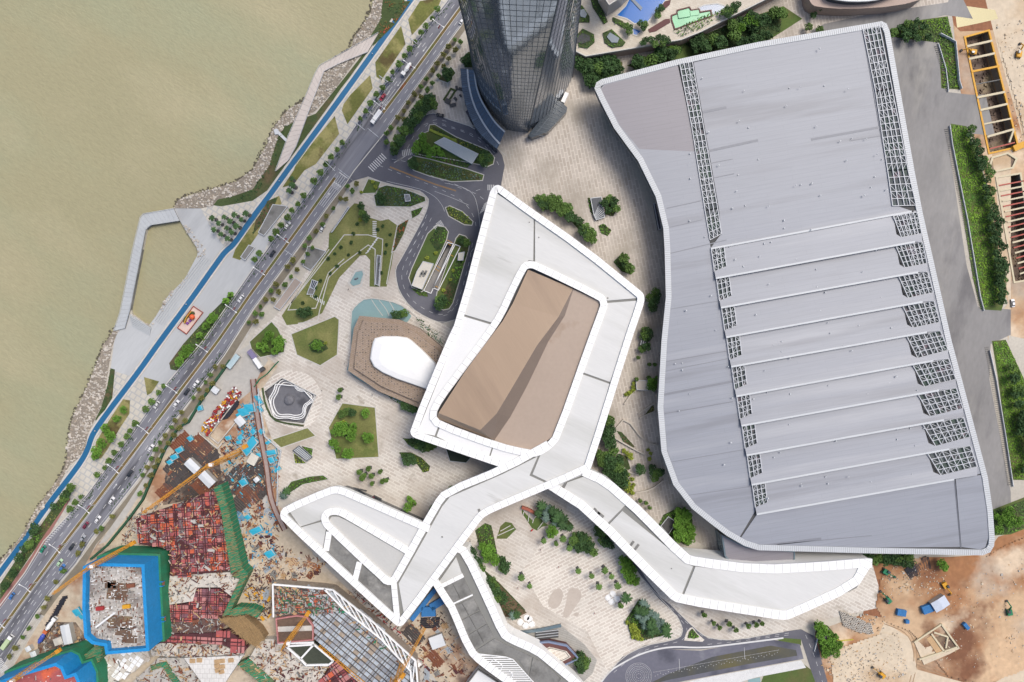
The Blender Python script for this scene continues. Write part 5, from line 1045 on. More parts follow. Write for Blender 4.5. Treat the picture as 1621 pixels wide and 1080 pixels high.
# ---------------------------------------------------------------- tower cranes
def crane(base, z, tip, tail, label, seg=1.6, aframe=True):
    t = empty('tower_crane', P(*base), label, 'crane', world=True); b0 = P(*base); h = P(base[0], base[1], 0); h = Vector((b0.x, b0.y, z)); m = MB(); w = .9
    for a in (-w, w):
        for b in (-w, w): m.bar((b0.x + a, b0.y + b, 0), (b0.x + a, b0.y + b, z), .22)
    k = 0
    while k < z - 2:
        for a, b, c, d in ((-w, -w, w, -w), (w, -w, w, w), (w, w, -w, w), (-w, w, -w, -w)): m.bar((b0.x + a, b0.y + b, k), (b0.x + c, b0.y + d, k + 2), .12)
        k += 2
    m.build('mast', m_ydk, t)
    for nm, e in (('jib', tip), ('counter_jib', tail)):
        e = P(*e, z + 1); d = e - h; L = d.length; d.normalize(); s = Vector((-d.y, d.x, 0)).normalized(); j = MB()
        ww = .8
        for o in (s * ww, -s * ww): j.bar(h + o, e + o * .6, .26)
        if nm == 'jib': j.bar(h + Vector((0, 0, 1.6)), e + Vector((0, 0, .8)), .26)
        n = int(L / seg)
        for i in range(n):
            p0 = h + d * (i * L / n); p1 = h + d * ((i + 1) * L / n); sg = 1 if i % 2 else -1; j.bar(p0 + s * ww * sg, p1 - s * ww * sg, .15)
            if nm == 'jib': j.bar(p0 + s * ww * sg, p1 + Vector((0, 0, 1.5)), .12)
        if nm != 'jib': j.box(e - d * 1.5, (2.4, 2.0, 2.0), math.atan2(d.y, d.x))
        j.build(nm, m_ydk, t)
    if aframe:
        e = P(*tip, z + 1); a = MB(); tpz = h + Vector((0, 0, 7)); a.bar(h + Vector((.8, 0, 0)), tpz, .3); a.bar(h - Vector((.8, 0, 0)), tpz, .3); a.bar(tpz, h.lerp(e, .65), .12); a.bar(tpz, P(*tail, z + 1), .12); a.build('a_frame', m_ydk, t)
    c = MB(); c.box(h + Vector((1.6, .8, -.6)), (1.8, 1.6, 2)); c.build('cab', m_white, t)
crane((383, 716), 46, (226, 812), (392, 705), 'yellow tower crane standing among the timber yard with a long jib to the southwest')
crane((206, 864), 40, (84, 940), (214, 858), 'yellow tower crane at the top of the blue netted tower')
crane((84, 1034), 36, (-30, 1092), (96, 1028), 'yellow tower crane at the bottom left corner')
crane((485, 976), 38, (448, 1022), (490, 968), 'short yellow crane leaning over the red rimmed pit')
crane((626, 1062), 34, (505, 1022), (640, 1066), 'yellow crane with its jib lying over the grey steel deck')
crane((640, 1040), 30, (673, 994), (628, 1078), 'yellow crane near the tip of the white loop')
# ---------------------------------------------------------------- yard contents
def shed(c, w, l, h, ang, m, label, cat='shed', group=None, wall=None):
    t = empty('site_shed', P(*c, 0), label, cat, group, R(ang)); mb = MB(); mb.box((0, 0, h / 2), (w * .96, l * .96, h)); mb.build('wall', wall or m_sitegrey, t)
    mb = MB(); rz = h * .12
    mb.add([(-w / 2, -l / 2, h), (w / 2, -l / 2, h), (w / 2, l / 2, h), (-w / 2, l / 2, h), (0, -l / 2, h + rz), (0, l / 2, h + rz)], [(0, 4, 5, 3), (4, 1, 2, 5), (0, 1, 4), (2, 3, 5)]); mb.build('roof', m, t); return t
shed((309, 736), 5.0, 8.2, 4, 46, m_shed, 'white ridged roof over the steel yard, the upper of two'); shed((332, 757), 5.4, 9.0, 4, 44, m_shed, 'white ridged roof over the steel yard, the lower of two')
shed((383, 666), 4.6, 5.4, 3, 40, m_shed, 'white roofed cabin beside the cyan sheets'); shed((409, 758), 3, 2.6, 3, 40, m_shed, 'small square white roofed hut on the timber yard')
shed((403, 726), 5, 6, 3, -30, mat('cream_hut', 'e5dfd0', .8), 'cream roofed hut at the foot of the crane')
shed((112, 1000), 5.2, 11, 4, 12, m_shed, 'long white roofed shed beside the blue netted tower'); shed((97, 1012), 5, 4, 3, 20, m_cream, 'low cream roofed store next to the long white shed')
shed((58, 1032), 3.4, 3, 3, 20, m_shed, 'small white cabin by the road, right of its twin'); shed((50, 1024), 3, 2.8, 3, 30, m_shed, 'small white cabin by the road, left of its twin'); shed((24, 1058), 3, 2.4, 3, 30, m_shed, 'white cabin beside the crosswalk at the bottom left')
shed((1482, 952), 9, 6.2, 4, 32, mat('pale_blue_roof', 'd3dcea', .5), 'pale blue roofed hut standing on the brown earth'); shed((693, 1012), 7, 8, 3.5, -70, m_shed, 'white ribbed sheet roof in the yard left of the south wing')
shed((402, 561), 6, 3, 3, -50, mat('purple_sheet', '8f86a8', .6), 'purple grey site cabin beside the green lawn corner'); shed((372, 572), 3, 9, 3, -38, mat('pale_cyan_roof', 'c3d8dc', .5), 'long pale cabin roof beside the green fence'); shed((344, 617), 4, 3.4, 3, -38, m_shed, 'white cabin beside the site road fence')
shed((1302, 1001), 5.2, 6, 3, -4, m_gap, 'black roofed shed beside the south road junction')
bt = [(397, 646, 6, 5), (388, 652, 6, 5), (383, 656, 5, 3), (398, 704, 5, 9), (392, 713, 5, 4), (402, 683, 3, 3), (415, 683, 3, 2.5), (411, 633, 2.4, 6), (413, 647, 2, 4), (431, 716, 6, 3), (431, 728, 3, 3.6), (286, 712, 4, 3), (278, 723, 4, 3), (271, 731, 3, 2.6), (303, 694, 2.6, 3), (318, 646, 3, 3), (387, 763, 4, 4), (382, 693, 3, 3), (380, 700, 3, 2), (363, 693, 3, 2.5), (411, 720, 2.5, 2.5), (440, 743, 2, 4), (360, 791, 4.2, 4), (407, 839, 7, 3.6), (429, 876, 5, 4.5), (394, 818, 3, 3), (125, 968, 4, 4.5), (132, 975, 2.5, 3), (426, 700, 3, 2)]
TN = {(398, 704): 'largest cyan tarpaulin, lying between the colourful heap and the crane', (387, 763): 'cyan square tarpaulin among the rebar east of the white roofs', (360, 791): 'cyan square tarpaulin beside the green net screen', (407, 839): 'long cyan tarpaulin on the pale rubble left of the loop', (429, 876): 'cyan tarpaulin nearest the tip of the dark excavation', (125, 968): 'cyan tarpaulin left of the blue netted tower', (132, 975): 'small cyan tarpaulin touching the blue netted tower', (318, 646): 'cyan tarpaulin beside the green hoarding', (303, 694): 'cyan tarpaulin at the corner of the black rebar yard', (394, 818): 'cyan tarpaulin beside the pale blue pipes', (440, 743): 'narrow cyan tarpaulin against the white hoarding'}
def TARP(x, y, w):
    if (x, y) in TN: return TN[(x, y)]
    if x < 290: return 'cyan tarpaulin in the row of three by the site road'
    if y < 662: return 'cyan tarpaulin in the cluster near the star fountain'
    return 'small cyan tarpaulin scattered along the inner site road'
proto = None
for i, (x, y, w, l) in enumerate(bt):
    if proto is None:
        proto = empty('tarpaulin_cover', P(x, y), '', 'tarpaulin'); mb = MB(); mb.box((0, 0, 1.0), (1, 1, 1.6)); mb.build('crate', m_sitegrey, proto); mb = MB(); mb.add([(-.52, -.52, 1.7), (.52, -.52, 1.75), (.52, .52, 1.7), (-.52, .52, 1.82), (0, 0, 2.1), (-.53, -.53, .6), (.53, -.53, .7), (.53, .53, .6), (-.53, .53, .7)], [(0, 1, 4), (1, 2, 4), (2, 3, 4), (3, 0, 4), (5, 6, 1, 0), (6, 7, 2, 1), (7, 8, 3, 2), (8, 5, 0, 3)]); mb.build('sheet', m_cyan, proto); ptree = tree_of(proto)
    put(ptree, i == 0, P(x, y), R(rs.choice((40, -50, 20)) + rs.uniform(-10, 10)), (w, l, 1), TARP(x, y, w), 'cyan tarpaulins on the western site')
def box_thing(name, c, d, ang, m, label, cat, group=None, lid=None):
    t = empty(name, P(*c), label, cat, group, R(ang)); mb = MB(); mb.box((0, 0, d[2] / 2), d); mb.build('body', m, t); mb = MB()
    for i in range(int(d[0] / .8)): mb.box((-d[0] / 2 + .4 + i * .8, 0, d[2] + .04), (.25, d[1] * .96, .12))
    mb.build('roof_rib', lid or m, t, kind='stuff'); return t
m_cont = mat('container_blue', '3a82c0', .6, .12, .6, .1, 2)
for k, (x, y, w, l, a) in enumerate(((671, 955, 22, 2.6, 52), (679, 966, 8, 5.4, 2), (692, 954, 4, 8, -60), (1465, 962, 6, 4.5, 20), (1424, 968, 5, 3.5, -10), (1526, 989, 4, 2, -50), (1433, 982, 2, 2, 0))):
    box_thing('site_container', (x, y), (w, l, 2.6), a, m_cont, ('long blue container row in the gap under the loop tip', 'blue cabin with ribbed roof left of the south wing', 'blue container tilted against the south wing', 'blue container beside the pale blue hut', 'blue machine cover on the grey heap', 'blue machine on the open brown earth', 'small blue box west of the foundation pit')[k], 'container')
def bundle(c, n, L, r, ang, m, label, name='pipe_bundle', cat='pipes', group=None, wid=1.0):
    t = empty(name, P(*c), label, cat, group, R(ang)); me = None
    for i in range(n):
        if me is None: mb = MB(); mb.tube((-L / 2, 0, 0), (L / 2, 0, 0), r, n=6); o = mb.build('pipe', m, t); o.location = (0, 0, r); me = o
        else: o = me.copy(); COL.objects.link(o); o.parent = t
        o.location = (rs.uniform(-.4, .4), (i - n / 2) * 2.1 * r * wid, r + (.1 if i % 2 else 0))
m_bpipe = plain('black_pipe', '33343c', .5); m_spipe = plain('steel_pipe', 'b9c2c9', .4)
for k, (c, a, n) in enumerate((((1443, 904), -58, 9), ((1454, 901), -66, 8), ((1466, 891), -78, 7))): bundle(c, n, 7, .32, a, m_bpipe, ('black pipe bundle by the bushes, left of three', 'black pipe bundle by the bushes, middle of three', 'black pipe bundle by the bushes, right of three')[k], group='black pipe bundles')
bundle((420, 945), 7, 8, .22, 83, m_spipe, 'bright steel pipes lying beside the steel frame building'); bundle((426, 899), 4, 7, .25, 40, m_spipe, 'white pipes lying at the edge of the dark excavation'); bundle((378, 818), 9, 6, .3, -52, plain('blue_pipe', '6fa8c8', .5), 'pale blue pipes stacked beside the green net'); bundle((681, 985), 12, 11, .25, 2, m_bpipe, 'dark rebar bundles below the blue cabin'); bundle((675, 1068), 6, 8, .25, 88, m_spipe, 'white pipes standing in a row left of the south wing')
bundle((495, 895), 8, 9, .22, -22, mat('orange_rust_bar', 'c0702e', .8), 'orange rusty bars beside the white loop'); bundle((462, 888), 7, 7, .3, -8, m_ply, 'tan timber stacked west of the white loop', 'timber_pile', 'timber'); bundle((690, 1042), 9, 10, .3, -48, m_rust, 'rusty beams in the yard left of the south wing', 'beam_pile', 'beams'); bundle((655, 1005), 12, 12, .3, -45, m_black, 'dark rusty bars under the loop tip', 'bar_pile', 'bars')
ground('oily_yard_ground', '262,752 306,690 345,712 352,762 300,792 258,800', 3.5, mat('oily_ground', '877668', .95, .3, .1, .25, .7, alt=[('5a504a', .08, .5, .06), ('b39a80', .07, .62, .05)]))
ground('oily_yard_ground', '352,768 372,752 414,735 424,780 395,802', 3.5, MATS['oily_ground'])
ground('oily_yard_ground', '60,1012 84,985 120,985 138,1010 110,1034 60,1046', 3.5, MATS['oily_ground'])
YD = [((293, 705), 12, 10, -46), ((304, 716), 8, 9, -46), ((286, 728), 14, 9, -46), ((280, 742), 10, 9, -46), ((318, 706), 7, 10, -46), ((330, 715), 5, 10, -46), ((318, 732), 4, 6, -46), ((296, 748), 9, 8, -46), ((322, 768), 8, 8, -46), ((362, 772), 9, 8, -46), ((374, 754), 8, 7, -46), ((404, 772), 8, 12, -50), ((392, 784), 6, 10, -50), ((380, 796), 9, 7, -44), ((352, 778), 7, 8, -46), ((276, 764), 8, 6, -46), ((262, 778), 6, 6, -46), ((412, 740), 5, 8, -46), ((402, 745), 6, 9, -48), ((340, 792), 7, 5, -46)]
for i, (c, n, L, a) in enumerate(YD): bundle(c, n + 8, L * 1.25, .3, a, m_black if i % 4 else m_rust, 'dark rusty rebar bundle lying parallel with others in the steel yard', 'rebar_bundle', 'rebar', 'rebar bundles in the steel yard')
prot = []
for i in range(120):                        # red, white and yellow machine parts along the site road
    f = rs.random(); g = rs.uniform(-.5, .5); x = 376 - 52 * f + g * 11; y = 618 + 66 * f + g * 9; m = (m_red, m_white, m_red, m_yel, m_form3)[i % 5]
    if i < 5: mb = MB(); mb.box((0, 0, .5), (2.2, .7, 1.0)); mb.box((0, 0, 1.1), (1.6, .4, .3)); mb.box((-.9, 0, .7), (.3, 1.1, .9)); mb.box((.9, 0, .7), (.3, 1.1, .9)); o = mb.build('formwork_brace', m); tag(o, '', 'brace'); prot.append(o)
    else: o = prot[i % 5].copy(); COL.objects.link(o)
    o.location = P(x, y, rs.uniform(0, 1.2)); o.rotation_euler = (0, 0, rs.uniform(0, 3.1)); o.scale = (1, 1, rs.uniform(.8, 1.5)); tag(o, '%s steel brace in the long colourful heap beside the site road' % ('red', 'white', 'red', 'yellow', 'mauve')[i % 5], 'brace', 'braces heaped beside the site road')
for i in range(11):
    f = i / 10; o_ = bundle((374 - 18 * f, 636 + 22 * f), 3, 3.2, .5, 15, m_bpipe, 'black drum stack in the row beside the colourful heap', 'drum_stack', 'drums', 'black drums beside the heap')
yw = MB(); [yw.bar(P(*a, .8), P(*b, .8), .5, 1.6) for a, b in (((331, 690), (377, 630)), ((331, 690), (346, 702)), ((346, 702), (382, 658)), ((316, 686), (345, 710)), ((345, 710), (352, 702)))]; tag(yw.build('yard_wall', m_cream), 'low pale walls boxing in the drum yard', 'wall')
for s, n, mts, an in (("262,755 300,690 345,712 350,760 300,790 250,800", 300, [m_rust, m_black, m_black, m_ply], -46), ("350,700 372,690 410,700 420,780 395,800 352,770", 330, [m_rust, m_ply, m_black, m_cyan, m_formd, m_white], -46), ("384,800 440,790 440,900 395,905 372,850", 240, [m_formd, m_rust, m_formd, m_white, m_tarp, m_ply], None), ("395,905 440,860 520,890 500,915 440,920 425,925 400,960 392,940", 230, [m_rust, m_formd, m_ply, m_white, m_black], None),
                      ("380,640 410,640 412,700 375,700", 220, [m_cyan, m_white, m_formd, m_rust, m_tarp], 40), ("648,985 700,960 735,1030 760,1070 720,1090 660,1090 640,1040", 200, [m_rust, m_formd, m_ply, m_black, m_white], -45), ("415,700 442,720 440,780 424,760", 90, [m_cyan, m_white, m_tarp, m_rust], None),
                      ("60,1020 90,985 130,1000 140,1015 110,1030 70,1040", 110, [m_rust, m_black, m_white, m_ply], None), ("205,812 250,800 262,790 226,830 210,870 190,870", 110, [m_rust, m_conc, m_sitegrey], None), ("384,925 425,930 430,970 420,985 395,975", 130, [m_formd, m_black, m_sitegrey, m_yel], None), ("560,930 640,1000 680,1060 650,1050 600,1000 545,945", 160, [m_black, m_formd, m_rust, m_sitegrey, m_red], -40),
                      ("1575,40 1640,20 1650,260 1610,230", 120, 'E', None), ("1300,1035 1420,1000 1440,1070 1340,1085 1300,1060", 230, 'E', None), ("1500,930 1620,880 1620,1050 1480,1060", 150, 'E', None), ("1395,900 1440,890 1500,910 1480,945 1420,940 1400,960", 120, 'E', None), ("1330,968 1400,975 1400,1000 1340,1000", 50, 'E', None)):
    if mts == 'E': heap([(P(*q).x, P(*q).y) for q in pix(s)], n, .1, None, [m_sand, m_sitegrey, m_sand, m_sitegrey, m_ply], (.2, 1.0), name='loose_rubble')
    else: heap([(P(*q).x, P(*q).y) for q in pix(s)], n, .02, None, mts, (.4, 2.6), ang=an)
for zone, nn, lb, gp in (("384,805 436,800 446,880 400,900 376,850", 26, 'stack of formwork parts in the yard between the green net and the white loop', 'formwork stacks by the green net'), ("400,905 440,865 510,890 495,912 440,918 425,924 404,950", 26, 'stack of timber and rusty parts north of the steel frame building', 'stacks north of the steel frame'), ("655,1000 700,970 728,1030 745,1065 715,1085 665,1080", 22, 'stack of rusty parts in the yard left of the south wing', 'stacks left of the south wing'), ("352,705 372,694 412,705 418,778 396,798 356,770", 26, 'stack of bars and timber around the foot of the yard crane', 'stacks around the yard crane')):
    for i, q in enumerate(scatter(pix(zone), nn, rs)): bundle(q, rs.choice((3, 4, 5, 6)), rs.uniform(1.8, 5), rs.uniform(.18, .3), rs.choice((-46, 44, 10, -70)) + rs.uniform(-12, 12), rs.choice((m_rust, m_ply, m_formd, m_rust, m_conc, m_spipe)), lb, 'material_stack', 'stack', gp)
wk = empty('site_walkway', P(412, 690), 'pinkish grey raised walkway winding through the western site', 'walkway', world=True); wp = chaikin(Q("402,600 406,640 414,690 424,738 428,780 436,806 452,838"), 2, False); mb = MB(); mb.strip(wp, 3.0, .1, .9); mb.build('walkway_deck', mat('walkway_boards', 'b3a19a', .9, .12, .2, .1, 1), wk)
for sh in (-1.4, 1.4): mb = MB(); mb.strip(wp, .18, .9, 2.0, shift=sh); mb.build('railing', m_rust, wk)
# concrete pipe sections standing on end
ring0 = None; k = 0
for i in range(17):
    for j in range(7):
        x = 1330 + i * 2.9 + j * .9; y = 968 + i * 1.2 + j * 3.4 + (i % 2) * .8
        if k % 11 == 10 or y > 1002: k += 1; continue
        k += 1
        if ring0 is None:
            mb = MB(); n = 10; R1, R0, hh = .62, .4, 1.1; vs = [(r * math.cos(2 * math.pi * a / n), r * math.sin(2 * math.pi * a / n), z) for r, z in ((R1, 0), (R1, hh), (R0, hh), (R0, 0)) for a in range(n)]
            mb.add(vs, [(q * n + a, q * n + (a + 1) % n, (q + 1) * n + (a + 1) % n, (q + 1) * n + a) for q in range(3) for a in range(n)]); ring0 = mb.build('concrete_pipe', m_cream); o = ring0
        else: o = ring0.copy(); COL.objects.link(o)
        o.location = P(x, y); tag(o, 'pale concrete pipe ring standing on end in the block beside the mud pool', 'pipe ring', 'concrete pipe rings')
ground('mud_pool', "1314,952 1340,932 1360,930 1372,945 1358,962 1352,972 1320,962", 3.0, mat('muddy_water', 'c39a72', .35, .06, .1)); ground('mud_patch', "1352,925 1400,915 1408,950 1398,978 1366,972 1372,945 1358,935", 2.8, mat('red_mud', '9b6a4c', .9, .2, .08, .2, .6)); ground('mud_pool', "1512,20 1530,10 1575,16 1580,30 1545,38 1515,44", 3.4, mat('khaki_puddle', 'b5a661', .3, .06, .1)); ground('mud_patch', "1500,-10 1590,-10 1594,40 1572,48 1520,50 1510,40", 3.0, MATS['red_mud'])
# ---------------------------------------------------------------- excavation trenches on the east side
def trench(s, label, struts, waler, floor_m=m_mud, d=-6):
    t = empty('strutted_trench', P(*pix(s)[0]), label, 'trench', world=True); q = ccw(Q(s)); mb = MB(); mb.poly(q, d); mb.build('trench_floor', floor_m, t); mb = MB(); mb.wall(list(reversed(q)), d, .2); mb.build('trench_wall', m_ply, t)
    mb = MB(); mb.strip(q, 1.0, -.4, .45, True, -.4); mb.build('waler', waler, t)
    for a, b, m, w in struts: mb = MB(); mb.bar(P(*a, .1), P(*b, .1), w, w); mb.build('strut', m, t)
    mb = MB()
    xy = [(v.x, v.y) for v in q]
    for x, y in scatter(xy, int(abs(area2(q)) * .12), rs): mb.box((x, y, d + .3), (rs.uniform(.3, 1.6), rs.uniform(.3, .8), rs.uniform(.3, 1)), rs.random() * 3)
    mb.build('trench_rubble', m_mud, t, kind='stuff')
m_beam = plain('strut_cream', 'ddd0b0', .7); m_rstrut = plain('strut_red', 'b8584a', .6)
trench(TRENCH, 'northern strutted trench with cream and yellow cross beams', [((1530, 74), (1570, 65), m_beam, 1.2), ((1533, 94), (1574, 85), m_beam, 1.2), ((1537, 114), (1582, 105), m_yel, 1.1), ((1543, 134), (1585, 126), m_conc, .5), ((1546, 155), (1590, 146), m_beam, 1.2), ((1551, 175), (1594, 165), m_beam, 1.2), ((1557, 197), (1600, 188), m_beam, .9), ((1562, 217), (1604, 205), m_beam, 1.2), ((1566, 236), (1606, 226), m_rstrut, .7), ((1597, 226), (1604, 206), m_beam, 1)], m_yel)
trench(TR2, 'southern strutted trench with red and cream cross beams', [((1576 + i * 2.0 + 2, 286 + i * 8.2), (1622 + i * 1.6, 278 + i * 8.0), m_rstrut if i % 2 else m_beam, .7 if i % 2 else .9) for i in range(1, 19)], m_beam)
op = empty('octagon_frame', P(1588, 260), 'cream octagonal bracing frame between the two trenches', 'frame', world=True); q = ccw(Q("1566,262 1570,250 1594,243 1608,252 1602,266 1568,273")); mb = MB(); mb.prism(q, 0, .06); mb.build('floor', m_mud, op); mb = MB(); mb.strip(q, 1.1, 0, .8, True); mb.build('brace', m_beam, op)
mb = MB(); mb.bar(P(1604, 236, 1), P(1622, 228, 1), 3.4, 1.6); tag(mb.build('yellow_machine', m_yel), 'orange yellow machine beside the octagonal frame', 'machine')
fp = empty('foundation_pit', P(1490, 1020), 'rectangular timbered foundation pit with cream cross struts on the brown earth', 'pit', world=True); q = ccw(Q("1447,1017 1490,989 1519,1026 1502,1035 1462,1052")); mb = MB(); mb.prism(q, 0, .5); mb.build('slab', m_sand, fp); q2 = ccw(Q("1476,1003 1491,993 1514,1025 1497,1032")); mb = MB(); mb.prism(q2, .5, .56); mb.build('pit_floor', m_mud, fp); q3 = ccw(Q("1465,1010 1475,1004 1494,1030 1482,1035")); mb = MB(); mb.prism(q3, .5, .9); mb.build('timber_deck', m_ply, fp)
for a, b in (((1447, 1017), (1490, 988)), ((1490, 988), (1516, 1024)), ((1478, 1001), (1500, 1008)), ((1500, 1008), (1497, 1026)), ((1474, 1003), (1494, 1031)), ((1455, 1044), (1516, 1024))): mb = MB(); mb.bar(P(*a, 1), P(*b, 1), .9, .9); mb.build('strut', m_beam, fp)
# ---------------------------------------------------------------- excavators
def excavator(c, ang, m, label):
    t = empty('excavator', P(*c), label, 'excavator', None, R(ang)); mb = MB(); mb.box((0, 0, 1.6), (3.2, 2.6, 1.4)); mb.build('body', m, t); mb = MB(); mb.box((.9, .8, 2.6), (1.5, 1.1, 1.4)); mb.build('cab', m_dglass, t)
    for s in (-1, 1): mb = MB(); mb.box((0, s * 1.25, .5), (4, .6, 1)); mb.build('track', m_gap, t)
    mb = MB(); mb.bar((1.5, 0, 2), (4.2, 0, 4.2), .5, .7); mb.bar((4.2, 0, 4.2), (6.2, 0, 1.6), .4, .5); mb.build('arm', m, t); mb = MB(); mb.box((6.4, 0, .9), (1.0, 1.2, 1.1)); mb.build('bucket', m_gap, t)
excavator((1493, 925), -60, m_yel, 'yellow excavator digging in the dark brown hollow'); excavator((1394, 1067), 140, m_yel, 'small yellow excavator near the bottom edge'); excavator((1404, 949), 130, m_green, 'green excavator beside the red mud'); excavator((1400, 904), -30, m_green, 'green excavator behind the wing tip'); excavator((1595, 968), 100, m_green, 'green drilling excavator on the far east earth'); excavator((1538, 84), 170, m_yel, 'excavator working between struts at the trench edge'); excavator((1610, 88), 80, m_yel, 'yellow excavator on the haul road beside the northern trench')
# hoardings and fences
def fence(s, h, m, label, th=.3, post=3.0):
    t = empty('site_fence', P(*pix(s)[0]), label, 'fence', world=True); p = Q(s)
    for a, b in zip(p, p[1:]):
        mb = MB(); mb.bar(Vector((a.x, a.y, h / 2)), Vector((b.x, b.y, h / 2)), th, h); mb.build('fence_panel', m, t)
    mb = MB()
    for v in resample(p, post): mb.bar((v.x, v.y, 0), (v.x, v.y, h + .15), .25)
    mb.build('post', m, t, kind='stuff')
m_gf = plain('green_hoarding', '2e5c40', .7); m_wf = plain('white_hoarding', 'dfe3e6', .6)
fence("366,570 352,590 320,634 300,668 284,676 262,712 244,752 228,790 205,822 172,862 146,884", 2.2, m_gf, 'dark green hoarding following the river road footway', 1.1)
fence("404,612 412,600 424,592 436,578 442,572", 2, m_green, 'bright green net fence beside the star fountain'); fence("410,615 414,650 420,690 446,713 441,742 440,800", 2, m_wf, 'white hoarding between plaza and the western site')
fence("1486,55 1500,62 1510,68 1516,130 1520,142", 2.2, m_wf, 'white hoarding round the northern green patch'); fence("1502,200 1506,230 1530,350 1550,470 1556,492", 1.4, m_wf, 'long white railing between grey yard and green strip'); fence("1565,555 1575,600 1590,690 1602,770", 1.4, m_wf, 'white railing beside the southern green strip'); fence("1484,70 1496,110 1500,146", 1.2, m_wf, 'white railing beside the northern green patch')
fence("1290,985 1296,1000 1288,1030", 1.2, m_wf, 'pale fence line beside the black roofed shed'); fence("1306,1006 1330,1014 1350,1012", .8, plain('yellow_fence', 'd8cf4a', .6), 'low yellow barrier east of the black roofed shed')
bt_ = MB()
for k, (s, off) in enumerate((("1498,205 1530,360 1553,488", 0), ("1562,550 1585,680 1598,768", 0), ("1482,74 1494,112 1500,144", 0))):
    for v in resample(Q(s), 1.1): bt_.box((v.x, v.y, .3), (2.4, .22, .5), R(10))
bt_.build('drain_grating', m_conc, kind='stuff')
# ---------------------------------------------------------------- vegetation
def leafm(name, h, h2): return mat(name, h, .7, .28, .35, .22, 2.2, alt=[(h2, .3, .55, .12)], rand=.18, spec=.25)
m_leaf = leafm('leaf_green', '6b8a44', '527336'); m_leafd = leafm('leaf_dark_green', '4b6a3c', '3a5733'); m_leafb = leafm('leaf_bright_green', '76a23e', '588a34'); m_leafy = leafm('leaf_yellow_green', 'aab548', '7f9a3c'); m_leafg = leafm('leaf_blue_green', '6f8578', '4d6a58'); m_leafo = leafm('leaf_olive', '8a8a4e', '6a7040'); m_bark = mat('bark', '6f5f4f', .9, .2, 1, .1, 4); m_lime = leafm('leaf_lime', '8db63c', '6f9e34'); m_flower = leafm('flower_red', 'b0563c', '7a6a3c')
rv = random.Random(77)
def leaf(mb, c, s, up=.6):
    n = Vector((rv.gauss(0, 1), rv.gauss(0, 1), rv.gauss(0, 1) + up * 2)).normalized(); u = n.cross(Vector((rv.random(), rv.random(), rv.random()))).normalized(); w = n.cross(u); s2 = s * rv.uniform(.55, 1)
    mb.add([c + u * s, c + w * s2, c - u * s, c - w * s2], [(0, 1, 2, 3)])
def crown_tree(name, r, h, n, m, lobes=7, ls=.42, flat=.75):
    t = empty(name, (0, 0, 0), '', 'tree'); tr = MB(); tr.tube((0, 0, 0), (0, 0, h * .6), .16 + r * .02, .1, 7)
    cr = MB(); L = [(Vector((0, 0, h - r * flat)), r * .7)]
    for i in range(lobes):
        a = 2 * math.pi * i / lobes + rv.uniform(-.4, .4); d = r * rv.uniform(.35, .66); c = Vector((d * math.cos(a), d * math.sin(a), h - r * flat + rv.uniform(-.45, .35) * r)); L.append((c, r * rv.uniform(.3, .5)))
        tr.tube((0, 0, h * .5), c, .08, .03, 5)
    for i in range(n):
        c, q = L[rv.randrange(len(L))]; d = Vector((rv.gauss(0, 1), rv.gauss(0, 1), rv.gauss(0, 1) * .8 + .35)).normalized(); leaf(cr, c + d * q * rv.uniform(.6, 1.05), ls * rv.uniform(.6, 1.1))
    tr.build('trunk', m_bark, t); cr.build('crown', m, t); return t
def palm(name, h, L, n, m, pit=False):
    t = empty(name, (0, 0, 0), '', 'palm'); mb = MB(); mb.tube((0, 0, 0), (.1, 0, h), .2, .13, 7); mb.build('trunk', m_bark, t); f = MB()
    for i in range(n):
        a = 2 * math.pi * i / n + rv.uniform(-.2, .2); e = rv.uniform(.1, .8); d = Vector((math.cos(a), math.sin(a), 0)); s = Vector((-d.y, d.x, 0)); P_ = []
        for k in range(6): q = k / 5; P_.append(Vector((0, 0, h)) + d * (L * q) + Vector((0, 0, L * (e * q - .75 * q * q))))
        for k in range(5):
            w0, w1 = .42 * math.sin(math.pi * (.12 + .8 * k / 5)), .42 * math.sin(math.pi * (.12 + .8 * (k + 1) / 5)); dz = Vector((0, 0, -.12))
            f.quad(P_[k], P_[k + 1], P_[k + 1] + s * w1 + dz, P_[k] + s * w0 + dz); f.quad(P_[k], P_[k] - s * w0 + dz, P_[k + 1] - s * w1 + dz, P_[k + 1])
    f.build('fronds', m, t)
    if pit: 
        mb = MB(); mb.box((0, 0, .14), (1.7, 1.7, .2)) if pit == 'sq' else mb.tube((0, 0, .02), (0, 0, .3), 1.1, n=14); mb.build('tree_pit', m_gap, t)
    return t
PR = {}
PR['street'] = [crown_tree('street_tree', 2.0, 6, 300, m_leaf), crown_tree('street_tree', 1.8, 5.5, 260, m_leaf, 6)]
PR['verge'] = [crown_tree('verge_tree', 1.5, 4.5, 170, m_leaf, 5), crown_tree('verge_tree', 1.6, 5, 190, m_leafo, 5)]
PR['round'] = [crown_tree('round_tree', 2.7, 6.5, 420, m_leaf, 8), crown_tree('round_tree', 2.9, 7, 440, m_leafd, 8), crown_tree('round_tree', 2.4, 6, 360, m_leafd, 7)]
PR['big'] = [crown_tree('broad_tree', 4.4, 9, 800, m_leafd, 10, .55), crown_tree('broad_tree', 4.0, 8.5, 700, m_leafd, 9, .55), crown_tree('broad_tree', 3.8, 8, 700, m_leaf, 9, .5)]
PR['bright'] = [crown_tree('bright_tree', 2.8, 7, 420, m_leafb, 8), crown_tree('bright_tree', 2.3, 6, 340, m_leafb, 7)]
PR['ball'] = [crown_tree('clipped_ball_shrub', 1.25, 1.8, 170, m_leafy, 5, .3)]
PR['ball'][0]['category'] = 'shrub'
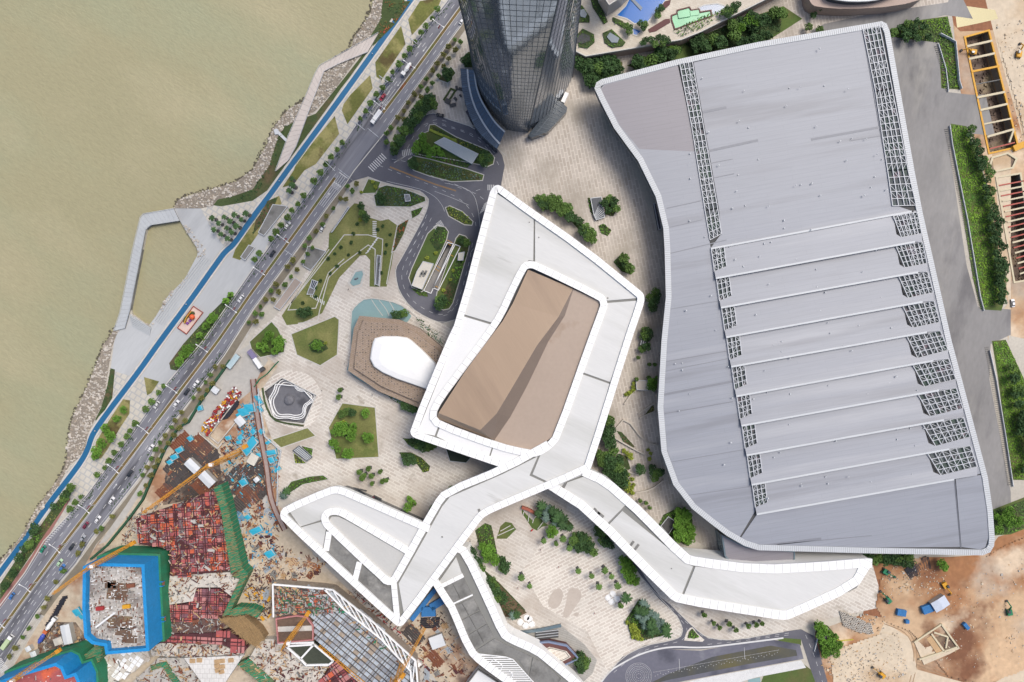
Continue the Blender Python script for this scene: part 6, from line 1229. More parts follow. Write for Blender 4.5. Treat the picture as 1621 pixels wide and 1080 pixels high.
PR['yel'] = [crown_tree('yellow_shrub', 1.3, 2.4, 130, m_leafy, 6, .34)]; PR['yel'][0]['category'] = 'shrub'
PR['olive'] = [crown_tree('round_shrub', 1.1, 1.7, 120, m_leafd, 5, .3)]; PR['olive'][0]['category'] = 'shrub'
PR['palm'] = [palm('palm_tree', 5.5, 2.6, 15, m_leafg), palm('palm_tree', 6.5, 3.0, 16, m_leafd)]
PR['pitpalm'] = [palm('pit_palm', 6.5, 1.9, 13, m_leafd, 'rd')]
PR['sqpalm'] = [palm('plaza_palm', 7, 2.0, 14, m_leaf, 'sq')]
sq = crown_tree('plaza_tree', 1.6, 6, 200, m_leaf, 6); mb = MB(); mb.box((0, 0, .14), (1.7, 1.7, .2)); mb.build('tree_pit', m_gap, sq); PR['sqtree'] = [sq]
TREES = {k: [[tree_of(o), True] for o in v] for k, v in PR.items()}
def plant(kind, px, label, group, z=4.0, sc=None, base=0):
    e = TREES[kind][rv.randrange(len(TREES[kind]))] if not any(t[1] for t in TREES[kind]) else [t for t in TREES[kind] if t[1]][0]
    s = sc or rv.uniform(.85, 1.15); p = P(px[0], px[1], z + base); o = put(e[0], e[1], (p.x, p.y, base), rv.uniform(0, 6.28), s, label, group); e[1] = False; return o
def plants(kind, s, label, group, **k):
    for q in pix(s): plant(kind, q, label, group, **k)
def mind(s, d, n):
    poly = pix(s); out = []
    for q in scatter(poly, n * 6, rv):
        if all((q[0] - a) ** 2 + (q[1] - b) ** 2 > d * d for a, b in out): out.append(q)
        if len(out) >= n: break
    return out
def grove(kind, s, d, n, label, group, **k):
    for q in mind(s, d, n): plant(kind, q, label, group, **k)
def mass_of(s, m, label=None, h=.9, dens=1.5, ls=.5, name='ground_cover', base=0, mix=None):
    p = Q(s, base); xy = [(v.x, v.y) for v in p]; n = int(abs(area2(p)) / 2 * dens)
    if base == 0 and name == 'ground_cover': ground('planted_bed', s, 7.4, m_lawn2 if m is m_lime else m_bed)
    ms = [m] + (mix or []); g = [MB() for _ in ms]
    for x, y in scatter(xy, n, rv):
        k = int((noise.noise((x * .12, y * .12, 3.1)) * .9 + .5 + rv.uniform(-.25, .25)) * len(ms)); k = max(0, min(len(ms) - 1, k)); hh = h * (.6 + .7 * abs(noise.noise((x * .3, y * .3, 0))))
        leaf(g[k], Vector((x, y, base + .15 + hh * rv.uniform(.5, 1))), ls * rv.uniform(.6, 1.1), 1.0)
    for k, mm in enumerate(ms):
        if g[k].v: g[k].build(name, mm, kind='stuff')
plants('street', "692,15 684,29 675,41 666,52 657,66 649,78 640,89 631,102 621,114 614,126 605,139 596,150 587,164 579,176 570,187 542,225 534,237 525,249 516,261 507,274 497,286 480,310 472,323 462,333 455,344 446,357 438,368 430,378 411,401 404,411", 'round green street tree in the kerb row on the river side, north part', 'river side street trees, northern row')
plants('street', "259,611 251,622 241,635 232,647 215,671 206,682 200,691 191,704 182,716 174,729 165,741 155,752 127,787 119,796 112,806", 'round green street tree in the kerb row on the river side, south part', 'river side street trees, southern row')
plants('verge', "720,62 710,74 702,86 692,100 685,111 675,124 666,137 656,149 646,162 639,175 630,186 619,202 612,210 729,66 721,79 710,92 702,104 694,119 684,131 676,142 667,154 659,167 640,189 631,203 612,225", 'small verge tree in the double row between river road and skyscraper', 'verge trees by the skyscraper')
plants('verge', "550,294 539,314 527,329 516,342 510,355 500,366 490,377 482,389 464,412 455,422 437,450 429,460 420,474 411,485 404,496 393,510 564,291 557,302 547,315 494,392 486,402 479,414 470,427 460,438 451,451 441,462 432,474 414,498 405,509", 'small verge tree in the double row between river road and big lawn', 'verge trees by the big lawn')
plants('verge', "340,581 332,594 324,605 314,617 305,630 287,653 277,666 270,677 261,690 252,701 246,712 239,726 232,740 225,752 352,580 336,607 327,618 319,630 293,666 284,677 275,689 266,702 256,714 250,729 244,739 239,752 230,769 221,782 177,818 160,837 152,842 130,862 123,876 100,905 88,922 75,948 68,962 58,976 44,996 34,1010 24,1026 14,1040", 'small verge tree in the row between river road and green hoarding', 'verge trees by the construction site')
plants('pitpalm', "342,348 360,346 377,343 395,341 352,356 370,353 387,350 345,366 364,363 380,361 355,373 372,370 366,380", 'dark palm in a round pit on the corner square by the blue path', 'palms on the corner square', z=.5)
plants('pitpalm', "466,286 468,297 462,305", 'palm with brownish pit in the strip beside the short lawn bed', 'palms beside the short lawn bed', z=.5)
plants('sqpalm', "825,908 838,923 914,899 935,907 955,897 966,908 975,921 946,923 860,852 890,848 900,863", 'small palm in a square pit on the cream south court', 'palms on the south court', z=.3)
plants('sqtree', "880,858 989,940 1112,969 1127,983 1136,990 1150,983 1161,993 1181,987 1193,985 1202,983 981,954", 'small tree in a square pit along the southern service road', 'pit trees along the southern service road', z=.3)
plants('sqtree', "539,617 537,629", 'small tree of the pair standing alone on the western plaza', 'pair of trees on the western plaza', z=4); plants('sqtree', "570,747 584,742 577,752 589,753 602,747 606,762 589,766 612,760 574,757", 'small pit tree in the cluster on the plaza above the loop', 'tree cluster above the loop', z=4)
plants('sqtree', "1010,566 1027,577 1036,577 1007,600 1026,598 1013,792 1022,796 1028,803", 'small yellowish tree in a square pit between the ring and the hall', 'pit trees between ring and hall', z=2, sc=.8)
plants('ball', "590,288 594,296 572,304 577,341 570,348 676,408 690,401 717,428 713,443 702,460 702,484 490,495 585,697 603,604 515,543 544,668 496,546", 'clipped yellow green ball shrub on a lawn', 'ball shrubs on the lawns', z=1)
plants('olive', "566,355 560,370 552,404 534,421 523,433 508,445 500,455 540,392 598,364 606,358 612,388 618,372 600,420 604,432 530,402 570,400 556,384 578,336 610,400 520,410 480,480 500,470", 'small round dark shrub dotted over the big lawn', 'dotted shrubs on the big lawn', z=.6)
grove('round', "670,180 662,190 650,207 637,225 628,240 620,243 617,238 640,205 662,165 672,152 688,152 686,172", 6.5, 26, 'dark round tree in the thick strip between plaza and loop road', 'trees beside the loop road')
mass_of("670,180 662,190 650,207 637,225 628,240 616,238 640,205 662,165 672,150 690,150 688,172", m_leafd, mix=[m_leafg])
grove('bright', "657,240 660,222 672,212 682,225 700,245 690,250", 8, 8, 'green tree at the west end of the planted road island', 'trees on the planted road island'); grove('round', "757,246 762,240 778,248 774,260 764,260", 6, 4, 'dark tree at the east end of the planted road island', 'trees at the island end')
mass_of("682,199 722,218 776,240 782,252 770,258 756,244 700,216 684,208", m_leafd, mix=[m_leafy]); mass_of("660,235 700,246 745,260 740,266 680,252 657,245", m_leafg, mix=[m_leafd, m_leafb]); mass_of("648,256 680,256 740,270 764,280 760,285 715,286 670,274 650,266", m_leaf, mix=[m_leafg, m_leafo]); grove('round', "648,254 656,252 664,262 656,268", 6, 4, 'dark tree at the tip of the lower road island', 'trees at the lower island tip')
mb = MB(); mb.strip(Q("680,206 722,224"), 1.4, 0, .9); tag(mb.build('yellow_hedge', m_leafy), 'clipped yellow hedge line on the planted road island', 'hedge')
plant('big', (740, 96), 'broad dark tree standing against the left foot of the skyscraper', None); plant('big', (709, 119), 'broad dark tree in the bed on the skyscraper plaza', None)
for s, m, mx in (("593,310 601,298 613,294 640,300 672,313 672,318 650,327 597,326", m_leafd, [m_leafg, m_leafb]), ("653,344 652,334 670,328 663,339", m_leafb, [m_leaf]), ("630,358 646,348 636,376 626,396 621,398", m_leafo, [m_flower]), ("706,329 713,327 733,336 748,350 736,355 712,342", m_leaf, [m_leafy, m_leafo]), ("693,358 704,361 709,367 700,392 692,400 680,380", m_leafd, [m_leafb]), ("652,458 664,468 678,470 676,462 662,456", m_leafb, None), ("724,377 728,372 737,376 743,383 738,390 726,386", m_leafd, None), ("730,396 741,397 716,478 708,488 696,486 692,475 700,470 720,420", m_leafb, [m_leafd])): mass_of(s, m, mix=mx)
grove('round', "596,312 606,304 606,318", 6, 3, 'dark bush at the left end of the bluish shrub bed', 'bushes of the shrub bed'); plants('round', "572,326 580,345 573,338", 'dark tree on the edge of the big lawn by the stepping slabs', 'trees by the stepping slabs'); grove('round', "692,470 705,472 706,486 696,487", 6, 3, 'dark tree at the south end of the eastern ramp island', 'trees on the eastern ramp island'); plants('round', "730,380 738,384", 'dark tree at the north end of the eastern ramp island', 'trees at the north of the ramp island')
plants('round', "482,497 488,493 476,494", 'dark tree at the lower tip of the big lawn', 'trees at the lower tip of the lawn'); grove('bright', "405,548 425,530 440,530 450,550 430,560 410,560", 9, 9, 'bushy green tree in the lawn corner beside the site yard', 'trees in the lawn corner')
mass_of("488,545 500,536 512,540 520,552 506,560 492,556", m_leafb, mix=[m_leafd]); plant('bright', (503, 547), 'yellow green bush in the middle of the six sided lawn', None)
mass_of("530,675 545,668 562,676 560,690 545,692 532,684", m_leafd, mix=[m_leafb]); grove('bright', "530,675 545,668 562,676 560,690 545,692 532,684", 7, 9, 'green bush of the clump in the middle of the central lawn', 'bush clump of the central lawn'); plants('round', "541,655 550,652 558,653", 'bush beside the orange flowers on the central lawn', 'bushes on the upper central lawn'); plants('bright', "579,654 548,720 553,717 530,703 535,712 585,693 580,690 527,700", 'scattered green bush near an edge of the central lawn', 'edge bushes of the central lawn'); plant('ball', (551, 648), 'orange tinted ball shrub on the central lawn', None, z=1)
mass_of("447,783 462,764 490,756 512,753 519,758 480,766 452,785", m_leafb, mix=[m_leafd]); plants('palm', "450,783 455,777", 'palm at the lower end of the thin hedge bed by the hoarding', 'palms of the hedge bed'); mass_of("477,706 495,711 493,724 486,719", m_leafb); mass_of("465,717 470,721 485,733 468,733", m_leafy)
mass_of("638,694 660,695 688,704 690,708 678,716 664,708 646,704", m_leaf, mix=[m_leafd]); grove('round', "650,697 670,698 688,706 680,714 660,706", 6, 7, 'dark tree in the wedge bed by the ring corner', 'trees of the wedge bed'); mass_of("632,716 650,716 668,725 681,738 679,746 670,748 660,735 640,730", m_leaf, mix=[m_leafy]); grove('round', "633,718 650,719 662,728 648,734", 6, 6, 'tree in the bent bed below the ring corner', 'trees of the bent bed'); plants('bright', "648,790 654,797 646,803", 'green tree in the pinkish pit above the arm', 'trees in the pinkish pit'); plants('big', "690,806 716,776", 'dark tree half hidden under the edge of the arm', 'trees under the arm')
plants('round', "634,497 641,496 628,499", 'dark bush at the rim of the aqua pool', 'bushes at the aqua pool'); mass_of("655,500 672,508 700,530 706,548 690,540 668,524", m_leafg, mix=[m_leafd], h=1.5, base=4); mass_of("600,618 632,632 662,645 655,650 625,636", m_leafd, mix=[m_leafb], h=1.5); plants('round', "640,641 648,645 656,648", 'dark bush along the foot of the tan pavilion', 'bushes at the pavilion foot')
S1 = "842,312 880,312 905,330 912,345 945,372 940,381 930,380 902,348 885,335 860,330"; mass_of(S1, m_leafd, mix=[m_leaf], h=1.4); grove('round', S1, 6, 26, 'dark bush in the long bed between ring and speech free court', 'bushes of the long bed') if False else grove('round', S1, 6, 24, 'dark bush in the long bed between the ring and the glass ramp roof', 'bushes of the long bed')
for s in ("930,314 938,313 944,345 948,352 942,345 934,335", "954,313 974,313 979,330 970,343 959,340", "947,358 955,354 968,365 962,374 952,370"): mass_of(s, m_leafd, mix=[m_leafb], h=1.2)
grove('round', "955,314 974,314 978,330 970,341 960,338", 6, 6, 'bush right of the dark blue glass ramp roof', 'bushes right of the ramp roof'); mass_of("971,415 986,399 1004,430 998,435 984,430", m_leafd, mix=[m_leafb], h=1.2); grove('round', "985,404 1002,430 990,428", 6, 5, 'bush in the lone triangular bed of the court', 'bushes of the triangular bed')
grove('round', "1023,482 1032,461 1042,462 1044,475 1034,490 1025,490", 6, 6, 'dark tree in the oval bed beside the hall', 'trees of the oval bed'); grove('round', "1014,552 1018,522 1028,518 1030,536 1022,560 1012,560", 6, 7, 'dark tree round the black skylight beside the hall', 'trees round the black skylight'); slab_thing('roof_light', "1018,524 1028,526 1025,548 1014,546", 0, 3, m_panel, 'black skylight among trees beside the hall', 'skylight', 3); grove('bright', "1030,600 1042,598 1042,618 1030,616", 6, 4, 'green tree right of the pale stair block', 'trees by the stair block'); grove('yel', "990,625 1004,604 1006,620", 4, 6, 'yellow green shrub left of the pale stair block', 'shrubs by the stair block', z=1)
grove('big', "962,660 972,665 970,690 975,720 985,745 985,770 965,745 945,725 955,690", 9, 15, 'broad dark tree in the shady wedge beside the ring', 'dark trees in the wedge beside the ring'); grove('yel', "978,752 992,745 1004,760 1004,782 985,775", 4.5, 20, 'yellow green shrub of the clump below the dark trees', 'yellow shrubs below the dark trees', z=2); grove('yel', "985,712 1000,718 1006,726 998,726", 4, 5, 'yellow shrub on the terrace ledge', 'yellow shrubs on the terrace ledge', z=1); plants('round', "1012,740 1015,744", 'round dark tree alone on the lower terrace', 'trees on the lower terrace'); grove('round', "1030,740 1045,740 1048,752 1036,758", 6, 5, 'dark tree at the hall side of the terraces', 'trees at the hall side'); mass_of("976,682 984,684 1004,706 1002,712 990,704", m_leafd); mass_of("980,718 992,722 998,742 988,748 976,735", m_bed, h=.4); mass_of("1018,660 1034,640 1036,650 1024,658", m_leafo, h=.4); plants('yel', "1026,712 1030,718 1028,726", 'yellow shrub beside the bent pit wall', 'yellow shrubs by the pit wall', z=1); grove('bright', "1065,808 1085,806 1090,816", 6, 4, 'green tree by the hall curve above the opening', 'trees by the hall curve')
S2 = "1042,832 1050,815 1075,803 1095,815 1098,850 1090,865 1068,855"; mass_of(S2, m_leafb, mix=[m_leaf]); grove('bright', "1070,806 1094,816 1097,850 1088,862 1066,852", 7, 14, 'green tree in the grove round the rectangular opening', 'trees round the rectangular opening')
ground('brown_bed', '790,925 834,970 818,978 775,974 770,960', 7.6, mat('brown_soil', '71604a', .95, .15, .2, .1, 1)); mass_of("736,868 748,868 762,898 790,922 832,966 818,976 770,972 758,935", m_leafd, mix=[m_leafd, m_bed], h=2, dens=1.2); grove('big', "740,872 748,872 762,900 768,925 755,915", 8, 8, 'dark tree in the hedge along the outer wall of the south wing', 'trees along the south wing'); grove('round', "770,910 785,925 800,945 800,955 770,940", 6, 12, 'dark round bush of the hedge beside the brown triangle bed', 'bushes beside the brown triangle'); plants('palm', "818,972 812,974", 'palm at the tip of the brown triangle bed', 'palms at the triangle tip')
mass_of("752,840 768,828 778,832 782,850 788,880 784,892 770,880 758,862", m_leafd, mix=[m_leafb]); grove('bright', "762,862 775,862 788,884 782,892 770,882", 6, 9, 'bright green bush in the curved bed under the arm', 'bushes of the curved bed'); grove('round', "793,884 800,880 803,900 797,908 791,900", 5, 4, 'dark bush in the small pear shaped bed', 'bushes of the pear shaped bed'); mass_of("792,884 800,880 803,900 797,908 791,900", m_leafd)
S3 = "850,800 862,797 885,808 908,832 906,838 892,838 870,825 852,818"; mass_of(S3, m_leafd, mix=[m_leafg], h=1.5); grove('palm', S3, 8, 13, 'palm in the dense bed above the south court', 'palms of the dense bed'); plants('bright', "873,838 878,842 872,846", 'bright tree at the edge of the south court', 'bright trees at the court edge'); S4 = "906,858 914,842 930,852 944,872 942,880 928,874 910,868"; mass_of(S4, m_leaf, mix=[m_leafd], h=1.4); grove('round', S4, 6, 13, 'tree in the oval bed between court and wing', 'trees of the court oval bed'); grove('round', "940,826 950,838 968,862 962,866 948,850", 6, 7, 'dark tree tucked along the inner edge of the wing', 'trees along the wing'); S5 = "982,888 990,880 998,886 1004,910 1008,922 1000,924 990,912"; mass_of(S5, m_leafy, mix=[m_leafb]); grove('bright', S5, 6, 14, 'yellow green tree of the strip beside the service ramp', 'trees beside the service ramp')
S6 = "1012,948 1060,994 1060,1004 1016,1014 1000,1012 991,980"; mass_of(S6, m_leafb, mix=[m_leafd]); grove('palm', "1015,950 1060,996 1050,1004 1025,1000 1008,970", 7, 34, 'palm in the triangular grove by the south road', 'palms of the triangular grove'); grove('yel', "992,985 1005,990 1018,1012 1002,1012", 4, 16, 'yellow green shrub on the west side of the palm grove', 'yellow shrubs of the palm grove', z=1); plant('palm', (990, 944), 'large lone palm between the round benches and the palm grove', None, sc=1.2)
mass_of("1089,1010 1091,1000 1096,995 1106,1007 1100,1011", m_leafb); mass_of("909,1036 914,1029 926,1034 932,1046 928,1061 918,1067 909,1052", m_leafd, h=2); grove('round', "910,1040 926,1036 930,1050 920,1064", 6, 8, 'dark tree behind the brown platform stage', 'trees behind the platform')
for s, kd, lb in (("920,102 945,94 982,100 980,110 950,138 938,132", 'big', 'dark tree in the bed between podium and hall corner'), ("995,103 1080,74 1078,85 1010,108", 'big', 'dark tree in the narrow bed between podium and hall'), ("1085,70 1150,42 1200,24 1238,14 1235,50 1200,66 1110,90", 'big', 'dark tree in the wide bed east of the podium')):
    grove(kd, s, 9.5, 16, lb, lb.replace('dark tree', 'dark trees')); mass_of(s, m_leafd, h=1.2)
plants('bright', "1170,46 1176,40", 'bright green tree by the podium path, upper pair', 'bright trees upper pair'); plants('bright', "1190,28 1196,36 1184,34", 'bright green tree by the podium path, right trio', 'bright trees right trio'); plants('bright', "1061,82 1042,91", 'bright green tree close to the hall roof edge', 'bright trees near the hall roof'); plants('round', "1288,24 1280,42 1298,46 1296,12", 'dark tree north of the hall near the rounded building', 'trees near the rounded building')
for s, lb in (("1020,62 1050,58 1062,66 1040,72 1016,70", 'green bush on the podium edge below the brown deck'), ("1145,18 1168,2 1172,14 1150,26", 'bush on the podium beside the pale path'), ("988,40 1000,40 994,56", 'bush left of the tiny blue pool'), ("1012,36 1022,38 1020,46", 'bush right of the tiny blue pool'), ("1036,14 1048,12 1046,26 1038,26", 'bush on the round planter by the blue pool')):
    grove('round', s, 5.5, 8, lb, lb.replace('bush', 'bushes', 1), base=ZP, sc=.8)
mass_of("1064,48 1110,26 1160,10 1165,18 1110,46 1075,60", m_leafb, mix=[m_leafd], base=ZP); 
for s in ("914,10 921,9 933,27 933,36 914,36", "936,0 946,0 960,34 956,38 940,12", "954,53 968,47 990,68 985,74 968,76 957,68", "914,55 922,46 940,55 941,68 930,77 916,75", "970,28 985,34 990,40 985,44 970,34"): mass_of(s, m_leafb, mix=[m_leafd], base=ZP + .6, h=.5, dens=1.0)
mass_of("1402,54 1440,36 1500,28 1514,90 1518,140 1492,140 1487,68 1420,60", m_leafb, mix=[m_lime, m_leaf], h=.7, dens=1.8); grove('round', "1405,54 1440,38 1460,36 1470,60 1440,64", 8, 12, 'dark tree at the hall corner in the northern green patch', 'trees of the northern green patch')
mass_of("1506,198 1530,202 1562,300 1584,480 1554,488 1540,440 1510,245", m_lime, mix=[m_lime, m_lime, m_leafb], h=.5, dens=2.2); mass_of("1572,542 1592,540 1621,600 1632,700 1632,758 1602,758 1582,600", m_lime, mix=[m_lime, m_leafb], h=.5, dens=2.2)
grove('round', "1530,203 1540,205 1561,260 1577,340 1591,420 1592,470 1582,480 1573,400 1563,320 1548,250", 7, 44, 'dark tree in the row along the east edge of the long green strip', 'trees along the long green strip'); grove('round', "1596,560 1612,580 1630,640 1636,750 1622,750 1612,660", 7, 24, 'dark tree in the row of the southern green strip', 'trees of the southern green strip')
mass_of("1572,810 1640,785 1640,828 1600,844 1574,846", m_leafb, mix=[m_leaf]); grove('bright', "1575,815 1610,802 1618,830 1580,842", 8, 8, 'green tree in the patch below the grey yard', 'trees of the patch below the yard'); S7 = "1290,988 1310,992 1334,1020 1324,1041 1302,1035"; mass_of(S7, m_leafb, mix=[m_leaf]); grove('bright', S7, 7, 12, 'green bush in the clump beside the black roofed shed', 'bushes beside the black shed'); mass_of("1366,878 1440,878 1452,892 1430,896 1370,888", m_leafd, mix=[m_leafb], h=1.5); grove('round', "1370,878 1440,880 1450,894 1380,888", 6, 14, 'dark bush under the southern edge of the hall', 'bushes under the hall edge'); grove('bright', "1482,884 1492,886 1500,905 1490,900", 6, 4, 'green bush on the brown earth by the pipe bundles', 'bushes by the pipe bundles')
# promenade beds and banks
for s in ("368,466 371,471 330,530 318,546 283,585 271,583 290,546 331,502", "120,769 111,783 98,808 74,842 44,885 18,922 2,945 2,927 32,880 62,838 92,795 109,773"): mass_of(s, m_leafo, mix=[m_leaf, m_leafb], h=.8, dens=1.0)
plants('bright', "367,467 360,477 341,502 335,508 328,517 318,531 296,560 288,572 302,553", 'green bush in the long bed beside the bare grey plaza', 'bushes of the long bed by the bare plaza', z=2); plants('round', "116,770 110,780 106,788 88,800 62,834 55,842 44,866 36,880 52,858 26,905 14,925", 'dark bush in the strip between blue path and red footway', 'bushes beside the red footway', z=2); plants('bright', "200,648 190,662 176,685 168,700 160,712 155,722 172,676 183,690", 'bush in the boat shaped lawn bed', 'bushes of the boat shaped bed', z=1)
for s in ("626,38 606,4 640,2 650,2", "590,74 604,30 626,38", "360,322 400,300 425,264 440,219 452,202 440,240 428,272 402,312", "175,585 182,587 178,630 166,650 156,660 170,612", "404,352 424,318 440,312 430,338 400,372"): mass_of(s, m_leafd, mix=[m_leafo, m_flower] if '606' in s or '604' in s else [m_leafd], h=.8, dens=.9)
hg = MB()
mass_of(' '.join('%g,%g' % (p.x / S + 810.5, 540 - p.y / S) for p in offset([P(*q) for q in RL[1:9]], 1.0) + offset([P(*q) for q in RL[1:9]], 2.6)[::-1]), m_leafd, h=.8, dens=1.2, name='kerb_hedge')
mass_of(' '.join('%g,%g' % (p.x / S + 810.5, 540 - p.y / S) for p in offset([P(*q) for q in RL[9:12]], 1.0) + offset([P(*q) for q in RL[9:12]], 2.6)[::-1]), m_leafd, h=.8, dens=1.2, name='kerb_hedge')
mass_of(' '.join('%g,%g' % (p.x / S + 810.5, 540 - p.y / S) for p in offset([P(*q) for q in RR[10:15]], -1.0) + offset([P(*q) for q in RR[10:15]], -2.4)[::-1]), m_leafd, h=.8, dens=1.2, name='verge_hedge')
# ---------------------------------------------------------------- lamps, vehicles, small things
lamp = empty('street_lamp', (0, 0, 0), '', 'street lamp'); mb = MB(); mb.tube((0, 0, 0), (0, 0, 10), .16, .1, 8); mb.build('pole', m_fascia, lamp)
for s in (-1, 1):
    mb = MB(); mb.bar((0, 0, 9.9), (s * 3.2, 0, 10.5), .18); mb.build('arm', m_white, lamp); mb = MB(); mb.box((s * 3.5, 0, 10.5), (1.1, .45, .2)); mb.build('lamp_head', m_white, lamp)
    mb = MB(); mb.box((0, s * .55, 6.2), (.12, .9, 1.6)); mb.box((0, s * .5, 4.9), (.1, .3, .9)); mb.build('red_banner', m_red, lamp)
lt = tree_of(lamp)
for i, q in enumerate(pix("697,50 652,113 606,176 457,382 420,432 377,490 332,551 285,614 241,676 195,737 150,799 105,860 59,921 19,976")): put(lt, i == 0, P(*q), R(-36) + rv.uniform(-.05, .05), 1, 'white twin armed street lamp with red banners on the road median', 'lamps on the road median')
def gantry(a, b, label):
    t = empty('signal_gantry', P(*a), label, 'signal gantry', world=True); p, q = P(*a), P(*b); mb = MB(); mb.tube(p, p + Vector((0, 0, 7)), .2, .16); mb.build('pole', m_fascia, t); mb = MB(); mb.bar(p + Vector((0, 0, 6.8)), q + Vector((0, 0, 6.8)), .25); mb.build('arm', m_fascia, t)
    for f in (.6, .95): mb = MB(); c = p.lerp(q, f); mb.box((c.x, c.y, 6.2), (.5, .5, 1.1)); mb.build('signal_head', m_gap, t)
gantry((566, 199), (582, 212), 'white signal gantry over the river lanes north of the junction'); gantry((602, 222), (586, 209), 'white signal gantry over the city lanes north of the junction'); gantry((520, 261), (536, 276), 'white signal mast at the river side south of the junction'); gantry((558, 286), (540, 272), 'white signal mast at the lawn side south of the junction'); gantry((604, 127), (618, 137), 'white sign gantry over the river lanes beside the red car'); gantry((652, 68), (662, 77), 'white sign mast over the river lanes near the top'); gantry((468, 406), (456, 398), 'white sign mast by the white underpass wall')
m_tyre = plain('tyre', '2b2b2e', .8); m_cglass = plain('car_glass', '2c3338', .15)
def car_proto(m, kind='car'):
    t = empty('parked_car' if kind == 'parked' else 'car', (0, 0, 0), '', 'car'); b = MB()
    prof = [(-2.3, .45), (-2.3, .95), (-1.6, 1.05), (-.4, 1.08), (1.2, 1.05), (2.1, .85), (2.3, .7), (2.3, .45)]; n = len(prof)
    vs = [(x, y * (.9 if abs(x) < 2.2 else .8), z) for y in (-1, 1) for x, z in prof]; b.add(vs, [tuple(range(n)), tuple(reversed(range(n, 2 * n)))] + [(i + 1, i, n + i, n + i + 1) for i in range(n - 1)] + [(0, n - 1, 2 * n - 1, n)]); b.build('body', m, t, recalc=True)
    g = MB(); lo = [(-1.75, .82), (1.05, .82), (1.05, -.82), (-1.75, -.82)]; hi = [(-1.2, .66), (.4, .66), (.4, -.66), (-1.2, -.66)]
    g.add([(x, y, 1.04) for x, y in lo] + [(x, y, 1.5) for x, y in hi], [(i, (i + 1) % 4, 4 + (i + 1) % 4, 4 + i) for i in range(4)]); g.build('windows', m_cglass, t, recalc=True)
    r = MB(); r.box((-.4, 0, 1.52), (1.62, 1.34, .06)); r.build('roof', m, t)
    for x in (-1.45, 1.4):
        for y in (-.85, .85): w = MB(); w.tube((x, y - .1, .33), (x, y + .1, .33), .33, n=10); w.build('wheel', m_tyre, t)
    for y in (-.6, .6): h = MB(); h.box((2.28, y, .72), (.08, .35, .16)); h.build('headlight', m_white, t)
    return t
paint = {k: plain('car_paint_' + k, h, .3, coat=.5) for k, h in (('white', 'f0f0f0'), ('black', '33363c'), ('red', 'b0344a'), ('maroon', '7d2c40'), ('green', '2f9a7a'), ('light green', 'bfe0b8'), ('blue', '4a7fc0'), ('silver', 'a9adb3'))}
CT = {}
def car(px, py, colr, label, flip=False, ang=None, group=None):
    first = colr not in CT
    if first: CT[colr] = tree_of(car_proto(paint[colr]))
    a = math.atan2(.809, .588) + (math.pi if flip else 0) if ang is None else R(ang)
    put(CT[colr], first, P(px, py, .13) if ang is None else P(px, py, .13), a, 1, label, group)
for a in ((606, 155, 'red', 'red car on the river lanes beside the sign gantry', True), (732, 34, 'white', 'white car beside the left foot of the skyscraper'), (456, 357, 'white', 'white car opposite the short stripe hatching of the median'), (432, 402, 'black', 'dark car on the river lanes by the red median flowers', True), (382, 473, 'white', 'white van like car beside the long bed of the bare plaza', True), (311, 608, 'white', 'white car, the rightmost of three close together by the site fence'), (297, 620, 'black', 'dark car between two white cars by the site fence'), (280, 639, 'white', 'white car close to the median, behind the dark car by the site fence'), (249, 641, 'white', 'small white car on the river lanes beside the kerb trees', True), (240, 709, 'white', 'white car alone on the city lanes west of the steel yard'), (207, 749, 'black', 'dark car on the city lanes near the white edge strip'), (178, 792, 'white', 'white car beside the pale footway strip'), (156, 822, 'white', 'white car right of the maroon car'), (137, 831, 'maroon', 'maroon car near the median above the crane jib'), (132, 852, 'silver', 'grey car below the maroon car'), (115, 865, 'black', 'dark car beside the median, left of the grey car'), (69, 869, 'green', 'green taxi like car at the river kerb', True), (96, 890, 'light green', 'pale green and white car near the crane jib'), (100, 898, 'blue', 'blue car beside the pale green one'), (3, 1018, 'black', 'dark car beside the truck at the left edge'), (20, 943, 'blue', 'blue car by the hatched exit lane', True)): car(*a)
car(697, 183, 'black', 'dark car turning on the loop road above the planted island', ang=170); car(1602, 480, 'white', 'white car parked on the sand track beside the long green strip', ang=95); car(511, 362, 'white', 'tiny white car on the footway beside the big lawn', ang=60)
def truck(px, py, ang, label, kind, cabm, bodm):
    t = empty('truck', P(px, py, .1), label, 'truck', None, R(ang)); mb = MB(); mb.box((3.4, 0, 1.7), (1.9, 2.3, 2.4)); mb.build('cab', cabm, t); mb = MB(); mb.box((4.37, 0, 2.1), (.06, 2.0, .9)); mb.build('windscreen', m_cglass, t); mb = MB(); mb.box((-.5, 0, .8), (7.6, 1.1, .4)); mb.build('chassis', m_gap, t)
    mb = MB()
    if kind == 'mixer': mb.tube((-3.8, 0, 2.6), (-2.4, 0, 2.3), .6, 1.2, 12); mb.tube((-2.4, 0, 2.3), (.4, 0, 2.1), 1.2, 1.25, 12); mb.tube((.4, 0, 2.1), (2.2, 0, 1.9), 1.25, .7, 12); mb.build('drum', bodm, t)
    else: mb.box((-1.0, 0, 2.0), (6.4, 2.4, 2.2)); mb.build('cargo_box', bodm, t)
    for x in (-3, -1.8, 3.2):
        for y in (-1.0, 1.0): w = MB(); w.tube((x, y - .15, .5), (x, y + .15, .5), .5, n=10); w.build('wheel', m_tyre, t)
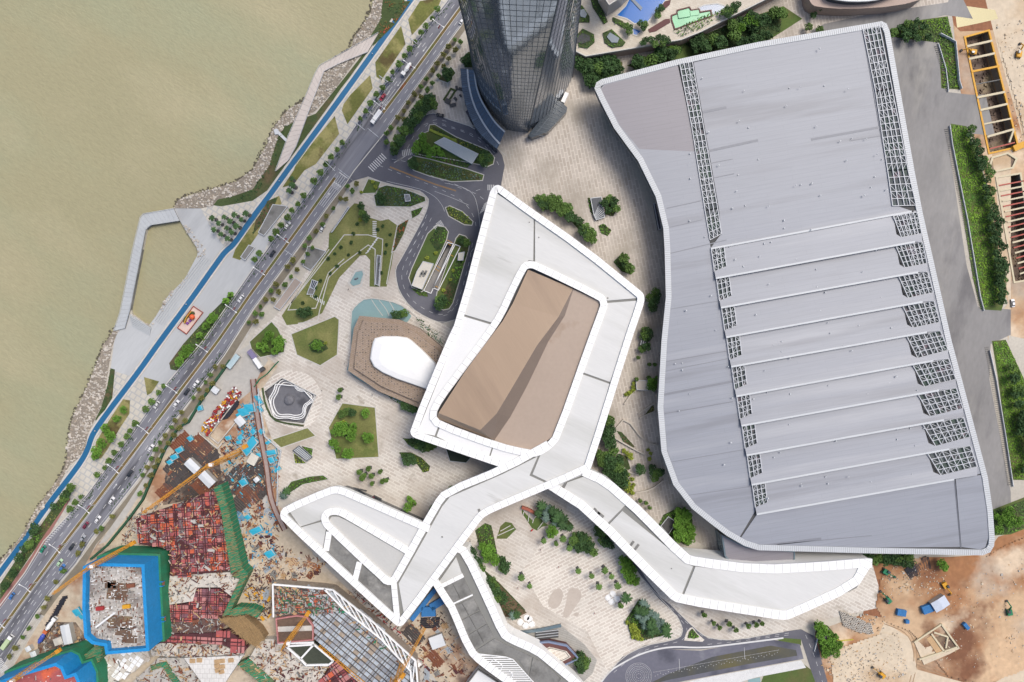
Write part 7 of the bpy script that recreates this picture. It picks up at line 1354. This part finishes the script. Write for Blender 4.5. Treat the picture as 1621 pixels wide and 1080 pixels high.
truck(645, 111, 54 + 180, 'white concrete mixer truck on the river lanes in front of the median', 'mixer', m_white, m_white); truck(597, 187, 54 + 180, 'white box truck waiting by the junction', 'box', m_white, m_white); truck(15, 1015, 54, 'truck with a pale green load at the left edge', 'box', m_white, plain('pale_green_load', 'c9dcae', .7)); truck(84, 986, 54, 'white concrete mixer parked by the long white shed', 'mixer', m_white, m_white); truck(71, 1006, 60, 'orange truck with blue drum parked on the dark site strip', 'mixer', plain('truck_orange', 'e07a4a', .5), plain('drum_blue', '4a5fc0', .5)); truck(412, 577, -55, 'white truck parked beside the green lawn corner', 'box', m_gap, m_white); truck(658, 1042, -48, 'white truck under the tip of the loop', 'box', m_white, m_white)
# steel tubes by the road on the dark site strip
for i in range(14): f = i / 13; bundle((103 - 26 * f, 945 + 44 * f), 3, 3.0, .3, 10, m_bpipe, 'dark drum rack in the row behind the road hoarding', 'drum_rack', 'racks', 'dark racks behind the road hoarding')
# dark paving blocks by the skyscraper
for i, (x, y, w, l, a) in enumerate(((723, 140, 1.4, 2.2, 10), (730, 142, 1.4, 3, 70), (729, 152, 1, 1.6, 40), (721, 157, 1.4, 2, 45), (709, 161, 2.6, 3, 60), (717, 167, 3.6, 1.8, 15))): mb = MB(); mb.box((0, 0, .5), (w, l, 1.0), 0, (.12, .05)); o = mb.build('stone_block', m_gap, label='dark slanted stone block scattered on the plaza left of the skyscraper', cat='stone', group='stone blocks by the skyscraper'); o.location = P(x, y); o.rotation_euler = (0, 0, R(a))
fr2 = MB(); fr2.strip(ccw(Q("703,158 714,141 721,144 709,162")), 1.0, 0, .6, True); tag(fr2.build('hedge_frame', m_bed), 'rectangular clipped hedge frame on the skyscraper plaza', 'hedge')
for s, l in (("737,177 742,172 758,195 748,198", 'upper'), ("744,190 750,188 757,199 752,203", 'lower')): mb = MB(); mb.prism(ccw(Q(s, 4)), 3.6, 4.2); tag(mb.build('dark_canopy', MATS['dark_canopy']), l + ' dark brown slab roof under the curved canopy', 'roof slab')
for i, (x, y) in enumerate(((470, 385), (484, 391))): pass
# people strolling on the blue path and the plazas
def person(mshirt, mtrous):
    t = empty('person', (0, 0, 0), '', 'person'); b = MB(); b.tube((0, -.1, .05), (0, -.08, .85), .08, .1, 6); b.tube((.12, .1, .05), (0, .08, .85), .08, .1, 6); b.build('legs', mtrous, t)
    b = MB(); b.tube((0, 0, .82), (0, 0, 1.45), .17, .21, 8); b.tube((0, .22, 1.4), (.1, .28, .85), .06, .05, 6); b.tube((0, -.22, 1.4), (-.1, -.28, .85), .06, .05, 6); b.tube((0, 0, 1.45), (0, 0, 1.56), .06, .06, 6); b.build('torso', mshirt, t)
    b = MB(); b.blob((0, 0, 1.66), (.1, .09, .13), 8, 6, 0); b.build('head', plain('skin', 'c99a7c', .6) if 'skin' not in MATS else MATS['skin'], t); b = MB(); b.blob((-.02, 0, 1.71), (.11, .1, .1), 8, 6, 0); b.build('hair', m_gap, t); return t
for i, (m1, m2, pts, lb, g) in enumerate(((m_gap, m_cglass, "552,458 438,420 700,640 546,575 655,625 510,618 590,625", 'person in dark clothes walking on the western plaza', 'walkers on the western plaza'), (m_white, m_gap, "296,482 590,86 443,287 158,700 152,682", 'person in pale top on the blue cycle path', 'people on the cycle path'), (m_red, m_gap, "884,897 941,970 856,870 820,930", 'person in red top on the south court', 'walkers on the south court'))):
    tt = tree_of(person(m1, m2))
    for k, q in enumerate(pix(pts)): put(tt, k == 0, P(*q, .14), rv.uniform(0, 6), 1, lb, g)
